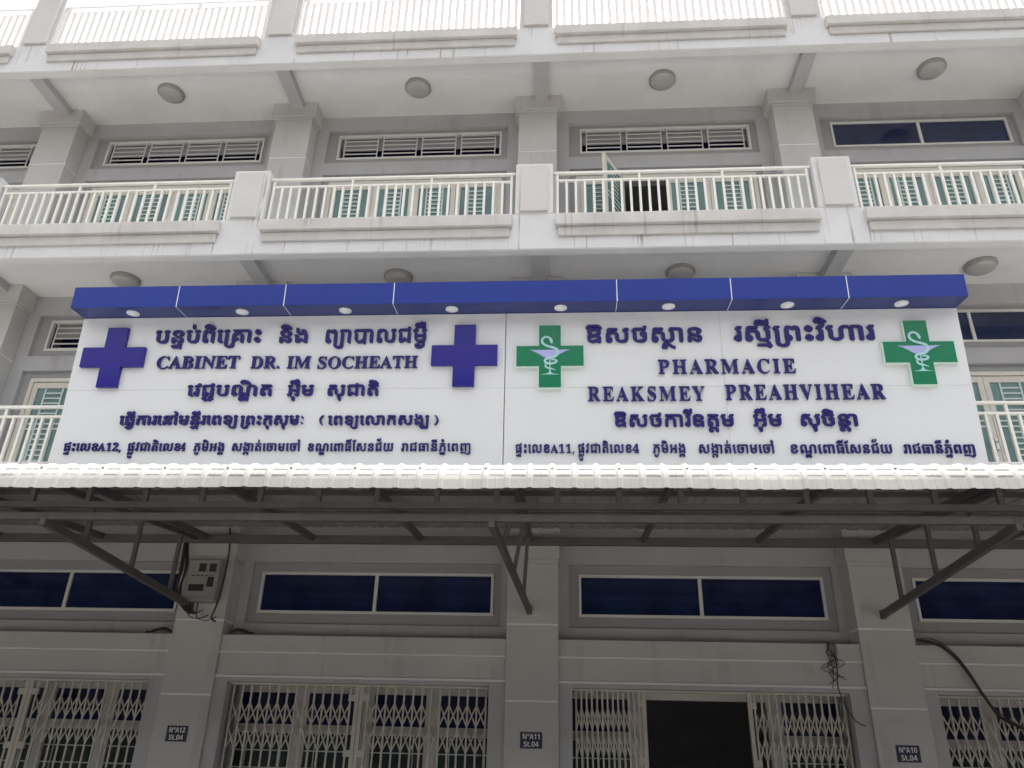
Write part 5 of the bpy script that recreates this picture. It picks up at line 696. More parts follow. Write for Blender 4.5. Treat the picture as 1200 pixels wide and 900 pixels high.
21:([[100,0,-1,1,-1,2,0,5,2,2,1,1,18,2,8,2,1,1,-1,0,-8,-2,-9,3,0,-1,-1,-2,-10,0,-1,1,0,4,1,2,1,1,10,0,9,-3,10,3,8,0,2,-2,0,-6,-2,-2,-8,-2,-18,-3,-1,-1,0,-1,1,0,16,2,2,2,10,0,1,-1,0,-7,-1,-1,-10,0,-2,3,-17,-3],[18,27,-7,2,-3,1,-3,2,-3,3,-2,6,0,14,1,1,22,4,6,2,3,2,2,2,0,3,0,4,-1,1,-2,2,-3,1,-8,0,-3,-1,-3,-2,-1,-2,1,-2,3,-1,0,-6,-1,-1,-6,0,-6,2,-3,3,-1,4,1,5,2,3,1,2,5,2,5,2,4,1,11,0,6,-2,6,-2,3,-2,2,-3,2,-6,-1,-4,-2,-4,-4,-4,-6,-4,-11,-3,-11,-3,-1,-1,1,-7,1,-3,4,-2,3,0,6,0,3,0,2,2,2,2,0,9,1,1,11,0,1,0,1,-1,0,-6,-1,-4,-3,-6,-3,-2,-3,-2,-5,-1,-5,-1],[72,27,-4,2,-1,2,-1,41,1,3,3,5,4,3,9,2,10,0,4,0,5,-2,3,-1,3,-3,2,-4,0,-3,1,-32,0,-1,9,7,8,-6,1,0,1,29,0,4,2,5,2,2,3,3,4,1,6,2,9,0,4,-1,4,-1,4,-2,3,-3,2,-3,1,-4,0,-44,-1,-1,-10,0,-1,1,-1,43,0,2,-2,2,-4,2,-6,0,-2,-1,-3,-1,-1,-3,-1,-44,0,-1,-1,0,-11,0,-10,8,-10,-8,-12,0,0,1,0,43,0,2,-3,3,-3,1,-7,0,-4,-2,-1,-1,-1,-3,0,-21,1,0,3,-1,2,-1,3,-2,2,-4,0,-6,-1,-3,-2,-2,-3,-3,-4,-1],[197,27,-3,2,-1,3,-1,35,0,2,-5,6,0,2,2,3,4,5,13,1,1,-1,0,-1,0,-7,-1,0,-8,0,0,-1,7,-8,1,-31,1,-1,5,-1,0,-7,0,-1,-1,0],[228,27,-2,1,-1,1,-2,4,0,40,1,5,2,3,2,2,4,2,6,0,4,-1,5,-4,5,4,5,1,5,0,5,-2,1,2,1,1,20,0,6,-2,3,-3,1,-2,1,-6,0,-45,0,-1,-12,0,-1,1,0,45,-1,2,-3,2,-12,0,-1,-1,0,-49,-1,0,-10,0,-1,1,0,45,-1,2,-1,1,-2,0,-2,-1,-3,-4,-2,-1,-3,2,-4,4,-2,0,-1,0,-1,-4,0,-22,5,-1,3,-2,2,-4,1,-3,0,-3,-2,-5,-3,-3,-5,-2],[320,27,0,1,-1,37,-4,6,-1,2,1,2,2,4,5,6,1,1,43,-1,0,-1,0,-6,0,-1,-41,0,-1,-1,0,-1,1,-2,7,-8,0,-25,1,-1,10,8,1,-1,8,-6,2,-1,0,11,-1,0,-5,2,-3,2,-2,3,0,6,2,3,2,2,6,2,7,0,3,-1,2,-1,1,-3,0,-38,-1,0,-11,0,-11,8,-11,-8],[390,27,-4,2,-1,3,0,35,-1,2,-4,6,0,2,2,3,4,5,12,1,1,-1,1,-1,-1,-7,-1,0,-7,0,-1,-1,8,-8,0,-31,1,-1,5,-1,0,-7,0,-1,-1,0],[421,27,-3,2,-2,3,0,27,1,3,1,3,4,4,0,1,-3,5,0,2,1,3,4,5,2,1,25,0,1,-1,0,-7,0,-1,-21,0,-1,0,0,-1,4,-4,9,0,4,-1,4,-1,5,-3,2,-2,2,-6,0,-15,2,-5,1,-1,2,-2,3,0,5,0,3,1,2,1,1,2,1,3,0,24,-1,1,-4,6,-1,3,1,2,5,6,13,1,1,-1,0,-8,-1,0,-7,0,-1,-1,1,-1,5,-6,1,-2,0,-26,-1,-5,-3,-4,-6,-3,-8,-2,-11,1,-8,2,-3,3,-3,4,-1,7,0,14,-1,2,-1,1,-4,2,-7,0,-4,-2,-2,-2,-1,-2,0,-6,1,-1,3,-1,3,-1,3,-2,2,-5,0,-5,-1,-2,-3,-4,-4,-2,-3,-1],[512,27,0,1,0,22,0,1,12,0,0,-7,5,-1,3,-2,8,-5,3,0,3,1,1,3,0,3,-1,4,-1,2,-2,1,-19,6,-4,2,-5,4,-3,4,0,6,0,3,3,4,3,3,4,2,8,2,11,0,4,-1,6,-2,3,-2,3,-2,1,-2,0,-2,0,-4,-1,-4,-3,-2,-2,-1,-5,-2,-4,1,0,5,3,3,0,2,-2,3,-4,1,-8,0,-4,-1,-2,-1,-1,-2,-1,-4,1,-3,4,-3,5,-2,15,-4,4,-2,3,-3,3,-4,1,-6,-1,-4,-2,-4,-3,-4,-4,-2,-4,-1,-4,0,-4,1,-8,5,-3,2,-2,0,-1,-1,0,-6,0,-1],[579,27,-1,1,0,36,-4,9,0,2,1,2,7,8,28,1,2,0,1,1,0,6,0,1,12,0,1,-1,-1,-8,-1,-4,-2,-2,-3,-1,-5,-1,-30,0,-1,0,0,-2,1,-2,7,-8,0,-25,0,-1,1,0,10,8,2,-1,6,-5,3,-2,0,31,1,1,10,0,1,0,0,-44,-1,0,-11,0,-10,9,-1,0,-11,-9],[662,27,-6,1,-4,2,-3,2,-4,4,-1,4,0,41,1,3,1,1,3,1,12,0,1,-1,0,-8,-4,0,-2,-2,0,-33,1,-3,3,-2,4,-1,6,0,4,0,2,2,2,2,0,2,0,25,0,2,-5,6,0,2,6,8,14,0,0,-1,0,-7,-1,0,-8,0,0,-1,7,-8,0,-24,1,-4,2,-3,2,-1,3,0,4,0,3,0,2,2,2,2,0,3,0,24,-5,7,0,3,6,8,13,1,1,-1,0,-7,0,-1,-8,0,-1,-1,1,-2,5,-5,1,-2,0,-26,-2,-6,-4,-4,-2,-1,-4,-2,-7,-1,-6,0,-4,1,-5,1,-4,2,-5,-2,-5,-1,-4,-1],[79,35,1,-1,1,1,1,2,0,3,-1,2,-1,0,-1,0,0,-1],[236,35,0,-1,2,1,1,3,0,2,-1,2,-1,0,-1,0,0,-1],[429,35,1,-1,1,1,1,2,0,4,-2,1,-1,0,-1,-1],[352,58,1,0,1,0,0,4,-1,1,-2,-1,0,-1,0,-2],[385,91,-5,2,-3,3,-1,5,2,4,2,2,4,1,6,1,0,-1,0,-5,-3,-2,-1,-1,1,-2,4,0,2,2,2,4,2,8,8,0,1,-2,-2,-7,-2,-5,-2,-3,-3,-2,-3,-2,-4,-1],[323,93,-3,1,-1,2,-1,2,1,4,1,4,5,4,6,2,8,0,8,-2,4,1,4,1,2,5,9,0,1,-1,-1,-4,-2,-4,-2,-2,-4,-2,0,-1,2,-2,1,-2,1,-5,-1,-1],[592,99,-6,2,-3,3,-1,2,0,6,1,2,2,3,6,2,4,1,3,-1,0,-1,0,-6,-5,0,-1,-1,0,-2,0,-1,2,-1,5,0,4,1,3,3,2,5,1,5,9,0,1,0,0,-4,-2,-6,-3,-5,-2,-2,-5,-3,-4,-1,-4,-1],[328,100,18,0,2,0,-6,3,-6,2,-2,0,-3,-1,-2,-1,-1,-2]],1450.0),
22:([[335,0,-3,2,-3,2,-19,-1,-5,1,-2,2,-2,3,-1,2,0,3,1,2,2,1,5,2,20,0,1,1,1,2,0,1,10,0,1,-1,0,-2,5,-1,0,-5,0,-1,-4,0,-1,0,0,-2,2,-2,1,-1,0,-3,-1,-2,-2,-2,-2,-1],[521,4,-4,0,-4,2,-10,5,-5,1,-9,1,-25,0,-1,2,0,5,1,1,24,0,6,-1,8,-1,5,-2,10,-5,6,-1,4,1,2,2,1,2,-1,1,-5,0,0,6,0,1,17,0,1,-1,0,-3,-1,-6,-4,-5,-2,-3,-6,-2,-4,-1],[312,10,9,0,7,0,1,1,1,1,-1,1,-1,0,-15,0,-1,0,-1,-1],[302,28,-3,1,-3,2,-2,4,-1,3,1,1,5,1,3,-2,1,-1,1,1,0,3,-3,10,0,5,1,5,3,6,6,3,2,1,6,1,10,0,7,-1,5,-2,3,-2,2,-4,2,-4,0,-30,-1,-1,-11,0,-1,0,0,29,-1,3,-1,2,-3,1,-3,1,-6,0,-4,-2,-3,-2,0,-2,-1,-3,3,-12,0,-7,-1,-3,-2,-3,-2,-1,-4,-2],[9,28,-3,1,-3,2,-2,3,-1,3,0,4,2,4,4,4,4,1,1,1,0,16,-7,9,0,1,2,4,4,5,1,0,32,0,5,-1,3,-3,2,-6,0,-48,-1,0,-10,0,-1,1,-1,44,-1,3,-1,1,-2,1,-18,0,-2,0,0,-1,6,-7,1,-2,0,-34,-1,-3,-2,-3,-3,0],[73,28,-1,1,0,36,0,2,-3,5,-1,2,0,2,1,3,7,7,28,0,2,1,1,1,1,7,12,0,0,-1,0,-6,-1,-4,-1,-3,-3,-2,-7,-1,-29,0,-2,-1,0,-1,2,-3,5,-5,1,-1,0,-26,1,-1,10,8,10,-8,1,0,1,31,1,1,10,0,1,-1,0,-43,-1,0,-12,0,-9,8,-2,1,-1,0,-10,-9],[140,28,0,1,-1,37,-4,6,0,3,2,4,5,7,2,0,62,0,4,-1,4,-2,2,-6,0,-48,0,-1,-11,0,-1,1,0,45,-2,3,-3,1,-53,0,-2,-1,0,-1,0,-1,8,-8,0,-26,1,-1,10,7,10,-7,1,0,0,11,-1,0,-4,1,-4,2,-2,5,0,3,1,2,1,2,3,3,5,2,8,0,4,-2,1,-1,1,-3,0,-36,0,-1,-1,0,-11,0,-12,8,-11,-8],[236,28,-1,1,0,22,1,1,11,0,1,-7,4,-1,3,-2,9,-6,2,0,2,1,1,2,1,3,0,5,-1,2,-2,2,-20,5,-5,3,-4,4,-2,3,-1,3,0,5,3,6,3,3,4,2,8,1,12,0,3,0,6,-2,4,-2,3,-4,1,-6,-2,-4,-2,-2,-2,-2,-6,-1,-4,1,0,5,3,2,0,3,-2,3,-3,1,-9,0,-4,-1,-2,-2,-1,-2,0,-3,1,-3,4,-4,5,-1,14,-4,4,-2,4,-3,2,-4,1,-6,0,-4,-2,-5,-3,-3,-3,-1,-6,-2,-3,0,-5,1,-8,5,-3,2,-1,0,-1,-1,0,-6,-1,-1],[371,28,-3,1,-1,3,-1,36,0,1,-5,6,0,3,2,3,4,5,12,0,1,0,0,-1,0,-7,-1,0,-7,0,0,-1,7,-9,0,-30,1,-1,5,-1,1,-7,-1,-1,-1,0],[402,28,-2,1,-2,1,-2,5,0,38,2,6,1,3,4,3,4,1,4,0,2,0,3,-2,4,-3,1,0,5,4,4,1,5,0,4,-1,3,-4,2,-5,0,-48,-1,0,-10,0,-1,1,0,45,-1,2,-1,1,-2,0,-2,-1,-4,-4,-2,-1,-1,1,-5,5,-2,0,-2,0,0,-2,0,-24,0,-1,5,0,3,-3,2,-4,0,-5,-1,-5,-4,-4,-5,-1],[468,28,-3,2,-2,3,0,43,1,5,3,3,5,2,5,0,5,-2,5,-3,5,4,4,1,6,0,3,-1,3,-3,8,4,3,1,7,0,4,-1,4,-1,3,-2,2,-2,2,-3,1,-5,0,-44,0,-1,-11,0,-1,1,-1,43,-1,4,-2,1,-3,1,-6,0,-4,-1,-2,-2,-1,-1,0,-46,-1,0,-10,0,-1,1,0,45,-1,2,-1,1,-2,0,-2,-1,-4,-4,-2,-1,-2,1,-4,5,-2,0,-1,0,-1,-2,0,-23,0,-1,6,-2,3,-2,1,-4,0,-6,-2,-5,-4,-3,-4,-1],[9,36,1,-1,1,1,0,6,-1,1,-1,-1,-1,-1,0,-4],[410,36,1,-1,1,1,1,2,0,3,-1,2,-1,0,-1,0,0,-1],[476,36,1,-1,1,1,1,2,0,4,-2,1,-1,0,0,-1],[172,59,2,-1,0,1,0,4,0,1,-2,0,-1,-2,0,-2],[301,78,-1,1,0,6,1,1,1,0,44,0,1,0,1,-1,0,-6,-1,-1,-1,0],[239,94,-2,0,-1,2,-1,3,-1,3,3,6,4,3,6,2,8,0,6,-1,7,-4,1,1,0,5,0,1,7,0,1,0,1,-20,-1,-1],[321,94,-5,1,-3,5,-1,3,0,5,1,4,4,3,4,2,5,0,3,-2,3,-2,2,-4,1,-5,-2,-5,-3,-3,-5,-2],[244,101,19,-1,1,1,-6,3,-6,2,-2,0,-3,-1,-2,-1,-1,-1],[321,101,4,0,1,1,1,2,0,3,-1,2,-2,1,-2,0,-1,-1,-2,-2,0,-3]],1084.0),
23:([[313,0,-3,2,-2,2,0,5,1,5,2,5,3,3,4,2,5,1,7,0,5,-1,9,-5,9,-7,7,-2,3,-1,1,-2,1,-2,0,-4,-1,-1,-3,0,-6,1,-8,4,-12,10,-5,0,-3,-1,-2,-2,0,-1,5,-2,2,-2,0,-5,0,-2,-2,0],[53,27,-3,1,-3,3,-1,0,-6,-2,-7,-2,-6,0,-4,1,-4,1,-5,3,-5,4,-1,3,-2,6,0,14,2,1,10,1,1,1,-1,1,-6,3,-5,5,-1,4,1,7,-5,6,-2,3,0,2,2,3,7,8,2,0,39,0,4,-1,6,-3,6,-7,2,-4,-1,-2,-2,-1,-5,-2,-3,1,-2,2,-1,1,-1,4,-2,1,-35,1,-1,-1,-2,-1,1,-3,3,-1,9,1,11,1,9,-2,6,-2,4,-3,6,-6,1,-5,0,-4,-1,-3,-3,-5,-8,-5,2,0,6,-1,2,-1,2,-2,0,-23,0,-1,-1,0],[93,27,-4,2,-3,2,-3,3,-1,3,0,26,2,5,4,5,1,1,-4,4,0,3,2,3,5,5,2,1,30,-1,3,0,3,-2,1,-2,0,-1,0,-4,-1,-1,-28,0,-2,0,0,-1,1,-1,1,-1,10,0,9,-2,6,-3,3,-2,4,-3,2,-5,1,-6,0,-15,1,-1,2,-1,5,0,6,0,4,2,3,3,1,4,0,22,-8,9,-1,2,1,2,6,6,2,1,13,0,3,-1,2,-2,0,-1,0,-4,0,-2,-2,0,-8,0,-2,-1,1,-1,8,-8,1,-2,0,-23,-1,-5,-2,-5,-4,-3,-3,-2,-6,-1,-10,-1,-8,1,-6,2,-4,1,-6,4,-3,6,-2,6,0,14,0,2,-2,2,-6,0,-6,0,-4,-2,-3,-2,-1,-4,0,-3,1,-2,7,-4,4,-5,0,-2,0,-4,-1,-4,-1,-2,-4,-3,-4,-1],[221,27,-6,1,-8,2,-7,4,-4,5,-2,2,-1,4,0,23,0,1,-5,6,-1,2,1,2,6,7,3,3,35,1,1,0,1,1,1,6,1,1,1,0,9,0,4,-2,1,-3,-1,-8,-1,-3,-3,-2,-5,-1,-37,0,-2,0,-1,-2,0,-2,7,-7,1,-1,0,-25,2,-3,2,-1,7,0,8,1,4,2,2,3,1,6,-1,2,-8,4,-3,3,-1,3,-1,3,1,3,1,2,2,2,3,1,3,1,5,1,4,-1,7,-3,2,-2,1,-2,1,-2,0,-23,-1,-4,-2,-3,-3,-4,-6,-2,-10,-2],[280,27,-5,3,-3,1,-2,3,-1,3,1,26,1,5,2,2,3,3,0,1,-3,4,0,2,2,5,5,4,32,0,2,0,3,-2,1,-2,0,-1,0,-4,-1,-1,-28,0,-1,0,-1,-1,1,-1,2,-1,10,0,8,-2,7,-3,3,-2,4,-4,2,-4,0,-5,0,-13,1,-3,1,-1,1,-1,5,0,6,0,3,1,3,2,2,3,0,4,0,21,-7,8,-1,3,1,2,6,7,3,1,34,-1,4,-1,5,-2,3,-4,2,-2,1,-6,0,-45,-1,-2,-10,0,-3,2,-2,2,0,45,-1,2,-2,1,-22,0,-3,0,0,-2,8,-8,1,-3,0,-24,-1,-6,-4,-4,-6,-3,-10,-2,-12,1,-7,2,-3,1,-6,4,-4,6,-1,4,0,14,-1,4,-2,2,-6,0,-6,0,-4,-2,-3,-3,-1,-4,0,-2,1,-2,7,-3,4,-5,1,-5,-1,-5,-2,-4,-3,-2,-5,-1],[421,27,-4,2,-2,3,0,21,1,2,9,0,3,-1,3,-2,1,-4,9,-4,8,-5,2,-1,3,0,2,2,2,3,0,3,-1,3,-1,1,-14,3,-9,3,-7,3,-5,3,-3,4,-3,5,1,7,2,5,5,3,6,2,7,1,11,1,11,-3,10,-5,2,-2,2,-3,1,-2,0,-4,-2,-4,-5,-3,-3,-1,-6,-1,-3,1,-2,2,-1,2,0,4,5,3,1,2,-1,1,-1,1,-10,1,-9,-2,-2,-1,-2,-2,0,-2,-1,-3,1,-2,2,-2,7,-2,15,-3,9,-4,3,-2,5,-5,1,-6,0,-5,-3,-5,-2,-2,-4,-2,-6,-2,-4,0,-6,2,-4,2,-8,5,-4,1,-1,-1,-1,-7,0,-2,-2,0],[24,38,6,0,4,1,5,2,5,3,3,4,0,5,-2,1,-22,-4,-1,-2,0,-8,1,-1],[28,63,3,0,6,1,7,4,2,2,1,3,0,2,-1,2,-2,1,-9,1,-7,-1,-4,-2,-1,-1,-1,-2,5,-4,0,-5]],948.5),
24:([[131,0,-5,2,-4,3,-1,1,-32,0,-3,2,-2,2,0,5,1,0,1,1,33,0,1,2,0,6,1,2,1,0,7,0,3,-2,2,-2,1,-7,4,-5,1,-3,0,-3,-2,-3,-4,-1],[179,3,-8,1,-8,4,-5,3,-2,4,-2,6,0,48,-1,2,-6,7,0,2,0,2,6,6,2,1,13,0,3,-1,2,-2,0,-5,0,-2,-2,0,-8,0,-1,0,-1,-1,8,-8,1,-2,0,-48,1,-4,1,-1,2,-1,6,-1,4,2,3,2,2,2,0,5,1,1,7,1,2,1,-7,4,-2,2,-1,3,0,40,1,5,1,4,5,3,5,1,6,0,9,-4,1,0,6,3,5,1,5,0,7,-3,3,-3,2,-3,1,-3,1,-4,0,-44,-1,-1,-1,-1,-8,0,-4,2,-2,2,0,43,-1,3,-1,0,-1,0,-5,-4,-3,-1,-5,3,-5,3,-2,0,-2,-2,-1,-4,0,-18,1,-2,7,-4,3,-4,2,-5,-1,-5,-2,-4,-4,-2,-3,-1,-7,0,-1,-1,4,-3,1,-2,-1,-8,-1,-3,-2,-3,-4,-2,-5,-1,-7,-2],[281,27,-5,1,-5,2,-5,5,-2,3,-1,4,1,4,3,4,4,2,6,1,5,-1,7,-4,4,-3,1,-3,1,-3,0,-2,-1,-3,-1,-3,-2,-1,-4,-2],[16,27,-6,2,-4,2,-4,4,-2,4,0,5,2,3,4,4,7,2,0,2,0,14,-7,9,-1,2,2,3,6,6,14,0,3,-1,2,-2,0,-5,0,-1,-2,-1,-9,0,-1,-1,1,-1,7,-8,1,-2,0,-34,-1,-3,-2,-2,-3,-1],[54,27,-4,2,-4,2,-2,3,-1,2,1,28,2,5,4,4,-1,2,-2,3,-1,2,2,3,5,6,3,0,29,0,3,0,3,-2,1,-2,0,-1,0,-4,-1,-1,-28,0,-2,0,0,-1,1,-1,1,-1,11,0,8,-2,6,-2,4,-3,4,-5,2,-4,0,-17,1,-3,2,-2,5,-1,6,1,4,1,3,3,1,3,0,24,-1,2,-6,7,-1,2,1,2,6,7,1,0,13,0,4,-1,1,-2,1,-1,0,-4,-1,-2,-1,0,-9,0,-1,-1,0,-1,8,-7,1,-3,0,-27,-2,-5,-4,-4,-3,-2,-4,-1,-8,-1,-12,1,-6,1,-4,2,-6,4,-4,6,-1,6,0,13,-1,3,-2,2,-6,0,-5,0,-5,-2,-2,-2,-2,-4,0,-3,1,-2,6,-3,5,-6,1,-2,0,-4,-1,-4,-3,-4,-4,-1,-3,-1],[319,27,-5,1,-4,2,-4,4,-3,4,0,5,1,3,2,3,4,2,5,2,1,1,0,1,0,14,-10,9,0,1,0,2,3,5,4,3,7,1,2,1,1,1,0,7,-1,0,-12,0,-3,1,-3,2,-2,2,-2,2,0,4,1,4,1,3,2,2,5,3,7,1,9,-2,10,-4,11,-8,2,-2,0,-2,0,-4,-1,-1,-11,-1,-2,0,4,-3,1,-2,0,-7,-3,-5,-2,-1,-3,-1,-3,-1,-6,0,-1,-1,1,-1,8,-7,2,-2,0,-34,-1,-4,-2,-2,-3,-1],[375,27,-7,1,-7,4,-7,5,-2,4,-1,4,0,24,-7,8,-1,3,0,2,7,7,14,0,3,-1,2,-2,0,-5,0,-2,-2,0,-8,0,-1,0,-1,-1,8,-8,2,-2,0,-25,0,-3,2,-2,6,-1,6,1,3,1,3,2,2,2,0,4,1,29,1,4,1,2,4,3,4,2,8,2,9,0,8,-1,10,-4,1,1,0,4,2,0,24,0,5,-1,4,-2,3,-2,3,-3,1,-5,0,-47,-1,-2,-10,0,-3,2,-2,2,0,45,-1,2,-2,1,-15,0,-2,-1,1,-8,0,-42,-1,-1,-8,0,-2,1,-3,1,-1,2,-1,1,0,43,-1,2,-1,1,-7,1,-5,-1,-3,-1,-2,-2,-2,-2,-1,-4,0,-28,-1,-4,-2,-3,-4,-3,-5,-3,-8,-1],[504,27,-5,1,-5,3,-5,4,-1,4,0,5,2,4,4,3,6,2,1,2,0,14,-6,8,-2,2,0,1,1,3,7,6,14,0,3,-1,2,-2,0,-6,-2,-1,-9,0,-1,-1,8,-8,1,-2,0,-35,-1,-3,-3,-2,-3,-1],[276,37,3,0,2,1,2,3,-1,2,-2,0,-3,-1,-1,-3,0,-1],[278,64,-5,2,-4,2,-5,5,-1,5,1,5,3,3,4,3,5,1,6,-1,6,-3,5,-5,1,-2,1,-4,-1,-5,-3,-4,-6,-2],[276,74,3,0,2,1,2,3,-1,1,-2,1,-3,-2,-1,-2,0,-2],[88,93,-4,2,-3,2,-1,2,-1,3,0,3,1,3,3,3,3,3,8,2,6,0,10,-2,10,-4,1,1,0,6,1,1,7,0,3,-1,2,-2,0,-20,-1,-2],[97,103,10,0,3,1,-3,1,-7,0,-3,0,-1,-1],[316,110,10,-1,2,1,-2,2,-6,0,-4,-1,-1,0]],1040.3),
25:([[533,0,-6,1,-8,4,-4,3,-4,3,-4,6,-3,7,-2,8,1,11,2,7,2,4,4,6,5,4,7,4,8,2,8,1,6,-1,9,-3,3,-1,2,2,2,3,2,0,1,-1,0,-21,-1,-1,-2,0,-6,10,-4,5,-5,3,-5,1,-4,0,-5,-1,-2,-1,-4,-3,-3,-7,-3,-9,0,-13,1,-7,2,-10,4,-6,6,-4,9,-1,3,1,7,2,4,3,6,6,1,-1,2,-1,-1,-1,-4,-5,-5,-4,-4,-2,-7,-2,-6,-1],[1,2,-1,1,1,1,4,1,2,2,2,6,0,45,-1,4,-1,2,-2,2,-5,1,0,2,1,1,33,0,6,-1,7,-2,5,-3,4,-4,2,-7,0,-4,0,-3,-2,-5,-2,-2,-4,-3,-7,-3,-9,-1,-8,0,-1,-1,0,-22,1,-2,2,-1,5,-2,0,-1,0,-1,-1,0],[74,2,-1,0,0,2,5,1,2,2,2,4,0,49,-2,4,-2,2,-4,1,0,1,0,1,32,1,1,-1,0,-1,-1,-1,-3,-1,-3,-1,-2,-4,0,-21,0,-1,1,0,22,0,1,1,0,18,-1,5,-1,2,-7,2,0,1,0,1,32,1,1,-1,0,-2,-5,-1,-1,-1,-2,-4,0,-51,1,-3,2,-1,5,-2,0,-2,-33,0,0,1,1,1,3,1,2,1,2,3,1,4,0,21,-1,0,-22,0,-1,0,0,-1,0,-23,1,-2,1,-2,2,-1,4,-1,1,-1,0,-1,-1,0],[159,2,0,2,4,2,3,4,24,60,1,1,2,0,1,-3,25,-57,3,-5,4,-2,0,-2,-1,0,-30,0,-1,1,0,1,4,1,2,1,2,2,-1,5,-4,8,-21,1,-1,-1,-4,-10,0,-3,2,-3,6,-1,0,-1,0,-1,-1,0],[239,2,-1,0,0,2,5,1,2,2,2,5,0,47,-2,5,-2,2,-5,1,0,2,1,1,33,0,6,-1,10,-3,5,-3,4,-5,1,-6,-1,-5,-2,-4,-3,-3,-4,-3,-4,-2,-1,-1,18,-26,3,-3,3,-1,0,-2,-1,0,-20,0,-20,30,-2,1,-1,0,0,-1,0,-22,2,-4,3,-1,3,-1,1,-1,0,-1,-1,0],[320,2,0,2,6,2,2,3,0,3,0,48,0,3,-1,2,-2,1,-5,1,0,1,0,1,24,1,1,-1,19,-45,1,0,1,3,18,42,24,1,1,-1,0,-1,-1,-1,-4,-1,-2,-2,-1,-2,-1,-3,1,-47,0,-4,1,-2,3,-1,3,-1,1,-1,0,-1,-32,0,-1,0,0,1,1,1,4,1,2,2,2,5,0,47,-1,-1,-3,-6,-20,-49,-1,-1,-1,0,-1,0,-1,1,-23,53,-1,1,0,-47,1,-3,2,-1,6,-2,0,-1,0,-1,-1,0],[422,2,0,2,3,2,3,2,1,2,24,60,1,1,2,0,24,-57,4,-8,2,-1,2,-1,0,-2,-1,0,-30,0,-1,1,1,1,6,1,1,2,1,1,-1,4,-4,9,-1,1,-20,0,-1,-1,-1,-2,-3,-7,0,-3,1,-3,3,-1,3,-1,1,-1,-1,-1,-1,0],[582,2,0,2,5,2,2,2,1,3,0,50,0,3,-2,1,-6,2,0,1,0,1,1,1,32,-1,1,-1,-1,-1,-4,-1,-2,-1,-1,-1,-1,-3,-1,-50,1,-3,1,-1,3,-2,4,-1,1,-1,0,-1,-1,0],[632,2,-1,1,0,1,6,1,2,2,1,2,0,4,0,44,0,4,-2,4,-2,1,-4,1,0,2,1,1,55,-1,0,-1,0,-18,0,-1,-1,0,-1,1,-1,3,-2,5,-2,3,-4,2,-8,3,-10,-1,-1,0,-1,-1,-1,-2,0,-23,1,-1,5,1,5,2,3,5,2,7,1,0,1,-1,0,-32,0,-1,-2,0,-2,8,-2,4,-1,1,-6,2,-4,0,-1,-1,0,-23,1,-2,1,-1,4,-1,8,0,7,2,7,4,3,5,3,6,2,0,1,-1,-4,-20,-1,0],[177,26,17,0,1,0,0,1,-8,19,-1,2,-1,-1,-8,-20],[440,26,17,0,1,0,-9,22,-1,-1,-8,-20],[25,36,7,0,3,1,4,3,1,3,1,3,0,9,-1,3,-2,4,-2,2,-2,1,-5,1,-2,-1,-2,-2,0,-26],[263,37,6,-1,5,2,3,2,2,2,1,2,1,5,-1,8,-1,3,-2,3,-4,2,-4,1,-4,-1,-1,-1,-1,-2,0,-24]],1385.9),
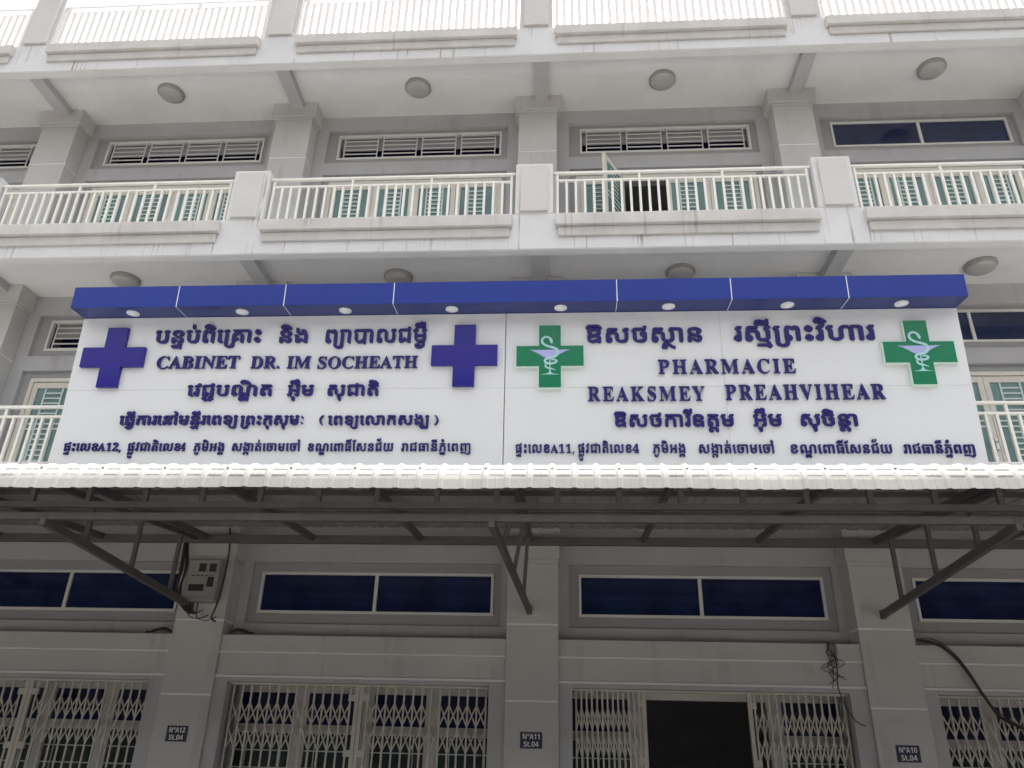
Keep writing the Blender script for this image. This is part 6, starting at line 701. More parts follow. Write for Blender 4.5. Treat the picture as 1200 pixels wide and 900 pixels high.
26:([[326,0,0,1,0,23,0,1,2,0,3,-9,3,-5,4,-4,4,-2,3,-1,6,0,4,2,3,2,2,3,0,3,-1,5,-3,4,-18,10,-6,4,-3,4,-1,3,-2,4,1,7,2,6,5,6,3,2,4,1,3,1,5,0,13,-3,2,0,1,1,2,2,2,0,1,-1,0,-20,-1,-1,-1,0,-1,1,-3,7,-4,5,-5,4,-4,1,-3,1,-4,-1,-3,-1,-3,-3,-1,-2,0,-3,0,-3,1,-2,4,-3,19,-10,4,-3,4,-4,2,-4,1,-6,0,-4,-1,-5,-2,-4,-3,-4,-3,-2,-4,-2,-5,-1,-4,-1,-5,0,-4,1,-10,2,-2,-1,-1,-2],[1,2,-1,1,1,1,4,1,2,2,2,6,0,45,-1,4,-1,2,-2,2,-5,1,0,2,1,1,33,0,6,-1,10,-3,5,-3,2,-3,2,-4,1,-4,-1,-5,-2,-4,-3,-3,-3,-2,-5,-3,-1,-1,17,-25,3,-3,4,-2,0,-2,-1,0,-20,0,-20,30,-2,1,-1,0,0,-1,0,-23,1,-2,2,-1,5,-2,0,-1,0,-1,-1,0],[82,2,-1,1,0,1,6,1,2,2,1,2,0,4,0,44,0,4,-2,4,-2,1,-4,1,0,2,1,1,55,-1,0,-1,0,-18,0,-1,-1,0,-1,1,-1,3,-2,5,-2,3,-4,2,-8,3,-10,-1,-1,0,-1,-1,-1,-2,0,-23,1,-1,5,1,5,2,3,5,2,7,1,0,1,-1,0,-32,0,-1,-2,0,-2,8,-2,4,-1,1,-6,2,-4,0,-1,-1,0,-23,1,-2,1,-1,4,-1,8,0,7,2,7,4,3,5,3,6,2,0,1,-1,-4,-20,-1,0],[155,2,0,2,4,2,3,5,24,58,1,2,2,0,25,-58,3,-6,2,-2,3,-1,0,-2,-1,0,-30,0,-1,1,0,1,6,1,1,1,1,2,-1,4,-4,9,-20,1,-1,-1,-1,-1,-4,-9,0,-3,1,-2,2,-1,5,-1,0,-1,0,-1,-1,0],[235,2,0,2,5,2,2,1,1,3,0,50,-2,4,-1,2,-5,1,-1,1,1,1,32,1,1,-1,0,-2,-7,-2,-1,-2,-1,-3,0,-21,0,-2,1,0,18,19,5,5,1,3,-1,1,-2,1,-6,1,0,1,0,1,28,1,1,-1,0,-2,-8,-2,-4,-2,-3,-3,-9,-7,-7,-8,0,-1,28,-36,3,-2,2,-1,2,-1,1,-1,0,-1,-35,0,0,1,0,1,7,1,0,1,0,2,-3,4,-15,20,-2,1,-1,-2,-1,-1,0,-18,1,-3,0,-2,2,-1,2,-1,3,-1,1,-1,0,-1,-1,0],[391,2,-1,0,0,2,6,2,2,1,1,3,0,52,-1,2,-2,2,-6,1,0,1,0,1,24,1,2,-1,18,-43,1,-2,2,4,18,41,1,1,23,0,1,-1,0,-2,-5,-1,-2,-2,-1,-4,0,-50,0,-2,1,-2,3,-1,3,-1,1,-1,0,-1,-32,0,-1,0,0,1,1,1,4,1,2,1,1,4,0,48,-1,-2,-22,-52,-1,-2,-1,0,-2,0,0,1,-23,53,-1,2,0,-45,0,-4,2,-3,3,-1,3,-1,1,0,0,-2,-1,0],[496,2,0,1,0,1,4,1,3,1,1,2,0,3,0,49,-1,5,-3,1,-4,1,0,2,1,1,56,-1,0,-1,0,-18,0,-1,-1,0,-1,1,-2,6,-2,3,-4,4,-4,1,-6,2,-9,-1,-3,-1,-1,-3,0,-22,1,-1,6,1,4,2,2,2,1,3,2,6,1,1,1,-1,0,-32,0,-1,-2,0,-1,8,-2,3,-3,3,-5,1,-4,0,-1,-1,0,-22,2,-4,5,-1,8,0,7,2,4,2,3,4,2,2,4,7,2,0,0,-1,0,-2,-4,-18,-1,0],[586,2,0,2,5,2,2,1,1,3,0,18,-19,34,-3,4,-3,1,-1,1,0,1,1,1,32,-1,0,-1,0,-1,-5,-1,-2,-1,0,-1,0,-1,4,-9,8,-17,1,-1,12,19,3,6,0,2,-1,2,-6,2,-1,1,0,1,1,1,20,-1,1,-1,-1,-1,-3,-2,-3,-2,-19,-31,0,-20,1,-3,0,-2,2,-1,2,-1,3,-1,1,-1,0,-1,-1,0],[174,26,17,0,0,2,-8,20,-1,0,-1,-3,-7,-17],[25,37,6,0,6,1,3,3,2,3,1,6,-1,7,-1,4,-2,2,-3,2,-6,1,-3,-1,-2,-2,0,-25]],1271.0),
27:([[426,0,-2,3,-24,57,-4,5,-4,2,0,2,1,0,31,0,1,0,0,-1,0,-1,-4,0,-3,-1,-1,-1,0,-2,0,-3,2,-5,13,-31,1,1,12,32,2,5,-1,3,-1,1,-2,1,-4,0,0,1,0,1,1,0,19,0,1,0,0,-2,-3,0,-2,-2,-3,-3,-23,-59,-1,-3],[1,2,-1,1,0,1,6,2,2,2,0,2,1,4,0,44,-1,4,-1,2,-2,2,-5,1,0,2,1,0,37,0,5,0,5,-2,5,-3,4,-5,1,-5,0,-5,0,-3,-2,-4,-2,-2,-5,-4,-3,-2,-8,-2,-12,0,-1,0,0,-22,2,-4,2,-1,4,-1,0,-2,-1,0],[74,2,-1,1,0,1,5,1,2,2,1,2,1,3,0,49,-2,4,-2,1,-4,1,0,2,1,0,36,0,7,-1,4,-1,6,-4,3,-4,2,-5,0,-3,-1,-5,-2,-4,-2,-2,-5,-3,-4,-2,-1,0,18,-26,2,-3,4,-2,0,-2,-1,0,-20,0,-20,31,-2,0,-1,0,0,-1,0,-21,1,-2,1,-3,2,-1,5,-1,0,-2,-1,0],[155,2,0,1,0,1,3,1,3,1,2,2,0,3,1,48,-2,6,-2,1,-5,1,0,2,1,0,55,0,1,-1,0,-17,-1,-1,-2,0,-1,6,-3,4,-4,3,-6,2,-4,1,-8,0,-2,-1,-1,-1,0,-2,0,-22,0,-1,3,-1,3,1,4,2,2,2,1,3,2,7,1,0,1,0,1,-32,-1,-1,-2,0,-1,7,-2,3,-2,2,-4,2,-3,1,-3,0,0,-1,0,-23,1,-4,3,-1,7,0,9,2,6,3,3,4,4,7,2,1,1,-2,-4,-19,-1,0],[229,2,-1,1,0,1,5,2,3,7,23,57,1,1,2,0,1,-2,25,-57,3,-5,4,-3,0,-1,-1,-1,-30,0,-1,1,0,1,6,2,2,2,-1,6,-3,7,-1,0,-20,0,-2,0,-3,-9,-1,-3,1,-2,1,-1,1,-1,5,-1,0,-2,-1,0],[308,2,0,1,0,1,6,2,1,1,1,3,0,51,-2,4,-2,1,-4,1,0,1,0,1,32,0,1,0,0,-2,-6,-1,-2,-2,0,-1,-1,-4,0,-19,0,-1,1,0,22,0,1,1,0,21,-1,3,-1,1,-2,1,-5,1,0,1,0,1,32,0,1,0,0,-2,-4,-1,-2,-1,-1,-2,-1,-3,0,-49,2,-4,2,-2,4,-1,0,-1,0,-1,-33,0,0,1,0,1,5,1,2,1,1,3,1,3,0,22,-1,1,-22,0,-1,0,0,-1,0,-20,1,-5,1,-2,1,-1,6,-2,0,-2,-1,0],[471,2,-1,1,1,1,5,2,2,1,2,5,0,48,-1,4,-1,1,-3,2,-4,0,0,1,0,1,1,0,32,0,1,-1,0,-1,-7,-1,-1,-1,-1,-3,0,-51,1,-3,1,-2,2,0,5,-2,0,-1,-1,-1],[522,2,-1,1,0,1,6,2,2,2,0,3,1,50,-2,4,-2,1,-5,1,0,1,0,1,32,0,1,0,0,-2,-5,-1,-2,-1,-1,-2,0,-3,0,-20,0,-1,1,0,21,0,1,1,1,20,-1,3,-1,2,-2,1,-5,1,-1,1,1,1,32,0,1,0,0,-2,-5,-1,-2,-1,-1,-4,0,-50,1,-4,3,-2,4,-1,0,-1,0,-1,-33,0,-1,1,1,1,5,2,3,3,1,3,-1,22,-1,1,-21,0,-1,0,0,-1,0,-21,0,-4,3,-3,5,-2,0,-2,-1,0],[610,2,0,1,0,1,3,1,3,1,1,1,1,4,0,50,0,2,-1,2,-2,1,-5,1,0,2,1,0,56,0,0,-1,0,-17,0,-1,-1,-1,-1,1,-3,8,-3,3,-3,2,-6,2,-4,1,-8,0,-2,-1,-1,-1,-1,-3,0,-21,1,-1,4,-1,5,2,4,5,2,8,1,0,1,0,0,-32,0,-1,-2,0,-2,8,-1,2,-2,3,-4,1,-3,1,-3,0,-1,-1,0,-23,2,-4,1,0,2,-1,7,0,8,2,5,2,3,2,4,6,2,4,2,1,1,-1,0,-1,-4,-19,-1,0],[684,2,-1,1,0,1,4,2,3,4,25,61,1,0,1,0,2,-4,23,-53,3,-7,2,-1,3,-2,0,-1,-1,-1,-30,0,-1,1,1,1,5,2,1,0,1,2,-1,5,-3,8,-21,0,-2,-1,-3,-7,0,-2,0,-3,1,-2,6,-2,0,-2,-1,0],[763,2,-1,1,1,1,5,2,2,2,1,2,1,4,0,44,-1,4,-1,2,-3,2,-4,1,0,2,1,0,36,0,9,-1,4,-2,4,-2,3,-3,1,-3,1,-6,0,-4,-2,-5,-3,-3,-4,-2,-5,-3,0,-1,18,-26,2,-3,3,-1,0,-2,-1,0,-19,0,-20,30,-1,1,-1,0,-1,0,0,-1,0,-22,1,-4,3,-1,4,-1,0,-2,-1,0],[247,26,16,0,2,1,-9,21,-1,0,-8,-19],[702,26,17,0,1,1,-9,21,-1,-1,-2,-3,-6,-17],[25,36,5,0,5,1,3,3,2,4,1,3,0,8,-1,4,-2,4,-3,2,-3,1,-4,0,-2,-1,-1,-1,0,-27],[98,37,8,0,3,1,4,2,2,4,1,5,0,5,-1,4,-1,3,-2,2,-3,2,-3,1,-4,0,-2,-1,-1,-1,-1,-3,0,-23],[788,37,7,0,4,1,2,2,3,3,2,7,-1,7,-2,5,-3,2,-2,1,-3,1,-4,0,-2,-1,-1,-2,0,-25]],1662.5),
28:([[504,0,-3,1,-4,3,-2,2,-1,3,0,7,2,4,2,2,6,2,4,2,5,0,10,0,9,-2,6,-3,3,-2,3,-3,2,-3,0,-11,-1,-1,-1,-1,-7,0,-4,2,-2,2,0,10,-1,2,-3,1,-8,0,-5,-1,-4,-2,-1,-2,0,-2,1,-1,5,-1,3,-2,1,-2,0,-3,-2,-1],[53,27,-3,1,-3,3,-1,0,-6,-2,-7,-2,-6,0,-4,1,-4,1,-5,3,-5,4,-1,3,-2,6,0,14,2,1,10,1,1,1,-1,1,-6,3,-5,5,-1,4,1,7,-5,6,-2,3,0,2,2,3,7,8,2,0,39,0,4,-1,6,-3,6,-7,2,-4,-1,-2,-2,-1,-5,-2,-3,1,-2,2,-1,1,-1,4,-2,1,-35,1,-1,-1,-2,-1,1,-3,3,-1,9,1,11,1,9,-2,6,-2,4,-3,6,-6,1,-5,0,-4,-1,-3,-3,-5,-8,-5,2,0,6,-1,2,-1,2,-2,0,-23,0,-1,-1,0],[462,27,-3,1,-3,3,-1,0,-6,-2,-7,-2,-6,0,-4,1,-4,1,-5,3,-5,5,-2,4,-1,3,0,15,2,1,10,1,1,1,-1,1,-7,4,-3,3,-2,2,0,4,0,3,2,3,3,3,3,2,8,2,5,1,12,-1,6,-1,7,-2,4,-3,5,-5,2,-5,0,-5,0,-2,-4,-5,-7,-6,1,0,6,-1,2,-1,2,-2,0,-23,0,-1,-1,0],[508,27,-6,0,-6,3,-3,3,-2,2,0,25,1,6,3,4,5,3,6,2,8,1,6,0,7,-1,7,-2,8,-4,3,-3,2,-3,2,-6,0,-28,-1,-1,-1,-1,-8,0,-4,2,-1,1,-1,2,0,26,-1,4,0,1,-2,1,-8,1,-6,0,-3,-1,-3,-2,-2,-3,-1,-4,0,-2,7,-4,4,-4,1,-2,1,-5,-1,-5,-3,-3,-4,-2],[93,27,-4,2,-3,2,-3,3,-1,3,0,26,2,5,4,5,1,1,-4,4,0,3,2,3,5,5,2,1,30,-1,3,0,3,-2,1,-2,0,-1,0,-4,-1,-1,-28,0,-2,0,0,-1,1,-1,1,-1,10,0,9,-2,6,-3,3,-2,4,-3,2,-5,1,-6,0,-15,1,-1,2,-1,5,0,6,0,4,2,3,3,1,4,0,22,-8,9,-1,2,1,2,6,6,2,1,13,0,3,-1,2,-2,0,-1,0,-4,0,-2,-2,0,-8,0,-2,-1,1,-1,8,-8,1,-2,0,-23,-1,-5,-2,-5,-4,-3,-3,-2,-6,-1,-10,-1,-8,1,-6,2,-4,1,-6,4,-3,6,-2,6,0,14,0,2,-2,2,-6,0,-6,0,-4,-2,-3,-2,-1,-4,0,-3,1,-2,7,-4,4,-5,0,-2,0,-4,-1,-4,-1,-2,-4,-3,-4,-1],[221,27,-6,1,-8,2,-7,4,-4,5,-2,2,-1,4,0,23,0,1,-5,6,-1,2,1,2,6,7,3,3,35,1,1,0,1,1,1,6,1,1,1,0,9,0,4,-2,1,-3,-1,-8,-1,-3,-3,-2,-5,-1,-37,0,-2,0,-1,-2,0,-2,7,-7,1,-1,0,-25,2,-3,2,-1,7,0,8,1,4,2,2,3,1,6,-1,2,-8,4,-3,3,-1,3,-1,3,1,3,1,2,2,2,3,1,3,1,5,1,4,-1,7,-3,2,-2,1,-2,1,-2,0,-23,-1,-4,-2,-3,-3,-4,-6,-2,-10,-2],[275,27,-5,3,-1,3,0,29,2,4,3,5,6,3,6,1,5,1,11,0,10,-2,5,-3,3,-2,5,-5,2,-3,0,-5,0,-27,0,-2,-2,0,-8,0,-3,2,-2,1,-1,3,0,25,0,5,-1,1,-2,1,-8,1,-9,-2,-3,-2,-2,-3,-1,-3,0,-27,0,-1,-2,-1],[351,27,-4,2,-1,3,0,43,0,2,-1,1,-3,1,-66,0,-3,1,-3,2,-1,3,1,4,2,1,73,0,5,-2,6,-2,4,-5,2,-6,0,-46,-1,-1,-1,-1],[387,27,-5,2,-6,3,-3,4,-1,4,0,4,2,4,4,3,6,2,1,2,0,15,-1,1,-6,7,-1,3,3,3,4,5,14,0,4,-1,2,-2,0,-6,-2,-1,-9,0,-1,-1,0,-1,8,-7,1,-2,0,-36,-2,-3,-2,-1,-3,-1],[595,27,-6,1,-9,3,-7,4,-4,5,-2,6,0,23,-6,8,-2,3,1,3,7,6,14,0,3,-1,2,-2,0,-1,0,-4,0,-2,-2,0,-9,0,-1,-1,0,-1,8,-8,1,-1,1,-3,2,-1,21,0,1,0,1,2,0,4,-7,8,-1,2,2,3,5,6,14,0,4,-1,2,-2,0,-5,-1,-2,-1,0,-9,0,-2,-1,1,-1,8,-7,1,-2,0,-25,-2,-7,-3,-3,-6,-4,-7,-1],[24,38,6,0,4,1,5,2,5,3,3,4,0,5,-2,1,-22,-4,-1,-2,0,-8,1,-1],[433,38,6,0,4,1,6,3,3,2,4,4,0,5,-2,1,-22,-4,-1,-2,0,-7,1,-2],[592,38,8,0,3,1,3,2,2,2,1,3,0,5,-1,1,-1,1,-21,0,-2,0,-1,-2,0,-8,1,-3,2,-2],[28,63,3,0,6,1,7,4,2,2,1,3,0,2,-1,2,-2,1,-9,1,-7,-1,-4,-2,-1,-1,-1,-2,5,-4,0,-5],[438,63,8,1,7,4,2,2,1,2,0,3,-1,2,-2,1,-9,1,-7,-1,-4,-2,-1,-1,0,-2,4,-3,1,-2,0,-4],[496,79,-3,2,-2,2,0,5,1,1,1,1,50,-1,4,-2,2,-1,0,-2,0,-4,-2,-1],[374,93,-6,3,-2,3,-1,2,0,5,2,3,2,2,3,3,6,2,6,0,6,-2,9,-3,1,1,0,5,2,1,6,0,3,-1,2,-2,0,-20,-1,-2],[382,103,8,0,3,1,-3,1,-5,0,-3,0,-1,-1]],1255.7),
29:([[66,0,-3,2,-2,2,-1,10,-4,3,-2,2,0,4,1,2,15,0,4,-2,2,-2,0,-2,0,-18,-2,-1],[198,0,-3,1,-4,3,-2,2,-1,3,0,7,2,4,2,2,6,2,8,2,10,0,10,-2,6,-3,3,-2,3,-3,2,-3,0,-11,0,-1,-2,-1,-7,0,-4,2,-2,2,0,10,-1,2,-3,1,-8,0,-5,-1,-4,-2,-1,-2,0,-2,1,-1,5,-1,3,-2,1,-2,0,-3,-2,-1],[11,27,-6,3,-2,1,-2,3,-1,3,0,26,2,5,5,5,0,1,-3,4,-1,2,3,4,4,5,2,1,30,-1,3,0,3,-2,1,-2,0,-1,0,-4,-1,-1,-28,0,-2,0,0,-1,1,-1,1,-1,10,0,9,-2,6,-3,3,-2,4,-4,2,-4,1,-5,0,-14,1,-2,2,-2,5,0,6,0,4,2,3,3,1,4,0,22,-8,9,0,2,0,2,6,6,2,1,13,0,3,-1,2,-2,0,-1,1,-4,-1,-2,-2,0,-8,0,-2,-1,1,-1,8,-8,1,-2,0,-23,-1,-5,-2,-5,-4,-3,-7,-3,-7,-1,-5,0,-8,1,-6,2,-4,1,-5,4,-4,6,-1,4,0,14,-1,4,-2,2,-6,0,-7,0,-4,-2,-2,-3,-1,-3,0,-3,1,-2,6,-3,3,-3,2,-3,1,-5,-1,-5,-3,-3,-3,-2,-5,-1],[135,27,-8,1,-9,4,-4,4,-3,4,-2,5,0,23,-1,1,-5,7,0,1,0,2,2,3,6,6,2,1,46,1,3,-1,3,-2,1,-2,0,-4,-1,-2,-45,0,-2,0,-1,-1,0,-1,0,-2,8,-8,0,-25,1,-3,2,-1,7,0,8,1,5,2,2,3,0,3,0,4,-9,6,-2,2,-1,3,-1,2,1,4,1,2,2,2,6,2,4,1,3,0,4,-1,3,-2,3,-2,2,-3,0,-26,0,-3,-2,-4,-5,-3,-6,-3,-9,-1],[190,27,-3,2,-2,3,0,21,1,2,8,0,3,0,3,-3,2,-4,9,-4,10,-6,2,0,3,2,1,2,1,3,-1,4,-1,1,-15,3,-8,3,-9,4,-5,5,-3,5,-1,5,2,6,2,2,3,3,4,1,5,2,5,0,11,1,8,-2,9,-3,1,1,1,3,1,0,24,0,5,-1,4,-2,6,-5,1,-2,1,-5,0,-45,-1,-2,-2,0,-8,0,-4,2,-1,2,0,45,-1,2,-3,1,-15,0,-1,-1,1,-4,0,-2,-1,-3,-2,-3,-5,-3,-7,-1,-2,0,-3,2,-2,2,0,1,0,4,5,3,1,2,-1,1,-2,1,-9,1,-7,-1,-4,-2,-2,-2,-1,-3,1,-4,2,-2,3,-1,19,-4,5,-2,5,-3,5,-5,2,-3,1,-6,-1,-5,-2,-3,-4,-3,-5,-2,-7,-1,-5,1,-6,3,-7,5,-5,1,-1,-1,0,-7,-1,-2,-1,0],[119,93,-5,2,-3,3,-1,4,0,3,1,4,3,3,4,2,6,2,6,0,5,-1,10,-3,14,-7,4,-4,1,-2,0,-5,-1,-1],[127,103,10,0,4,1,-4,1,-7,0,-3,0,0,-1]],555.0),
30:([[183,0,-1,2,5,22,1,0,9,0,0,-1,-1,-3,-3,-10,-4,-9,-1,-1],[1,13,-1,1,0,1,4,2,2,2,2,3,23,58,1,2,2,0,1,-1,24,-57,4,-6,1,-1,3,-2,0,-1,-1,-1,-30,0,-1,1,1,1,5,2,2,1,0,1,0,4,-4,9,-21,0,-2,-1,-2,-6,-2,-3,0,-3,1,-1,2,-1,5,-2,0,-2,-1,0],[77,13,-1,1,0,4,8,0,3,1,1,1,1,2,0,50,0,1,-1,0,-5,-5,-3,-2,-3,-2,-2,1,-3,1,-1,2,-1,3,1,1,9,4,13,8,10,0,1,-1,0,-60,1,-3,2,-1,3,-1,7,0,0,-1,0,-3,-1,-1],[133,13,-1,1,0,4,8,0,3,1,1,1,1,2,0,51,0,1,-1,0,-8,-8,-3,-2,-2,1,-3,1,-1,3,-1,2,1,1,6,2,5,3,10,7,11,0,1,-1,0,-60,1,-3,2,-1,3,-1,6,0,1,-1,0,-3,-1,-1],[19,37,17,0,1,1,-9,21,-1,0,-1,-3,-7,-17]],394.1),
31:([[100,0,-1,1,-1,2,0,5,2,2,1,1,18,2,8,2,1,1,-1,0,-8,-2,-9,3,0,-1,-1,-2,-10,0,-1,1,0,4,1,2,1,1,10,0,9,-3,10,3,8,0,2,-2,0,-6,-2,-2,-8,-2,-18,-3,-1,-1,0,-1,1,0,16,2,2,2,10,0,1,-1,0,-7,-1,-1,-10,0,-2,3,-17,-3],[18,27,-7,2,-3,1,-3,2,-3,3,-2,6,0,14,1,1,22,4,6,2,3,2,2,2,0,3,0,4,-1,1,-2,2,-3,1,-8,0,-3,-1,-3,-2,-1,-2,1,-2,3,-1,0,-6,-1,-1,-6,0,-6,2,-3,3,-1,4,1,5,2,3,1,2,5,2,5,2,4,1,11,0,6,-2,6,-2,3,-2,2,-3,2,-6,-1,-4,-2,-4,-4,-4,-6,-4,-11,-3,-11,-3,-1,-1,1,-7,1,-3,4,-2,3,0,6,0,3,0,2,2,2,2,0,9,1,1,11,0,1,0,1,-1,0,-6,-1,-4,-3,-6,-3,-2,-3,-2,-5,-1,-5,-1],[72,27,-4,2,-1,2,-1,41,1,3,3,5,4,3,9,2,10,0,4,0,5,-2,3,-1,3,-3,2,-4,0,-3,1,-32,0,-1,9,7,8,-6,1,0,1,29,0,4,2,5,2,2,3,3,4,1,6,2,9,0,4,-1,4,-1,4,-2,3,-3,2,-3,1,-4,0,-44,-1,-1,-10,0,-1,1,-1,43,0,2,-2,2,-4,2,-6,0,-2,-1,-3,-1,-1,-3,-1,-44,0,-1,-1,0,-11,0,-10,8,-10,-8,-12,0,0,1,0,43,0,2,-3,3,-3,1,-7,0,-4,-2,-1,-1,-1,-3,0,-21,1,0,3,-1,2,-1,3,-2,2,-4,0,-6,-1,-3,-2,-2,-3,-3,-4,-1],[197,27,-3,2,-1,3,-1,35,0,2,-5,6,0,2,2,3,4,5,13,1,1,-1,0,-1,0,-7,-1,0,-8,0,0,-1,7,-8,1,-31,1,-1,5,-1,0,-7,0,-1,-1,0],[228,27,-2,1,-1,1,-2,4,0,40,1,5,2,3,2,2,4,2,6,0,4,-1,5,-4,5,4,5,1,5,0,5,-2,1,2,1,1,20,0,6,-2,3,-3,1,-2,1,-6,0,-45,0,-1,-12,0,-1,1,0,45,-1,2,-3,2,-12,0,-1,-1,0,-49,-1,0,-10,0,-1,1,0,45,-1,2,-1,1,-2,0,-2,-1,-3,-4,-2,-1,-3,2,-4,4,-2,0,-1,0,-1,-4,0,-22,5,-1,3,-2,2,-4,1,-3,0,-3,-2,-5,-3,-3,-5,-2],[320,27,0,1,-1,37,-4,6,-1,2,1,2,2,4,5,6,1,1,43,-1,0,-1,0,-6,0,-1,-41,0,-1,-1,0,-1,1,-2,7,-8,0,-25,1,-1,10,8,1,-1,8,-6,2,-1,0,11,-1,0,-5,2,-3,2,-2,3,0,6,2,3,2,2,6,2,7,0,3,-1,2,-1,1,-3,0,-38,-1,0,-11,0,-11,8,-11,-8],[79,35,1,-1,1,1,1,2,0,3,-1,2,-1,0,-1,0,0,-1],[236,35,0,-1,2,1,1,3,0,2,-1,2,-1,0,-1,0,0,-1],[352,58,1,0,1,0,0,4,-1,1,-2,-1,0,-1,0,-2],[323,93,-3,1,-1,2,-1,2,1,4,1,4,5,4,6,2,8,0,8,-2,4,1,4,1,2,5,9,0,1,-1,-1,-4,-2,-4,-2,-2,-4,-2,0,-1,2,-2,1,-2,1,-5,-1,-1],[328,100,18,0,2,0,-6,3,-6,2,-2,0,-3,-1,-2,-1,-1,-2]],733.5),
32:([[14,0,-4,2,-1,3,0,35,-5,8,0,2,1,3,5,5,12,0,1,0,0,-1,0,-7,-1,0,-7,0,-1,-1,7,-8,0,-30,2,-2,5,-1,0,-7,0,-1,-1,0],[45,0,-3,1,-1,2,-1,1,0,28,2,6,4,4,-3,6,-1,2,6,8,2,0,25,0,1,0,0,-7,0,-1,-21,0,-1,0,0,-1,4,-4,9,-1,4,0,4,-1,5,-3,3,-3,1,-5,0,-16,2,-4,1,-2,4,-1,6,-1,5,3,1,3,0,26,0,2,-4,5,-1,2,0,1,6,8,13,0,1,0,0,-7,0,-1,-8,0,-1,-1,7,-8,0,-1,0,-24,-1,-6,-3,-5,-3,-2,-3,-1,-8,-2,-11,1,-7,2,-4,3,-3,4,-1,6,0,14,-1,2,-1,2,-4,2,-7,0,-3,-1,-2,-2,-2,-2,0,-7,1,-1,3,-1,3,-1,2,-1,1,-2,1,-4,0,-5,-1,-3,-2,-3,-3,-2,-4,-1],[136,0,-1,1,0,22,1,1,12,0,0,-7,8,-3,8,-5,3,0,1,0,2,2,1,3,0,4,-1,2,-3,3,-18,5,-6,3,-5,4,-2,5,-1,5,1,3,2,4,4,3,4,2,8,1,11,0,4,0,4,-1,5,-3,3,-3,1,-4,0,-2,-1,-5,-5,-3,-5,-1,-5,0,0,5,3,2,1,3,-2,2,-4,2,-9,0,-4,-1,-2,-3,-1,-4,1,-4,4,-2,5,-2,15,-4,3,-2,4,-3,2,-3,1,-4,0,-6,-2,-5,-3,-3,-3,-2,-5,-2,-4,0,-4,1,-8,5,-3,2,-2,0,-1,-1,0,-6,0,-1],[203,0,-1,1,0,37,-3,5,-2,3,1,3,2,3,6,6,28,1,3,1,0,7,12,0,0,-1,0,-7,0,-3,-2,-3,-3,-2,-6,-1,-30,0,-1,0,-1,-2,1,-1,8,-9,0,-25,0,-1,1,0,10,8,2,-1,7,-6,2,-1,0,31,1,1,10,0,1,0,0,-44,-1,0,-11,0,-10,9,-1,0,-11,-9],[286,0,-6,1,-7,3,-3,4,-2,4,-1,42,2,3,4,1,12,0,1,0,0,-8,-5,-1,-1,-1,0,-33,1,-3,2,-2,2,-1,3,-1,6,0,3,1,4,2,1,2,0,2,0,25,-5,8,0,1,0,1,6,8,14,0,0,-1,0,-7,-1,0,-8,0,0,-1,7,-8,0,-25,1,-3,2,-3,2,-1,2,-1,5,0,3,1,3,3,1,1,0,4,0,23,0,1,-5,6,-1,2,1,1,6,8,12,0,1,0,0,-8,-1,0,-7,0,-1,-1,6,-6,2,-3,0,-25,-2,-6,-1,-2,-3,-3,-4,-2,-9,-2,-6,0,-4,1,-4,1,-5,3,-4,-3,-6,-1,-4,-1],[53,8,1,0,1,0,1,2,0,3,-1,2,-1,0,-1,0,-1,-1],[9,64,-5,2,-3,3,-1,2,0,3,2,4,4,3,6,1,2,0,0,-1,0,-5,-3,-2,-1,-1,1,-2,4,0,2,2,2,3,2,9,8,0,0,-1,-1,-8,-2,-5,-2,-3,-4,-3,-2,-1,-4,0],[216,72,-6,2,-2,2,-2,3,0,6,1,2,2,3,6,2,3,0,4,0,0,-1,0,-6,-5,-1,-1,0,-1,-2,1,-1,2,-1,5,0,3,1,4,3,2,4,1,6,9,0,1,0,0,-3,-1,-3,-2,-6,-2,-3,-3,-3,-5,-2,-4,-1,-3,-1]],696.4),
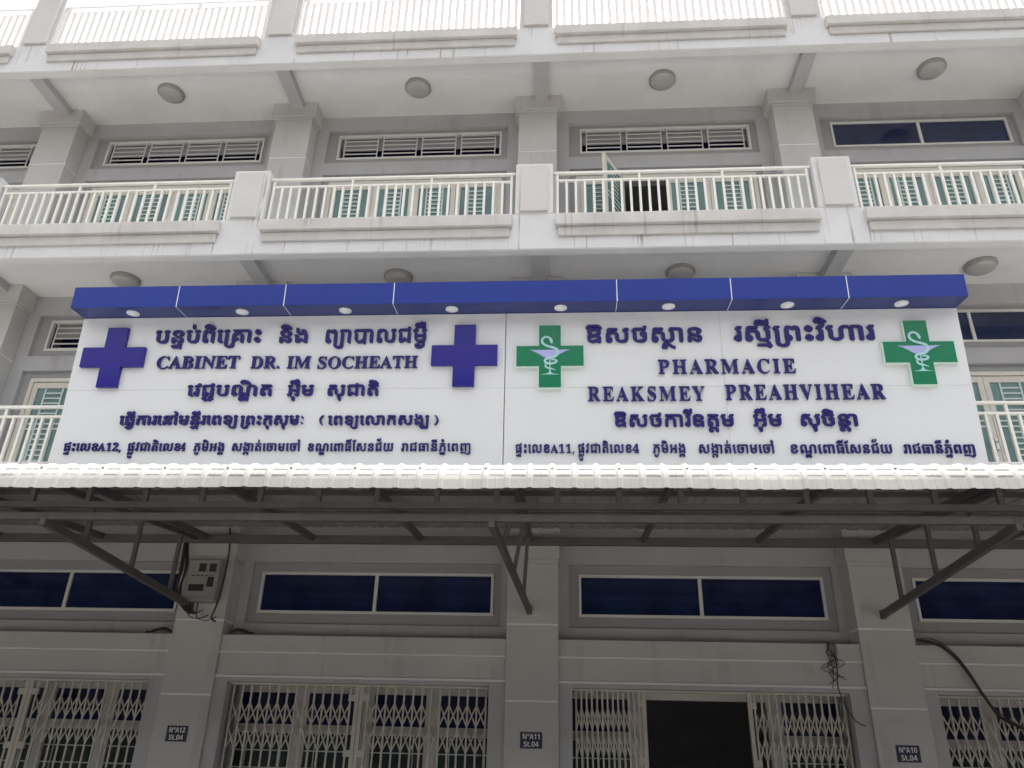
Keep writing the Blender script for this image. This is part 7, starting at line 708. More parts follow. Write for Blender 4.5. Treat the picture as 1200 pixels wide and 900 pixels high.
33:([[335,0,-3,2,-3,2,-19,-1,-5,1,-2,2,-2,3,-1,2,0,3,1,2,2,1,5,2,20,0,1,1,1,2,0,1,10,0,1,-1,0,-2,5,-1,0,-5,0,-1,-4,0,-1,0,0,-2,2,-2,1,-1,0,-3,-1,-2,-2,-2,-2,-1],[490,4,-6,1,-11,6,-6,1,-9,1,-25,0,-1,2,1,5,1,1,24,0,6,-1,10,-2,12,-6,7,-1,3,1,2,1,1,3,0,1,-5,0,0,6,0,1,17,0,1,-1,0,-5,-1,-3,-2,-3,-2,-4,-4,-2,-3,-2,-5,-1],[312,10,9,0,7,0,1,1,1,1,-1,1,-1,0,-15,0,-1,0,-1,-1],[302,28,-3,1,-3,2,-2,4,-1,3,1,1,5,1,3,-2,1,-1,1,1,0,3,-3,10,0,5,1,5,3,6,6,3,2,1,6,1,10,0,7,-1,5,-2,3,-2,2,-4,2,-4,0,-30,-1,-1,-11,0,-1,0,0,29,-1,3,-1,2,-3,1,-3,1,-6,0,-4,-2,-3,-2,0,-2,-1,-3,3,-12,0,-7,-1,-3,-2,-3,-2,-1,-4,-2],[9,28,-3,1,-3,2,-2,3,-1,3,0,4,2,4,4,4,4,1,1,1,0,16,-7,9,0,1,2,4,4,5,1,0,32,0,5,-1,3,-3,2,-6,0,-48,-1,0,-10,0,-1,1,-1,44,-1,3,-1,1,-2,1,-18,0,-2,0,0,-1,6,-7,1,-2,0,-34,-1,-3,-2,-3,-3,0],[73,28,-1,1,0,36,0,2,-3,5,-1,2,0,2,1,3,7,7,28,0,2,1,1,1,1,7,12,0,0,-1,0,-6,-1,-4,-1,-3,-3,-2,-7,-1,-29,0,-2,-1,0,-1,2,-3,5,-5,1,-1,0,-26,1,-1,10,8,10,-8,1,0,1,31,1,1,10,0,1,-1,0,-43,-1,0,-12,0,-9,8,-2,1,-1,0,-10,-9],[140,28,0,1,-1,37,-4,6,0,3,2,4,5,7,2,0,62,0,4,-1,4,-2,2,-6,0,-48,0,-1,-11,0,-1,1,0,45,-2,3,-3,1,-53,0,-2,-1,0,-1,0,-1,8,-8,0,-26,1,-1,10,7,10,-7,1,0,0,11,-1,0,-4,1,-4,2,-2,5,0,3,1,2,1,2,3,3,5,2,8,0,4,-2,1,-1,1,-3,0,-36,0,-1,-1,0,-11,0,-12,8,-11,-8],[236,28,-1,1,0,22,1,1,11,0,1,-7,4,-1,3,-2,9,-6,2,0,2,1,1,2,1,3,0,5,-1,2,-2,2,-20,5,-5,3,-4,4,-2,3,-1,3,0,5,3,6,3,3,4,2,8,1,12,0,3,0,6,-2,4,-2,3,-4,1,-6,-2,-4,-2,-2,-2,-2,-6,-1,-4,1,0,5,3,2,0,3,-2,3,-3,1,-9,0,-4,-1,-2,-2,-1,-2,0,-3,1,-3,4,-4,5,-1,14,-4,4,-2,4,-3,2,-4,1,-6,0,-4,-2,-5,-3,-3,-3,-1,-6,-2,-3,0,-5,1,-8,5,-3,2,-1,0,-1,-1,0,-6,-1,-1],[372,28,-4,2,-2,3,0,42,1,4,2,3,3,3,4,1,4,0,3,0,7,-5,6,4,3,1,6,0,3,-1,4,-4,1,-3,1,-5,0,-45,-1,0,-11,0,-1,1,0,46,-1,2,-1,0,-2,0,-5,-5,-2,-1,-2,1,-4,5,-2,0,-2,0,-1,-2,0,-23,1,-1,5,-2,3,-2,2,-4,0,-3,0,-3,-2,-5,-2,-2,-2,-1,-4,-1],[438,28,-3,1,-1,1,-2,4,1,41,1,6,4,4,4,1,5,0,4,-1,5,-4,5,3,5,2,6,0,2,-1,4,-3,4,3,4,1,3,1,7,0,7,-2,3,-1,3,-4,2,-3,1,-7,0,-41,0,-1,-12,0,-1,1,0,44,-2,3,-2,2,-3,0,-5,0,-4,-1,-2,-1,-1,-2,0,-46,-1,0,-10,0,-1,1,0,44,-2,4,-1,0,-2,0,-5,-5,-2,-1,-2,1,-4,4,-2,1,-2,0,-1,-3,0,-22,1,-1,3,-1,3,-1,2,-2,2,-3,0,-6,-1,-4,-3,-4,-6,-2],[9,36,1,-1,1,1,0,6,-1,1,-1,-1,-1,-1,0,-4],[379,36,1,-1,1,1,2,3,-1,3,-2,1,-1,0,0,-1],[445,36,1,-1,1,1,2,3,-1,3,-2,1,-1,0,0,-1],[172,59,2,-1,0,1,0,4,0,1,-2,0,-1,-2,0,-2],[301,78,-1,1,0,6,1,1,1,0,44,0,1,0,1,-1,0,-6,-1,-1,-1,0],[239,94,-2,0,-1,2,-1,3,-1,3,3,6,4,3,6,2,8,0,6,-1,7,-4,1,1,0,5,0,1,7,0,1,0,1,-20,-1,-1],[321,94,-5,1,-3,5,-1,3,0,5,1,4,4,3,4,2,5,0,3,-2,3,-2,2,-4,1,-5,-2,-5,-3,-3,-5,-2],[244,101,19,-1,1,1,-6,3,-6,2,-2,0,-3,-1,-2,-1,-1,-1],[321,101,4,0,1,1,1,2,0,3,-1,2,-2,1,-2,0,-1,-1,-2,-2,0,-3]],1024.0),
'N°A12':([[1,0,-1,1,0,70,1,1,17,0,2,-1,29,-51,1,-1,0,52,1,1,12,-1,0,-1,0,-70,-1,0,-17,0,-1,1,-30,52,-1,-1,0,-1,1,-5,-1,-45,-1,-1],[115,0,0,1,24,70,2,1,17,-1,1,-2,22,-62,2,-6,0,-1,-16,0,-5,16,-1,1,-23,0,-1,0,-1,-1,-5,-16],[211,0,-1,1,0,52,0,1,-1,0,-11,-10,-1,1,-7,8,22,18,12,1,1,-1,1,-1,0,-69,-1,-1,-1,0],[246,0,0,1,0,10,26,27,5,7,1,2,0,4,0,3,-2,3,-2,1,-3,2,-4,-1,-4,-1,-9,-5,-1,0,-7,8,0,2,8,5,3,2,7,2,4,0,8,0,5,-1,4,-2,5,-5,3,-6,1,-7,-2,-7,-4,-7,-5,-6,-17,-17,1,-1,28,0,1,-1,-1,-12,-1,0],[141,30,16,0,1,0,-9,29,-1,-2,-3,-11,-5,-15],[91,39,-4,1,-4,2,-4,3,-2,6,-1,6,1,5,2,3,3,3,6,4,7,0,6,-1,3,-2,2,-2,4,-7,0,-6,-2,-7,-4,-5,-6,-3,-3,-1],[91,48,3,0,3,1,2,1,1,2,1,3,-1,5,-2,2,-2,1,-4,0,-2,-1,-3,-2,-1,-2,0,-3,0,-3,3,-3]],591.0,145.0),
'N°A11':([[1,0,-1,1,0,70,1,1,17,0,2,-1,29,-51,1,-1,0,52,1,1,12,-1,0,-1,0,-70,-1,0,-17,0,-1,1,-30,52,-1,-1,0,-1,1,-5,-1,-45,-1,-1],[115,0,0,1,24,70,2,1,17,-1,1,-2,22,-62,2,-6,0,-1,-16,0,-5,16,-1,1,-23,0,-1,0,-1,-1,-5,-16],[211,0,-1,1,0,52,0,1,-1,0,-11,-10,-1,1,-7,8,22,18,12,1,1,-1,1,-1,0,-69,-1,-1,-1,0],[269,0,-1,1,0,52,0,1,-1,0,-11,-10,-1,1,-7,8,2,2,20,16,12,1,1,-1,1,-1,0,-69,-1,-1,-1,0],[141,30,16,0,1,0,-9,29,-1,-2,-3,-11,-5,-15],[91,39,-4,1,-4,2,-4,3,-2,6,-1,6,1,5,2,3,3,3,6,4,7,0,6,-1,3,-2,2,-2,4,-7,0,-6,-2,-7,-4,-5,-6,-3,-3,-1],[91,48,3,0,3,1,2,1,1,2,1,3,-1,5,-2,2,-2,1,-4,0,-2,-1,-3,-2,-1,-2,0,-3,0,-3,3,-3]],567.0,144.9),
'N°A10':([[267,0,-6,2,-5,3,-2,2,-4,6,-2,5,-2,10,0,17,2,10,1,4,2,4,3,4,5,4,5,2,9,1,4,-1,6,-3,4,-3,4,-5,2,-6,2,-11,1,-17,-2,-7,-2,-7,-2,-5,-3,-3,-4,-3,-4,-2,-6,-1],[1,1,-1,1,0,70,1,0,17,0,2,0,29,-51,1,-1,0,52,1,0,12,0,0,-1,0,-70,-1,0,-17,0,-1,1,-30,52,-1,-1,0,-1,1,-5,-1,-45,-1,-1],[115,1,0,1,24,70,2,0,17,0,1,-2,22,-62,2,-6,0,-1,-16,0,-5,16,-1,1,-23,0,-1,0,-1,-1,-5,-16],[211,1,-1,1,0,52,0,1,-1,-1,-11,-9,-1,1,-7,8,22,18,12,0,1,0,1,-1,0,-69,-1,-1,-1,0],[268,13,5,0,4,2,2,6,1,9,0,14,-1,10,-3,5,-2,1,-2,1,-4,0,-2,-2,-2,-2,-2,-5,-1,-8,0,-15,1,-8,3,-6],[141,31,16,-1,1,1,-9,29,-1,-2,-3,-11,-5,-15],[91,40,-4,1,-4,2,-4,3,-2,6,-1,6,1,5,2,3,3,3,6,4,7,0,6,-1,3,-2,2,-2,4,-7,0,-6,-2,-7,-4,-5,-6,-3,-3,0],[91,49,3,0,3,1,2,1,1,2,1,3,-1,5,-2,2,-2,1,-4,0,-2,-1,-3,-2,-1,-2,0,-3,0,-3,3,-3]],591.0,147.0),
'St.04':([[106,0,-4,2,-2,2,-1,4,1,5,2,2,2,1,4,1,4,-1,3,-2,2,-2,0,-7,-2,-2,-2,-2,-3,-1],[12,1,-5,1,-7,2,0,13,1,1,8,-3,5,-1,4,-1,6,0,3,1,4,2,1,2,1,3,-1,3,-3,3,-18,9,-3,2,-4,4,-2,3,-2,8,1,5,1,4,3,4,3,3,4,2,8,2,12,0,8,-1,6,-3,1,-1,-5,-11,-12,4,-8,0,-3,-1,-2,-2,-1,-2,0,-3,1,-3,1,-1,18,-9,5,-3,3,-3,3,-4,1,-5,0,-6,-2,-6,-2,-4,-4,-3,-6,-4,-8,-2],[74,1,-7,2,-3,3,-2,3,-1,4,0,5,0,26,-1,0,-6,1,0,1,0,5,8,5,4,10,0,1,2,0,7,0,1,0,0,-10,1,-1,12,0,1,0,0,-1,0,-9,0,-1,-12,-1,-2,0,0,-26,1,-3,3,-2,6,-1,4,2,1,-1,0,-9,-1,-2,-6,-2],[146,1,-6,2,-3,2,-4,4,-3,6,-2,7,-1,7,0,16,0,4,2,8,2,5,3,4,2,3,3,2,5,2,4,0,8,0,6,-1,4,-3,4,-4,3,-6,2,-7,1,-6,1,-9,-1,-9,-1,-7,-2,-7,-3,-5,-3,-4,-4,-2,-6,-2],[214,2,-1,1,0,12,0,1,-30,0,-1,1,0,10,4,6,27,39,2,1,12,0,1,0,0,-1,0,-43,1,-1,7,0,1,-11,-1,-1,-6,0,-2,0,0,-13,0,-1],[150,13,2,-1,2,1,4,3,2,6,1,7,0,16,-1,9,-2,3,-2,2,-2,2,-2,0,-4,-1,-4,-3,-1,-5,-1,-8,0,-14,1,-10,3,-5,2,-1],[197,28,15,0,1,0,0,25,-16,-24]],473.5,146.9),
}
WORDS=[
('L', 0, -4.5935, 5.9842, 0.001265, 0.001388),
('L', 1, -3.0374, 6.0496, 0.001288, 0.001358),
('L', 2, -2.4696, 5.9612, 0.001214, 0.001437),
('L', 3, -4.5081, 5.7226, 0.001167, 0.001156),
('L', 4, -3.3475, 5.7186, 0.001094, 0.001132),
('L', 5, -2.9044, 5.7183, 0.001114, 0.001129),
('L', 6, -2.5283, 5.71, 0.001093, 0.001105),
('L', 7, -4.0709, 5.3109, 0.001162, 0.001137),
('L', 8, -2.8558, 5.3095, 0.001082, 0.001113),
('L', 9, -2.3724, 5.3084, 0.001066, 0.001107),
('L', 10, -4.8278, 4.9673, 0.000889, 0.000941),
('L', 11, -3.37, 4.9643, 0.000839, 0.000933),
('L', 12, -2.4339, 5.0133, 0.001131, 0.000664),
('L', 13, -2.3357, 4.9659, 0.000854, 0.000924),
('L', 14, -1.0957, 5.0093, 0.001109, 0.000658),
('L', 15, -5.4348, 4.663, 0.000717, 0.000809),
('L', 16, -5.0264, 4.6885, 0.000714, 0.000708),
('L', 17, -4.6639, 4.6182, 0.000707, 0.000804),
('L', 18, -4.0296, 4.7061, 0.000521, 0.000703),
('L', 19, -3.8795, 4.6614, 0.000709, 0.0008),
('L', 20, -3.4208, 4.6624, 0.000706, 0.000796),
('L', 21, -2.5316, 4.6604, 0.000677, 0.000799),
('L', 22, -1.4579, 4.6587, 0.000728, 0.000793),
('R', 23, 0.6442, 5.9296, 0.001423, 0.00149),
('R', 24, 2.3547, 5.9294, 0.001533, 0.001531),
('R', 25, 1.4666, 5.6102, 0.001115, 0.001273),
('R', 26, 0.6552, 5.2839, 0.001038, 0.001263),
('R', 27, 2.2009, 5.2911, 0.001054, 0.001322),
('R', 28, 0.9426, 4.918, 0.001058, 0.001165),
('R', 8, 2.4817, 4.9205, 0.001077, 0.001156),
('R', 29, 2.9987, 4.9232, 0.001095, 0.001126),
('R', 15, -0.1615, 4.6369, 0.00067, 0.000844),
('R', 30, 0.2263, 4.664, 0.000686, 0.000723),
('R', 17, 0.5352, 4.5903, 0.000668, 0.000839),
('R', 18, 1.1366, 4.6822, 0.000722, 0.000718),
('R', 19, 1.3592, 4.6355, 0.0007, 0.000835),
('R', 20, 1.8658, 4.6325, 0.000724, 0.000855),
('R', 31, 2.8564, 4.6294, 0.000776, 0.000865),
('R', 32, 3.4347, 4.6759, 0.000711, 0.000861),
('R', 33, 4.0515, 4.6264, 0.000727, 0.000865),
]

def contours(key):
    """outlines are stored as a first point and then steps from point to point, in half units"""
    out = []
    for part in GLYPHS[key][0]:
        x = y = 0
        c = []
        for i in range(0, len(part), 2):
            x += part[i]
            y += part[i + 1]
            c.append((x * 2, y * 2))
        out.append(c)
    return out
def text_verts(cv_name, items, thick):
    """items: (key, x, z, sx, sz) on the local x-z plane; returns one mesh of raised letters facing -y"""
    cu = bpy.data.curves.new(cv_name, 'CURVE')
    cu.dimensions = '2D'
    cu.fill_mode = 'BOTH'
    cu.extrude = thick / 2
    for key, x, z, sx, sz in items:
        for c in contours(key):
            sp = cu.splines.new('POLY')
            sp.points.add(len(c) - 1)
            for p, (a, d) in zip(sp.points, c):
                p.co = (x + a * sx, z + d * sz, 0, 1)
            sp.use_cyclic_u = True
    tmp = bpy.data.objects.new(cv_name, cu)
    COL.objects.link(tmp)
    dg = bpy.context.evaluated_depsgraph_get()
    me = bpy.data.meshes.new_from_object(tmp.evaluated_get(dg))
    bpy.data.objects.remove(tmp)
    bpy.data.curves.remove(cu)
    for v in me.vertices:
        a, d, e = v.co
        v.co = (a, -e, d)
    return me
def text_obj(name, items, thick, m, parent, y):
    me = text_verts(name, items, thick)
    me.name = name
    me.materials.clear()
    me.materials.append(m)
    o = bpy.data.objects.new(name, me)
    COL.objects.link(o)
    o.parent = parent
    o.location = (0, y - thick / 2, 0)
    return o

TILT = math.atan(0.078)
CS = 1 / math.cos(TILT)
def sign(label, side, xa, xb, zj, xj):
    xc = (xa + xb) / 2
    t = empty("shop_sign", (xc, -1.2, 4.5), (TILT, 0, 0))
    tag(t, label, "sign", "sign boards above the awning")
    lx = lambda x: x - xc
    lz = lambda z: (z - 4.5) * CS
    z0, z1 = 4.32, 6.415
    b = MB()
    g = 0.0016
    xs = [xa + 0.004] + xj + [xb - 0.004]
    for a, c in zip(xs[:-1], xs[1:]):
        for d, e in ((z0, zj), (zj, z1)):
            b.box(lx(a) + g, lx(c) - g, 0, 0.05, lz(d) + g, lz(e) - g)
    pan = b.build("sign_panel", M['sign_white'], t, bevel=0.0015)
    b = MB()
    b.box(lx(xa) + 0.01, lx(xb) - 0.01, 0.0025, 0.04, lz(z0) + 0.01, lz(z1) - 0.01)
    b.build("joint_strip", M['sign_gap'], pan)
    # steel frame behind, tied back to the balcony front
    b = MB()
    for f in (0.04, 0.35, 0.65, 0.96):
        x = lx(xa + (xb - xa) * f)
        b.box(x - 0.02, x + 0.02, 0.052, 0.092, lz(z0), lz(z1))
        b.bar((x, 0.092, 0.15), (x, 0.26, 0.15), 0.035)
    b.build("back_frame", M['steel_grey'], t)
    # header box: four blue panels, pale seams, round downlights underneath
    he = 0.28
    hb, ht = lz(6.42), lz(6.70)
    b = MB()
    b.box(lx(xa), lx(xb), -he, 0.06, hb + 0.004, ht)
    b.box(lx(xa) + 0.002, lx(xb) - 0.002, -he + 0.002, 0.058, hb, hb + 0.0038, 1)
    b.box(lx(xa) + 0.01, lx(xb) - 0.01, -he + 0.015, 0.05, ht, ht + 0.003, 2)  # unseen white sheet added on top to bounce light onto the soffit
    hd = b.build("sign_header", [M['header_blue'], M['header_dark'], M['seam_bounce_white']], t)
    n = 4
    for i in range(1, n):
        x = lx(xa + (xb - xa) * i / n)
        b = MB()
        b.box(x - 0.005, x + 0.005, -he - 0.003, -he - 0.0005, hb - 0.0025, ht)
        b.box(x - 0.0035, x + 0.0035, -he - 0.0005, 0.0, hb - 0.0025, hb - 0.0005)
        b.build("header_seam", M['seam_bounce_white'], hd)
    for x in DL[side]:
        b = MB()
        b.lathe([(0.075, 0.0), (0.075, -0.012), (0.062, -0.016)], (lx(x), -0.13, hb - 0.001), 28)
        dl = b.build("downlight", M['lamp_white'], hd)
        b = MB()
        b.lathe([(0.058, 0.0), (0.045, -0.006), (0.02, -0.009)], (lx(x), -0.13, hb - 0.0175), 24)
        b.build("lamp_glass", M['lamp_white'], dl, smooth=True)
    # raised lettering, one part per line
    for nm, idx in LINES[side].items():
        for i in idx:
            sg, key, x, z, sx, sz = WORDS[i]
            text_obj(nm, [(key, lx(x), lz(z), sx, sz * CS)], 0.03 if 'address' not in nm else 0.02, M['letter'], t, -0.001)
    return t, lx, lz
DL = {'L': (-4.87, -3.5, -2.23, -0.94), 'R': (0.352, 1.61, 2.97, 4.25)}
LINES = {'L': {"heading_lettering": range(0, 3), "title_lettering": range(3, 7), "name_lettering": range(7, 10), "notice_lettering": range(10, 15), "address_lettering": range(15, 23)},
         'R': {"heading_lettering": range(23, 25), "title_lettering": range(25, 26), "shop_name_lettering": range(26, 28), "name_lettering": range(28, 31), "address_lettering": range(31, 40)}}
def cross(t, lx, lz, xc, zc, m, edge, h=0.39, a=0.127):
    x, z = lx(xc), lz(zc)
    out = [(-a, h), (a, h), (a, a), (h, a), (h, -a), (a, -a), (a, -h), (-a, -h), (-a, -a), (-h, -a), (-h, a), (-a, a)]
    def prism(name, grow, y0, y1, mm, parent):
        b = MB()
        P = [(x + px + (grow if px > 0 else -grow), z + pz + (grow if pz > 0 else -grow)) for px, pz in out]
        n = len(P)
        v = [(px, y0, pz) for px, pz in P] + [(px, y1, pz) for px, pz in P]
        b.add(v, [tuple(range(n)), tuple(range(2 * n - 1, n - 1, -1))] + [(i, i + n, (i + 1) % n + n, (i + 1) % n) for i in range(n)])
        return b.build(name, mm, parent, bevel=0.002)
    body = prism("cross_emblem", 0.0, -0.052, -0.001, m, t)
    if edge:
        prism("pale_edge", 0.012, -0.045, -0.0015, edge, body)
    return body, x, z
def strip(b, pts, ws, y0, y1):
    """a flat ribbon of changing width along a path in the x-z plane"""
    L, Rr = [], []
    for i, (px, pz) in enumerate(pts):
        q = pts[min(i + 1, len(pts) - 1)]
        p = pts[max(i - 1, 0)]
        dx, dz = q[0] - p[0], q[1] - p[1]
        d = math.hypot(dx, dz) or 1
        nx, nz = -dz / d, dx / d
        L.append((px + nx * ws[i] / 2, pz + nz * ws[i] / 2))
        Rr.append((px - nx * ws[i] / 2, pz - nz * ws[i] / 2))
    n = len(pts)
    v = [(a, y0, c) for a, c in L] + [(a, y0, c) for a, c in Rr] + [(a, y1, c) for a, c in L] + [(a, y1, c) for a, c in Rr]
    f = []
    for i in range(n - 1):
        f += [(i, i + 1, n + i + 1, n + i), (2 * n + i, 3 * n + i, 3 * n + i + 1, 2 * n + i + 1), (i, 2 * n + i, 2 * n + i + 1, i + 1), (n + i, n + i + 1, 3 * n + i + 1, 3 * n + i)]
    f += [(0, n, 3 * n, 2 * n), (n - 1, 3 * n - 1 - 0, 4 * n - 1, 2 * n - 1)]
    f[-1] = (n - 1, 3 * n - 1, 4 * n - 1, 2 * n - 1)
    b.add(v, f)
def spline(P, n=8):
    out = []
    for i in range(len(P) - 1):
        p0, p1, p2, p3 = P[max(i - 1, 0)], P[i], P[i + 1], P[min(i + 2, len(P) - 1)]
        for k in range(n):
            t = k / n
            out.append(tuple(0.5 * (2 * p1[j] + (p2[j] - p0[j]) * t + (2 * p0[j] - 5 * p1[j] + 4 * p2[j] - p3[j]) * t * t + (3 * p1[j] - p0[j] - 3 * p2[j] + p3[j]) * t ** 3) for j in range(len(P[0]))))
    out.append(tuple(P[-1]))
    return out
def pharmacy_emblem(body, x, z):
    s = 0.39 / 430
    P = lambda px, pz: (x + (px - 502) * s, z + (432 - pz) * s)
    # the bowl: wide shallow cup with pointed lips
    b = MB()
    cup = [(240, 348), (330, 352), (420, 350), (560, 350), (640, 350), (765, 345), (700, 370), (640, 402), (590, 436), (548, 462), (502, 470), (455, 462), (410, 440), (350, 400), (300, 372)]
    v = [(*P(*c),) for c in cup]
    n = len(v)
    b.add([(a, -0.0555, c) for a, c in v] + [(a, -0.053, c) for a, c in v], [tuple(range(n)), tuple(range(2 * n - 1, n - 1, -1))] + [(i, i + n, (i + 1) % n + n, (i + 1) % n) for i in range(n)])
    b.build("bowl", M['bowl_lilac'], body)
    # stem and foot
    b = MB()
    foot = [(375, 690), (440, 682), (482, 668), (494, 640), (494, 470), (510, 470), (510, 640), (522, 668), (560, 682), (625, 690)]
    v = [(*P(*c),) for c in foot]
    n = len(v)
    b.add([(a, -0.0545, c) for a, c in v] + [(a, -0.0532, c) for a, c in v], [tuple(range(n)), tuple(range(2 * n - 1, n - 1, -1))] + [(i, i + n, (i + 1) % n + n, (i + 1) % n) for i in range(n)])
    b.build("stem", M['bowl_mint'], body)
    # the snake: head, loop over the rim, coils round the stem
    sn = [(528, 262, 8), (524, 240, 34), (512, 205, 36), (490, 178, 26), (450, 168, 26), (412, 190, 28), (400, 228, 30), (420, 268, 30), (470, 298, 30), (535, 318, 32), (590, 345, 34), (604, 385, 36), (585, 425, 36), (540, 455, 34), (470, 470, 32), (438, 500, 30), (455, 530, 30), (510, 542, 30), (570, 528, 28), (588, 505, 26), (560, 488, 22), (520, 492, 16)]
    q = spline(sn, 6)
    b = MB()
    strip(b, [P(c[0], c[1]) for c in q], [c[2] * s for c in q], -0.0585, -0.0562)
    sn2 = [(450, 545, 20), (445, 575, 24), (470, 600, 24), (520, 612, 20), (575, 632, 6)]
    q = spline(sn2, 6)
    strip(b, [P(c[0], c[1]) for c in q], [c[2] * s for c in q], -0.0585, -0.0562)
    b.build("snake", M['bowl_mint'], body)
tL, lx, lz = sign("white clinic sign board with two blue crosses under a blue header", 'L', -5.575, -0.300, 5.462, [])
cross(tL, lx, lz, -5.066, 5.873, M['cross_blue'], None)
cross(tL, lx, lz, -0.780, 5.860, M['cross_blue'], None)
tR, lx, lz = sign("white pharmacy sign board with two green crosses under a blue header", 'R', -0.300, 4.922, 5.462, [2.21])
for xc, zc in ((0.224, 5.838), (4.394, 5.848)):
    bd, x, z = cross(tR, lx, lz, xc, zc, M['cross_green'], M['cross_edge'])
    pharmacy_emblem(bd, x, z)

# ------------------------------------------------------------------ the awning
aw = empty("awning", (0, 0, 4.0))
tag(aw, "cream corrugated sheet awning on dark steel brackets below the signs", "awning")
AX0, AX1 = -12.2, 12.2
def AZ(y):
    return 4.065 + 0.060 * y
path = [(y, AZ(y)) for y in (-0.42, -1.1, -1.9, -2.6, -3.02)]
# the front edge rolls over into a drip lip
yc, rr = -3.06, 0.25
zc = AZ(yc) - rr
for i in range(1, 10):
    a = R(90 - 8 * i - 3)
    path.append((yc - rr * math.cos(a) * 0.95, zc + rr * math.sin(a)))
path.append((path[-1][0] - 0.012, path[-1][1] - 0.085))
prof = []
PIT = 0.1835
n = int((AX1 - AX0) / PIT)
for i in range(n + 1):
    x = AX0 + i * PIT
    for dx, h in ((-0.030, 0.0), (-0.012, 0.0135), (0.012, 0.0135), (0.030, 0.0), (0.086, 0.0), (0.0917, 0.004), (0.097, 0.0)):
        prof.append((x + dx, h))
me_v, top_f = [], []
def nrm(i):
    a, c = path[max(i - 1, 0)], path[min(i + 1, len(path) - 1)]
    dy, dz = c[0] - a[0], c[1] - a[1]
    L = math.hypot(dy, dz)
    return (dz / L, -dy / L)
b = MB()
np_, nq = len(path), len(prof)
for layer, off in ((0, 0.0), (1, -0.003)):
    v = []
    for i, (y, z) in enumerate(path):
        ny, nz = nrm(i)
        for x, h in prof:
            wob = 0.006 * math.sin(x * 2.1) + 0.004 * math.sin(x * 5.3 + 1)
            k = (i / (np_ - 1)) ** 2
            v.append((x, y + ny * (h + off) + wob * k, z + nz * (h + off) + wob * k))
    f = [(i * nq + j, (i + 1) * nq + j, (i + 1) * nq + j + 1, i * nq + j + 1) for i in range(np_ - 1) for j in range(nq - 1)]
    b.add(v, f, layer)
me = bpy.data.meshes.new("roof_sheet")
me.from_pydata(b.v, [], b.f)
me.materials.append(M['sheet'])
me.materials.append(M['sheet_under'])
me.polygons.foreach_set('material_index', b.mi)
sh = bpy.data.objects.new("roof_sheet", me)
COL.objects.link(sh)
sh.parent = aw
sh.location = (0, 0, -4.0)
def abuild(mb, name, m, parent=None, **k):
    o = mb.build(name, m, parent or aw, **k)
    if parent is None:
        o.location = (0, 0, -4.0)
    return o
# two pressed beads run along the lip, and a screw on every third rib
b = MB()
for i in (10, 12):
    y, z = path[i]
    ny, nz = nrm(i)
    for j in range(n):
        x = AX0 + j * PIT
        b.box(x + 0.034, x + 0.150, y + ny * 0.0028, y + 0.004, z + nz * 0.002 - 0.007, z + nz * 0.002 + 0.007)
abuild(b, "pressed_bead", M['sheet'], sh)
b = MB()
y, z = path[10]
ny, nz = nrm(10)
for j in range(0, n, 3):
    x = AX0 + (j + 2) * PIT
    c = Vector((x, y + ny * 0.0145, z + nz * 0.0145))
    b.bar(c, c + Vector((0, ny, nz)) * 0.008, 0.017)
abuild(b, "roof_screw", M['screw'], sh)
# front lattice girder
YG = -3.0
b = MB()
b.box(AX0, AX1, YG - 0.03, YG + 0.03, 3.41, 3.47)
b.box(AX0, AX1, YG - 0.03, YG + 0.03, 3.52, 3.57)
abuild(b, "girder_chord", M['steel_grey'])
b = MB()
b.box(AX0, AX1, YG - 0.025, YG + 0.025, 3.725, 3.765)
abuild(b, "girder_chord", M['steel'])
gp = empty("girder_post", (0, 0, -4.0))
bpy.data.objects.remove(gp)
i = 0
x = -11.525
while x < 12.1:
    b = MB()
    b.box(x - 0.022, x + 0.022, YG - 0.02, YG + 0.02, 3.571, 3.724)
    abuild(b, "girder_post", M['steel'])
    x += 0.515
# purlins along the building and rafters out to the edge
b = MB(); b.box(AX0, AX1, -3.235, -3.195, 3.70, 3.745); abuild(b, "edge_purlin", M['steel'])
for y in (-2.2, -1.3):
    b = MB(); b.box(AX0, AX1, y - 0.02, y + 0.02, AZ(y) - 0.045, AZ(y) - 0.005); abuild(b, "purlin", M['steel'])
b = MB(); b.box(AX0, AX1, -0.20, -0.14, 3.90, 3.995); abuild(b, "wall_pipe", M['steel_grey'])
for i in range(-9, 10):
    x = i * 4 / 3 - 0.02
    b = MB()
    b.bar((x, -0.17, AZ(-0.17) - 0.085), (x, -3.17, AZ(-3.17) - 0.085), 0.045, 0.075)
    abuild(b, "rafter", M['steel'])
for k in (-3, -2, -1, 0, 1, 2, 3):
    x = {-1: -4.14, 0: -0.04, 1: 4.0}.get(k, k * 4)
    zb = lambda y: 3.17 + (-y) * 0.074
    b = MB()
    sl = -0.19 if k == 0 else 0.0
    xx = lambda y: x + sl * (-y / 3.04)
    b.bar((x, -0.005, zb(0)), (xx(-3.04), -3.04, zb(-3.04)), 0.05, 0.075)
    b.box(x - 0.034, x + 0.034, -0.012, -0.002, zb(0) - 0.05, zb(0) + 0.05)
    br = abuild(b, "bracket_truss", M['steel'])
    for y in (-0.59, -1.49, -2.37):
        b = MB()
        b.bar((xx(y), y, zb(y) + 0.03), (x if k == 0 else xx(y), y, AZ(y) - 0.12), 0.04)
        b.build("strut", M['steel'], br)
    b = MB()
    b.bar((x + 0.001, -0.03, AZ(0) - 0.10), (x + 0.001, -3.0, AZ(-3) - 0.165), 0.04, 0.05)
    b.build("top_chord", M['steel'], br)

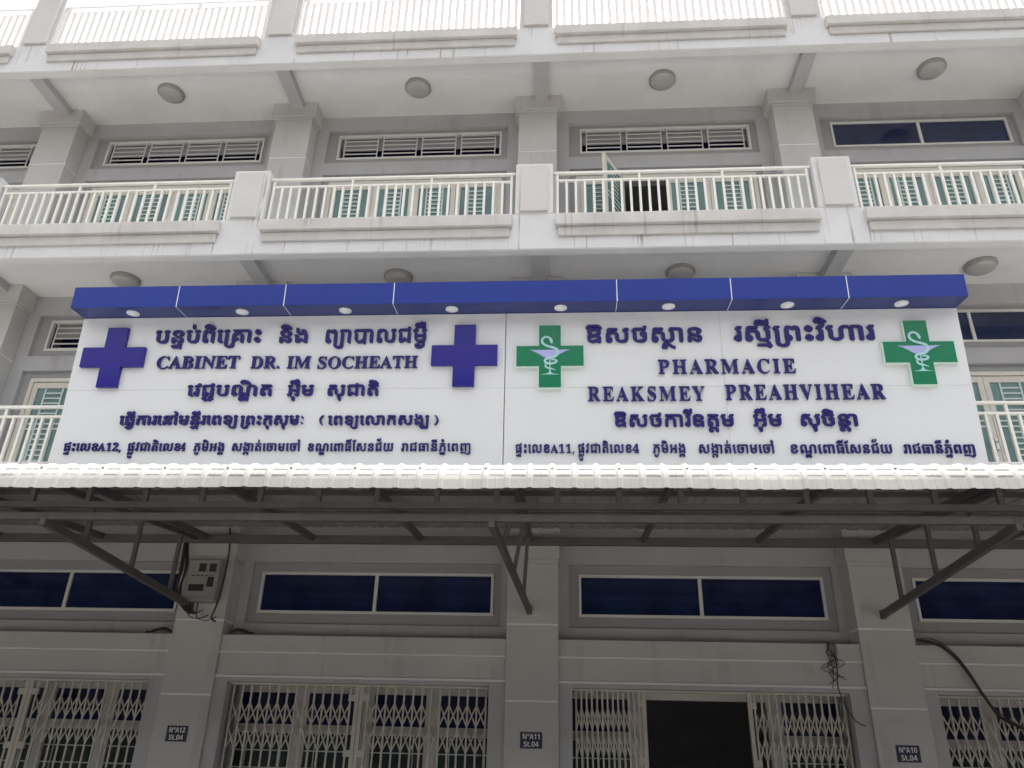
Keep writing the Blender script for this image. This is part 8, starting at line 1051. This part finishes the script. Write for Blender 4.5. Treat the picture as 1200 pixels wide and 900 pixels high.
# ------------------------------------------------------------------ number plates
for x, z, num, lb in ((-4.01, 1.765, "N°A12", "small navy house number plate reading N°A12 St.04 on the left column"),
                      (0.0, 1.783, "N°A11", "small navy house number plate reading N°A11 St.04 on the middle column"),
                      (4.008, 1.739, "N°A10", "small navy house number plate reading N°A10 St.04 on the right column")):
    t = empty("house_number_plate", (x, -0.001, z))
    tag(t, lb, "number plate", "house number plates on the columns")
    b = MB()
    b.box(-0.122, 0.122, -0.008, 0, -0.082, 0.082)
    pl = b.build("plate", M['plate'], t, bevel=0.002)
    for nm, key, zz, wd in (("number_lettering", num, 0.010, 0.185), ("street_lettering", "St.04", -0.066, 0.165)):
        gw, gh = GLYPHS[key][1], GLYPHS[key][2]
        text_obj(nm, [(key, -wd / 2, zz, wd / gw, 0.055 / gh)], 0.003, M['plate_text'], t, -0.0082)

# ------------------------------------------------------------------ meter box and cables
t = empty("electric_meter_box", (-4.02, -0.005, 3.45))
tag(t, "grey plastic electric meter box with dark windows on the left column", "meter box")
b = MB(); b.box(-0.20, 0.23, -0.15, 0, -0.25, 0.25)
bx = b.build("case", M['meter'], t, bevel=0.015)
b = MB(); b.ring(-0.19, 0.22, -0.24, 0.24, -0.162, -0.1505, 0.03)
b.build("lid_rim", M['meter'], t, bevel=0.003)
for x0, x1, z0, z1 in ((-0.03, 0.06, 0.10, 0.20), (0.10, 0.19, 0.10, 0.20), (0.10, 0.18, -0.08, 0.04), (-0.12, 0.07, -0.13, -0.05)):
    b = MB(); b.ring(x0 - 0.012, x1 + 0.012, z0 - 0.012, z1 + 0.012, -0.158, -0.1506, 0.012)
    fr = b.build("window", M['meter'], t)
    B("pane", M['meter_win'], fr, x0, x1, -0.154, -0.1507, z0, z1)
b = MB()
for i in range(5):
    b.box(-0.10 + i * 0.055, -0.07 + i * 0.055, -0.156, -0.1508, 0.045, 0.06)
b.build("switch", M['meter_win'], t)
def cable(pts, r, label, m='cable', n=8):
    q = spline(pts, n)
    b = MB()
    b.tube(q, r, 8)
    return tag(b.build("cable", M[m], loc=q[0]), label, "cable")
cable([(-3.775, -0.12, 4.10), (-3.735, -0.12, 3.85), (-3.73, -0.12, 3.66), (-3.735, -0.13, 3.38), (-3.77, -0.12, 3.16), (-3.83, -0.06, 3.03), (-3.80, 0.0, 2.99)], 0.011, "single black cable hanging down past the right side of the meter box")
# a bundle that feeds the meter box
q0 = [(-4.33, -0.10, 4.10), (-4.28, -0.16, 3.85), (-4.26, -0.16, 3.6), (-4.27, -0.17, 3.35), (-4.20, -0.17, 3.19), (-4.06, -0.12, 3.06)]
b = MB()
for dx, dy in ((0, 0), (0.028, 0.012), (-0.024, 0.016), (0.008, -0.02), (0.045, -0.012)):
    b.tube(spline([(p[0] + dx * (1 + 0.4 * math.sin(i * 2 + dx * 90)), p[1] + dy, p[2]) for i, p in enumerate(q0)], 6), 0.012, 7)
for a in ((-4.15, 3.10), (-4.08, 3.04), (-3.98, 3.02)):
    b.tube(spline([(a[0] - 0.03, -0.1, 3.2), (a[0], -0.13, a[1]), (a[0] + 0.12, -0.10, a[1] - 0.03), (a[0] + 0.20, -0.05, a[1] + 0.02)], 6), 0.006, 6)
tag(b.build("cable_bundle", M['cable'], loc=q0[0]), "thick bundle of black cables along the left side of the meter box", "cable")
# drooping cable on the right, twigs of wire by the right column
b = MB()
for d in (0, 0.03, -0.02):
    b.tube(spline([(4.33, 0.02, 2.90 + d * 0.5), (4.52, -0.01, 2.87 + d), (4.68, -0.02, 2.74 + d), (4.80, -0.02, 2.55 + d * 1.2), (4.93, 0.0, 2.30 + d), (5.06, 0.02, 2.12 + d), (5.4, 0.05, 1.95)], 6), 0.010 if d == 0 else 0.006, 7)
tag(b.build("cable_bundle", M['cable'], loc=(4.33, 0.02, 2.9)), "dark bundle of cables drooping over the gate right of the right column", "cable")
b = MB()
random.seed(4)
for i in range(9):
    x = 3.36 + random.uniform(-0.03, 0.06)
    pts = [(x, 0.02, 2.86)]
    ln = random.uniform(0.25, 0.5)
    for j in range(1, 6):
        pts.append((x + random.uniform(-0.05, 0.05) * j / 2, 0.015 - 0.02 * random.random(), 2.86 - ln * j / 5))
    b.tube(spline(pts, 4), 0.0036, 5)
b.tube(spline([(3.39, 0.0, 2.86), (3.40, -0.01, 2.6), (3.38, -0.005, 2.4), (3.43, 0.0, 2.2), (3.52, 0.01, 2.05), (3.62, 0.03, 2.0)], 6), 0.006, 6)
tag(b.build("hanging_wires", M['twig'], loc=(3.36, 0.02, 2.86)), "tangle of thin dusty wires hanging from the beam left of the right column", "wires")
for x, lb in ((-4.36, "short dark cable end lying on the beam left of the left column"), (-3.62, "short dark cable end lying on the beam right of the left column")):
    s_ = -1 if x < -4 else 1
    b = MB()
    b.tube(spline([(x, 0.06, 2.885), (x + s_ * 0.10, 0.05, 2.90), (x + s_ * 0.2, 0.04, 2.875), (x + s_ * 0.30, 0.06, 2.87)], 6), 0.012, 7)
    b.tube(spline([(x, 0.09, 2.88), (x + s_ * 0.08, 0.07, 2.92), (x + s_ * 0.22, 0.05, 2.89)], 6), 0.009, 7)
    tag(b.build("cable_end", M['cable'], loc=(x, 0.06, 2.885)), lb, "cable")
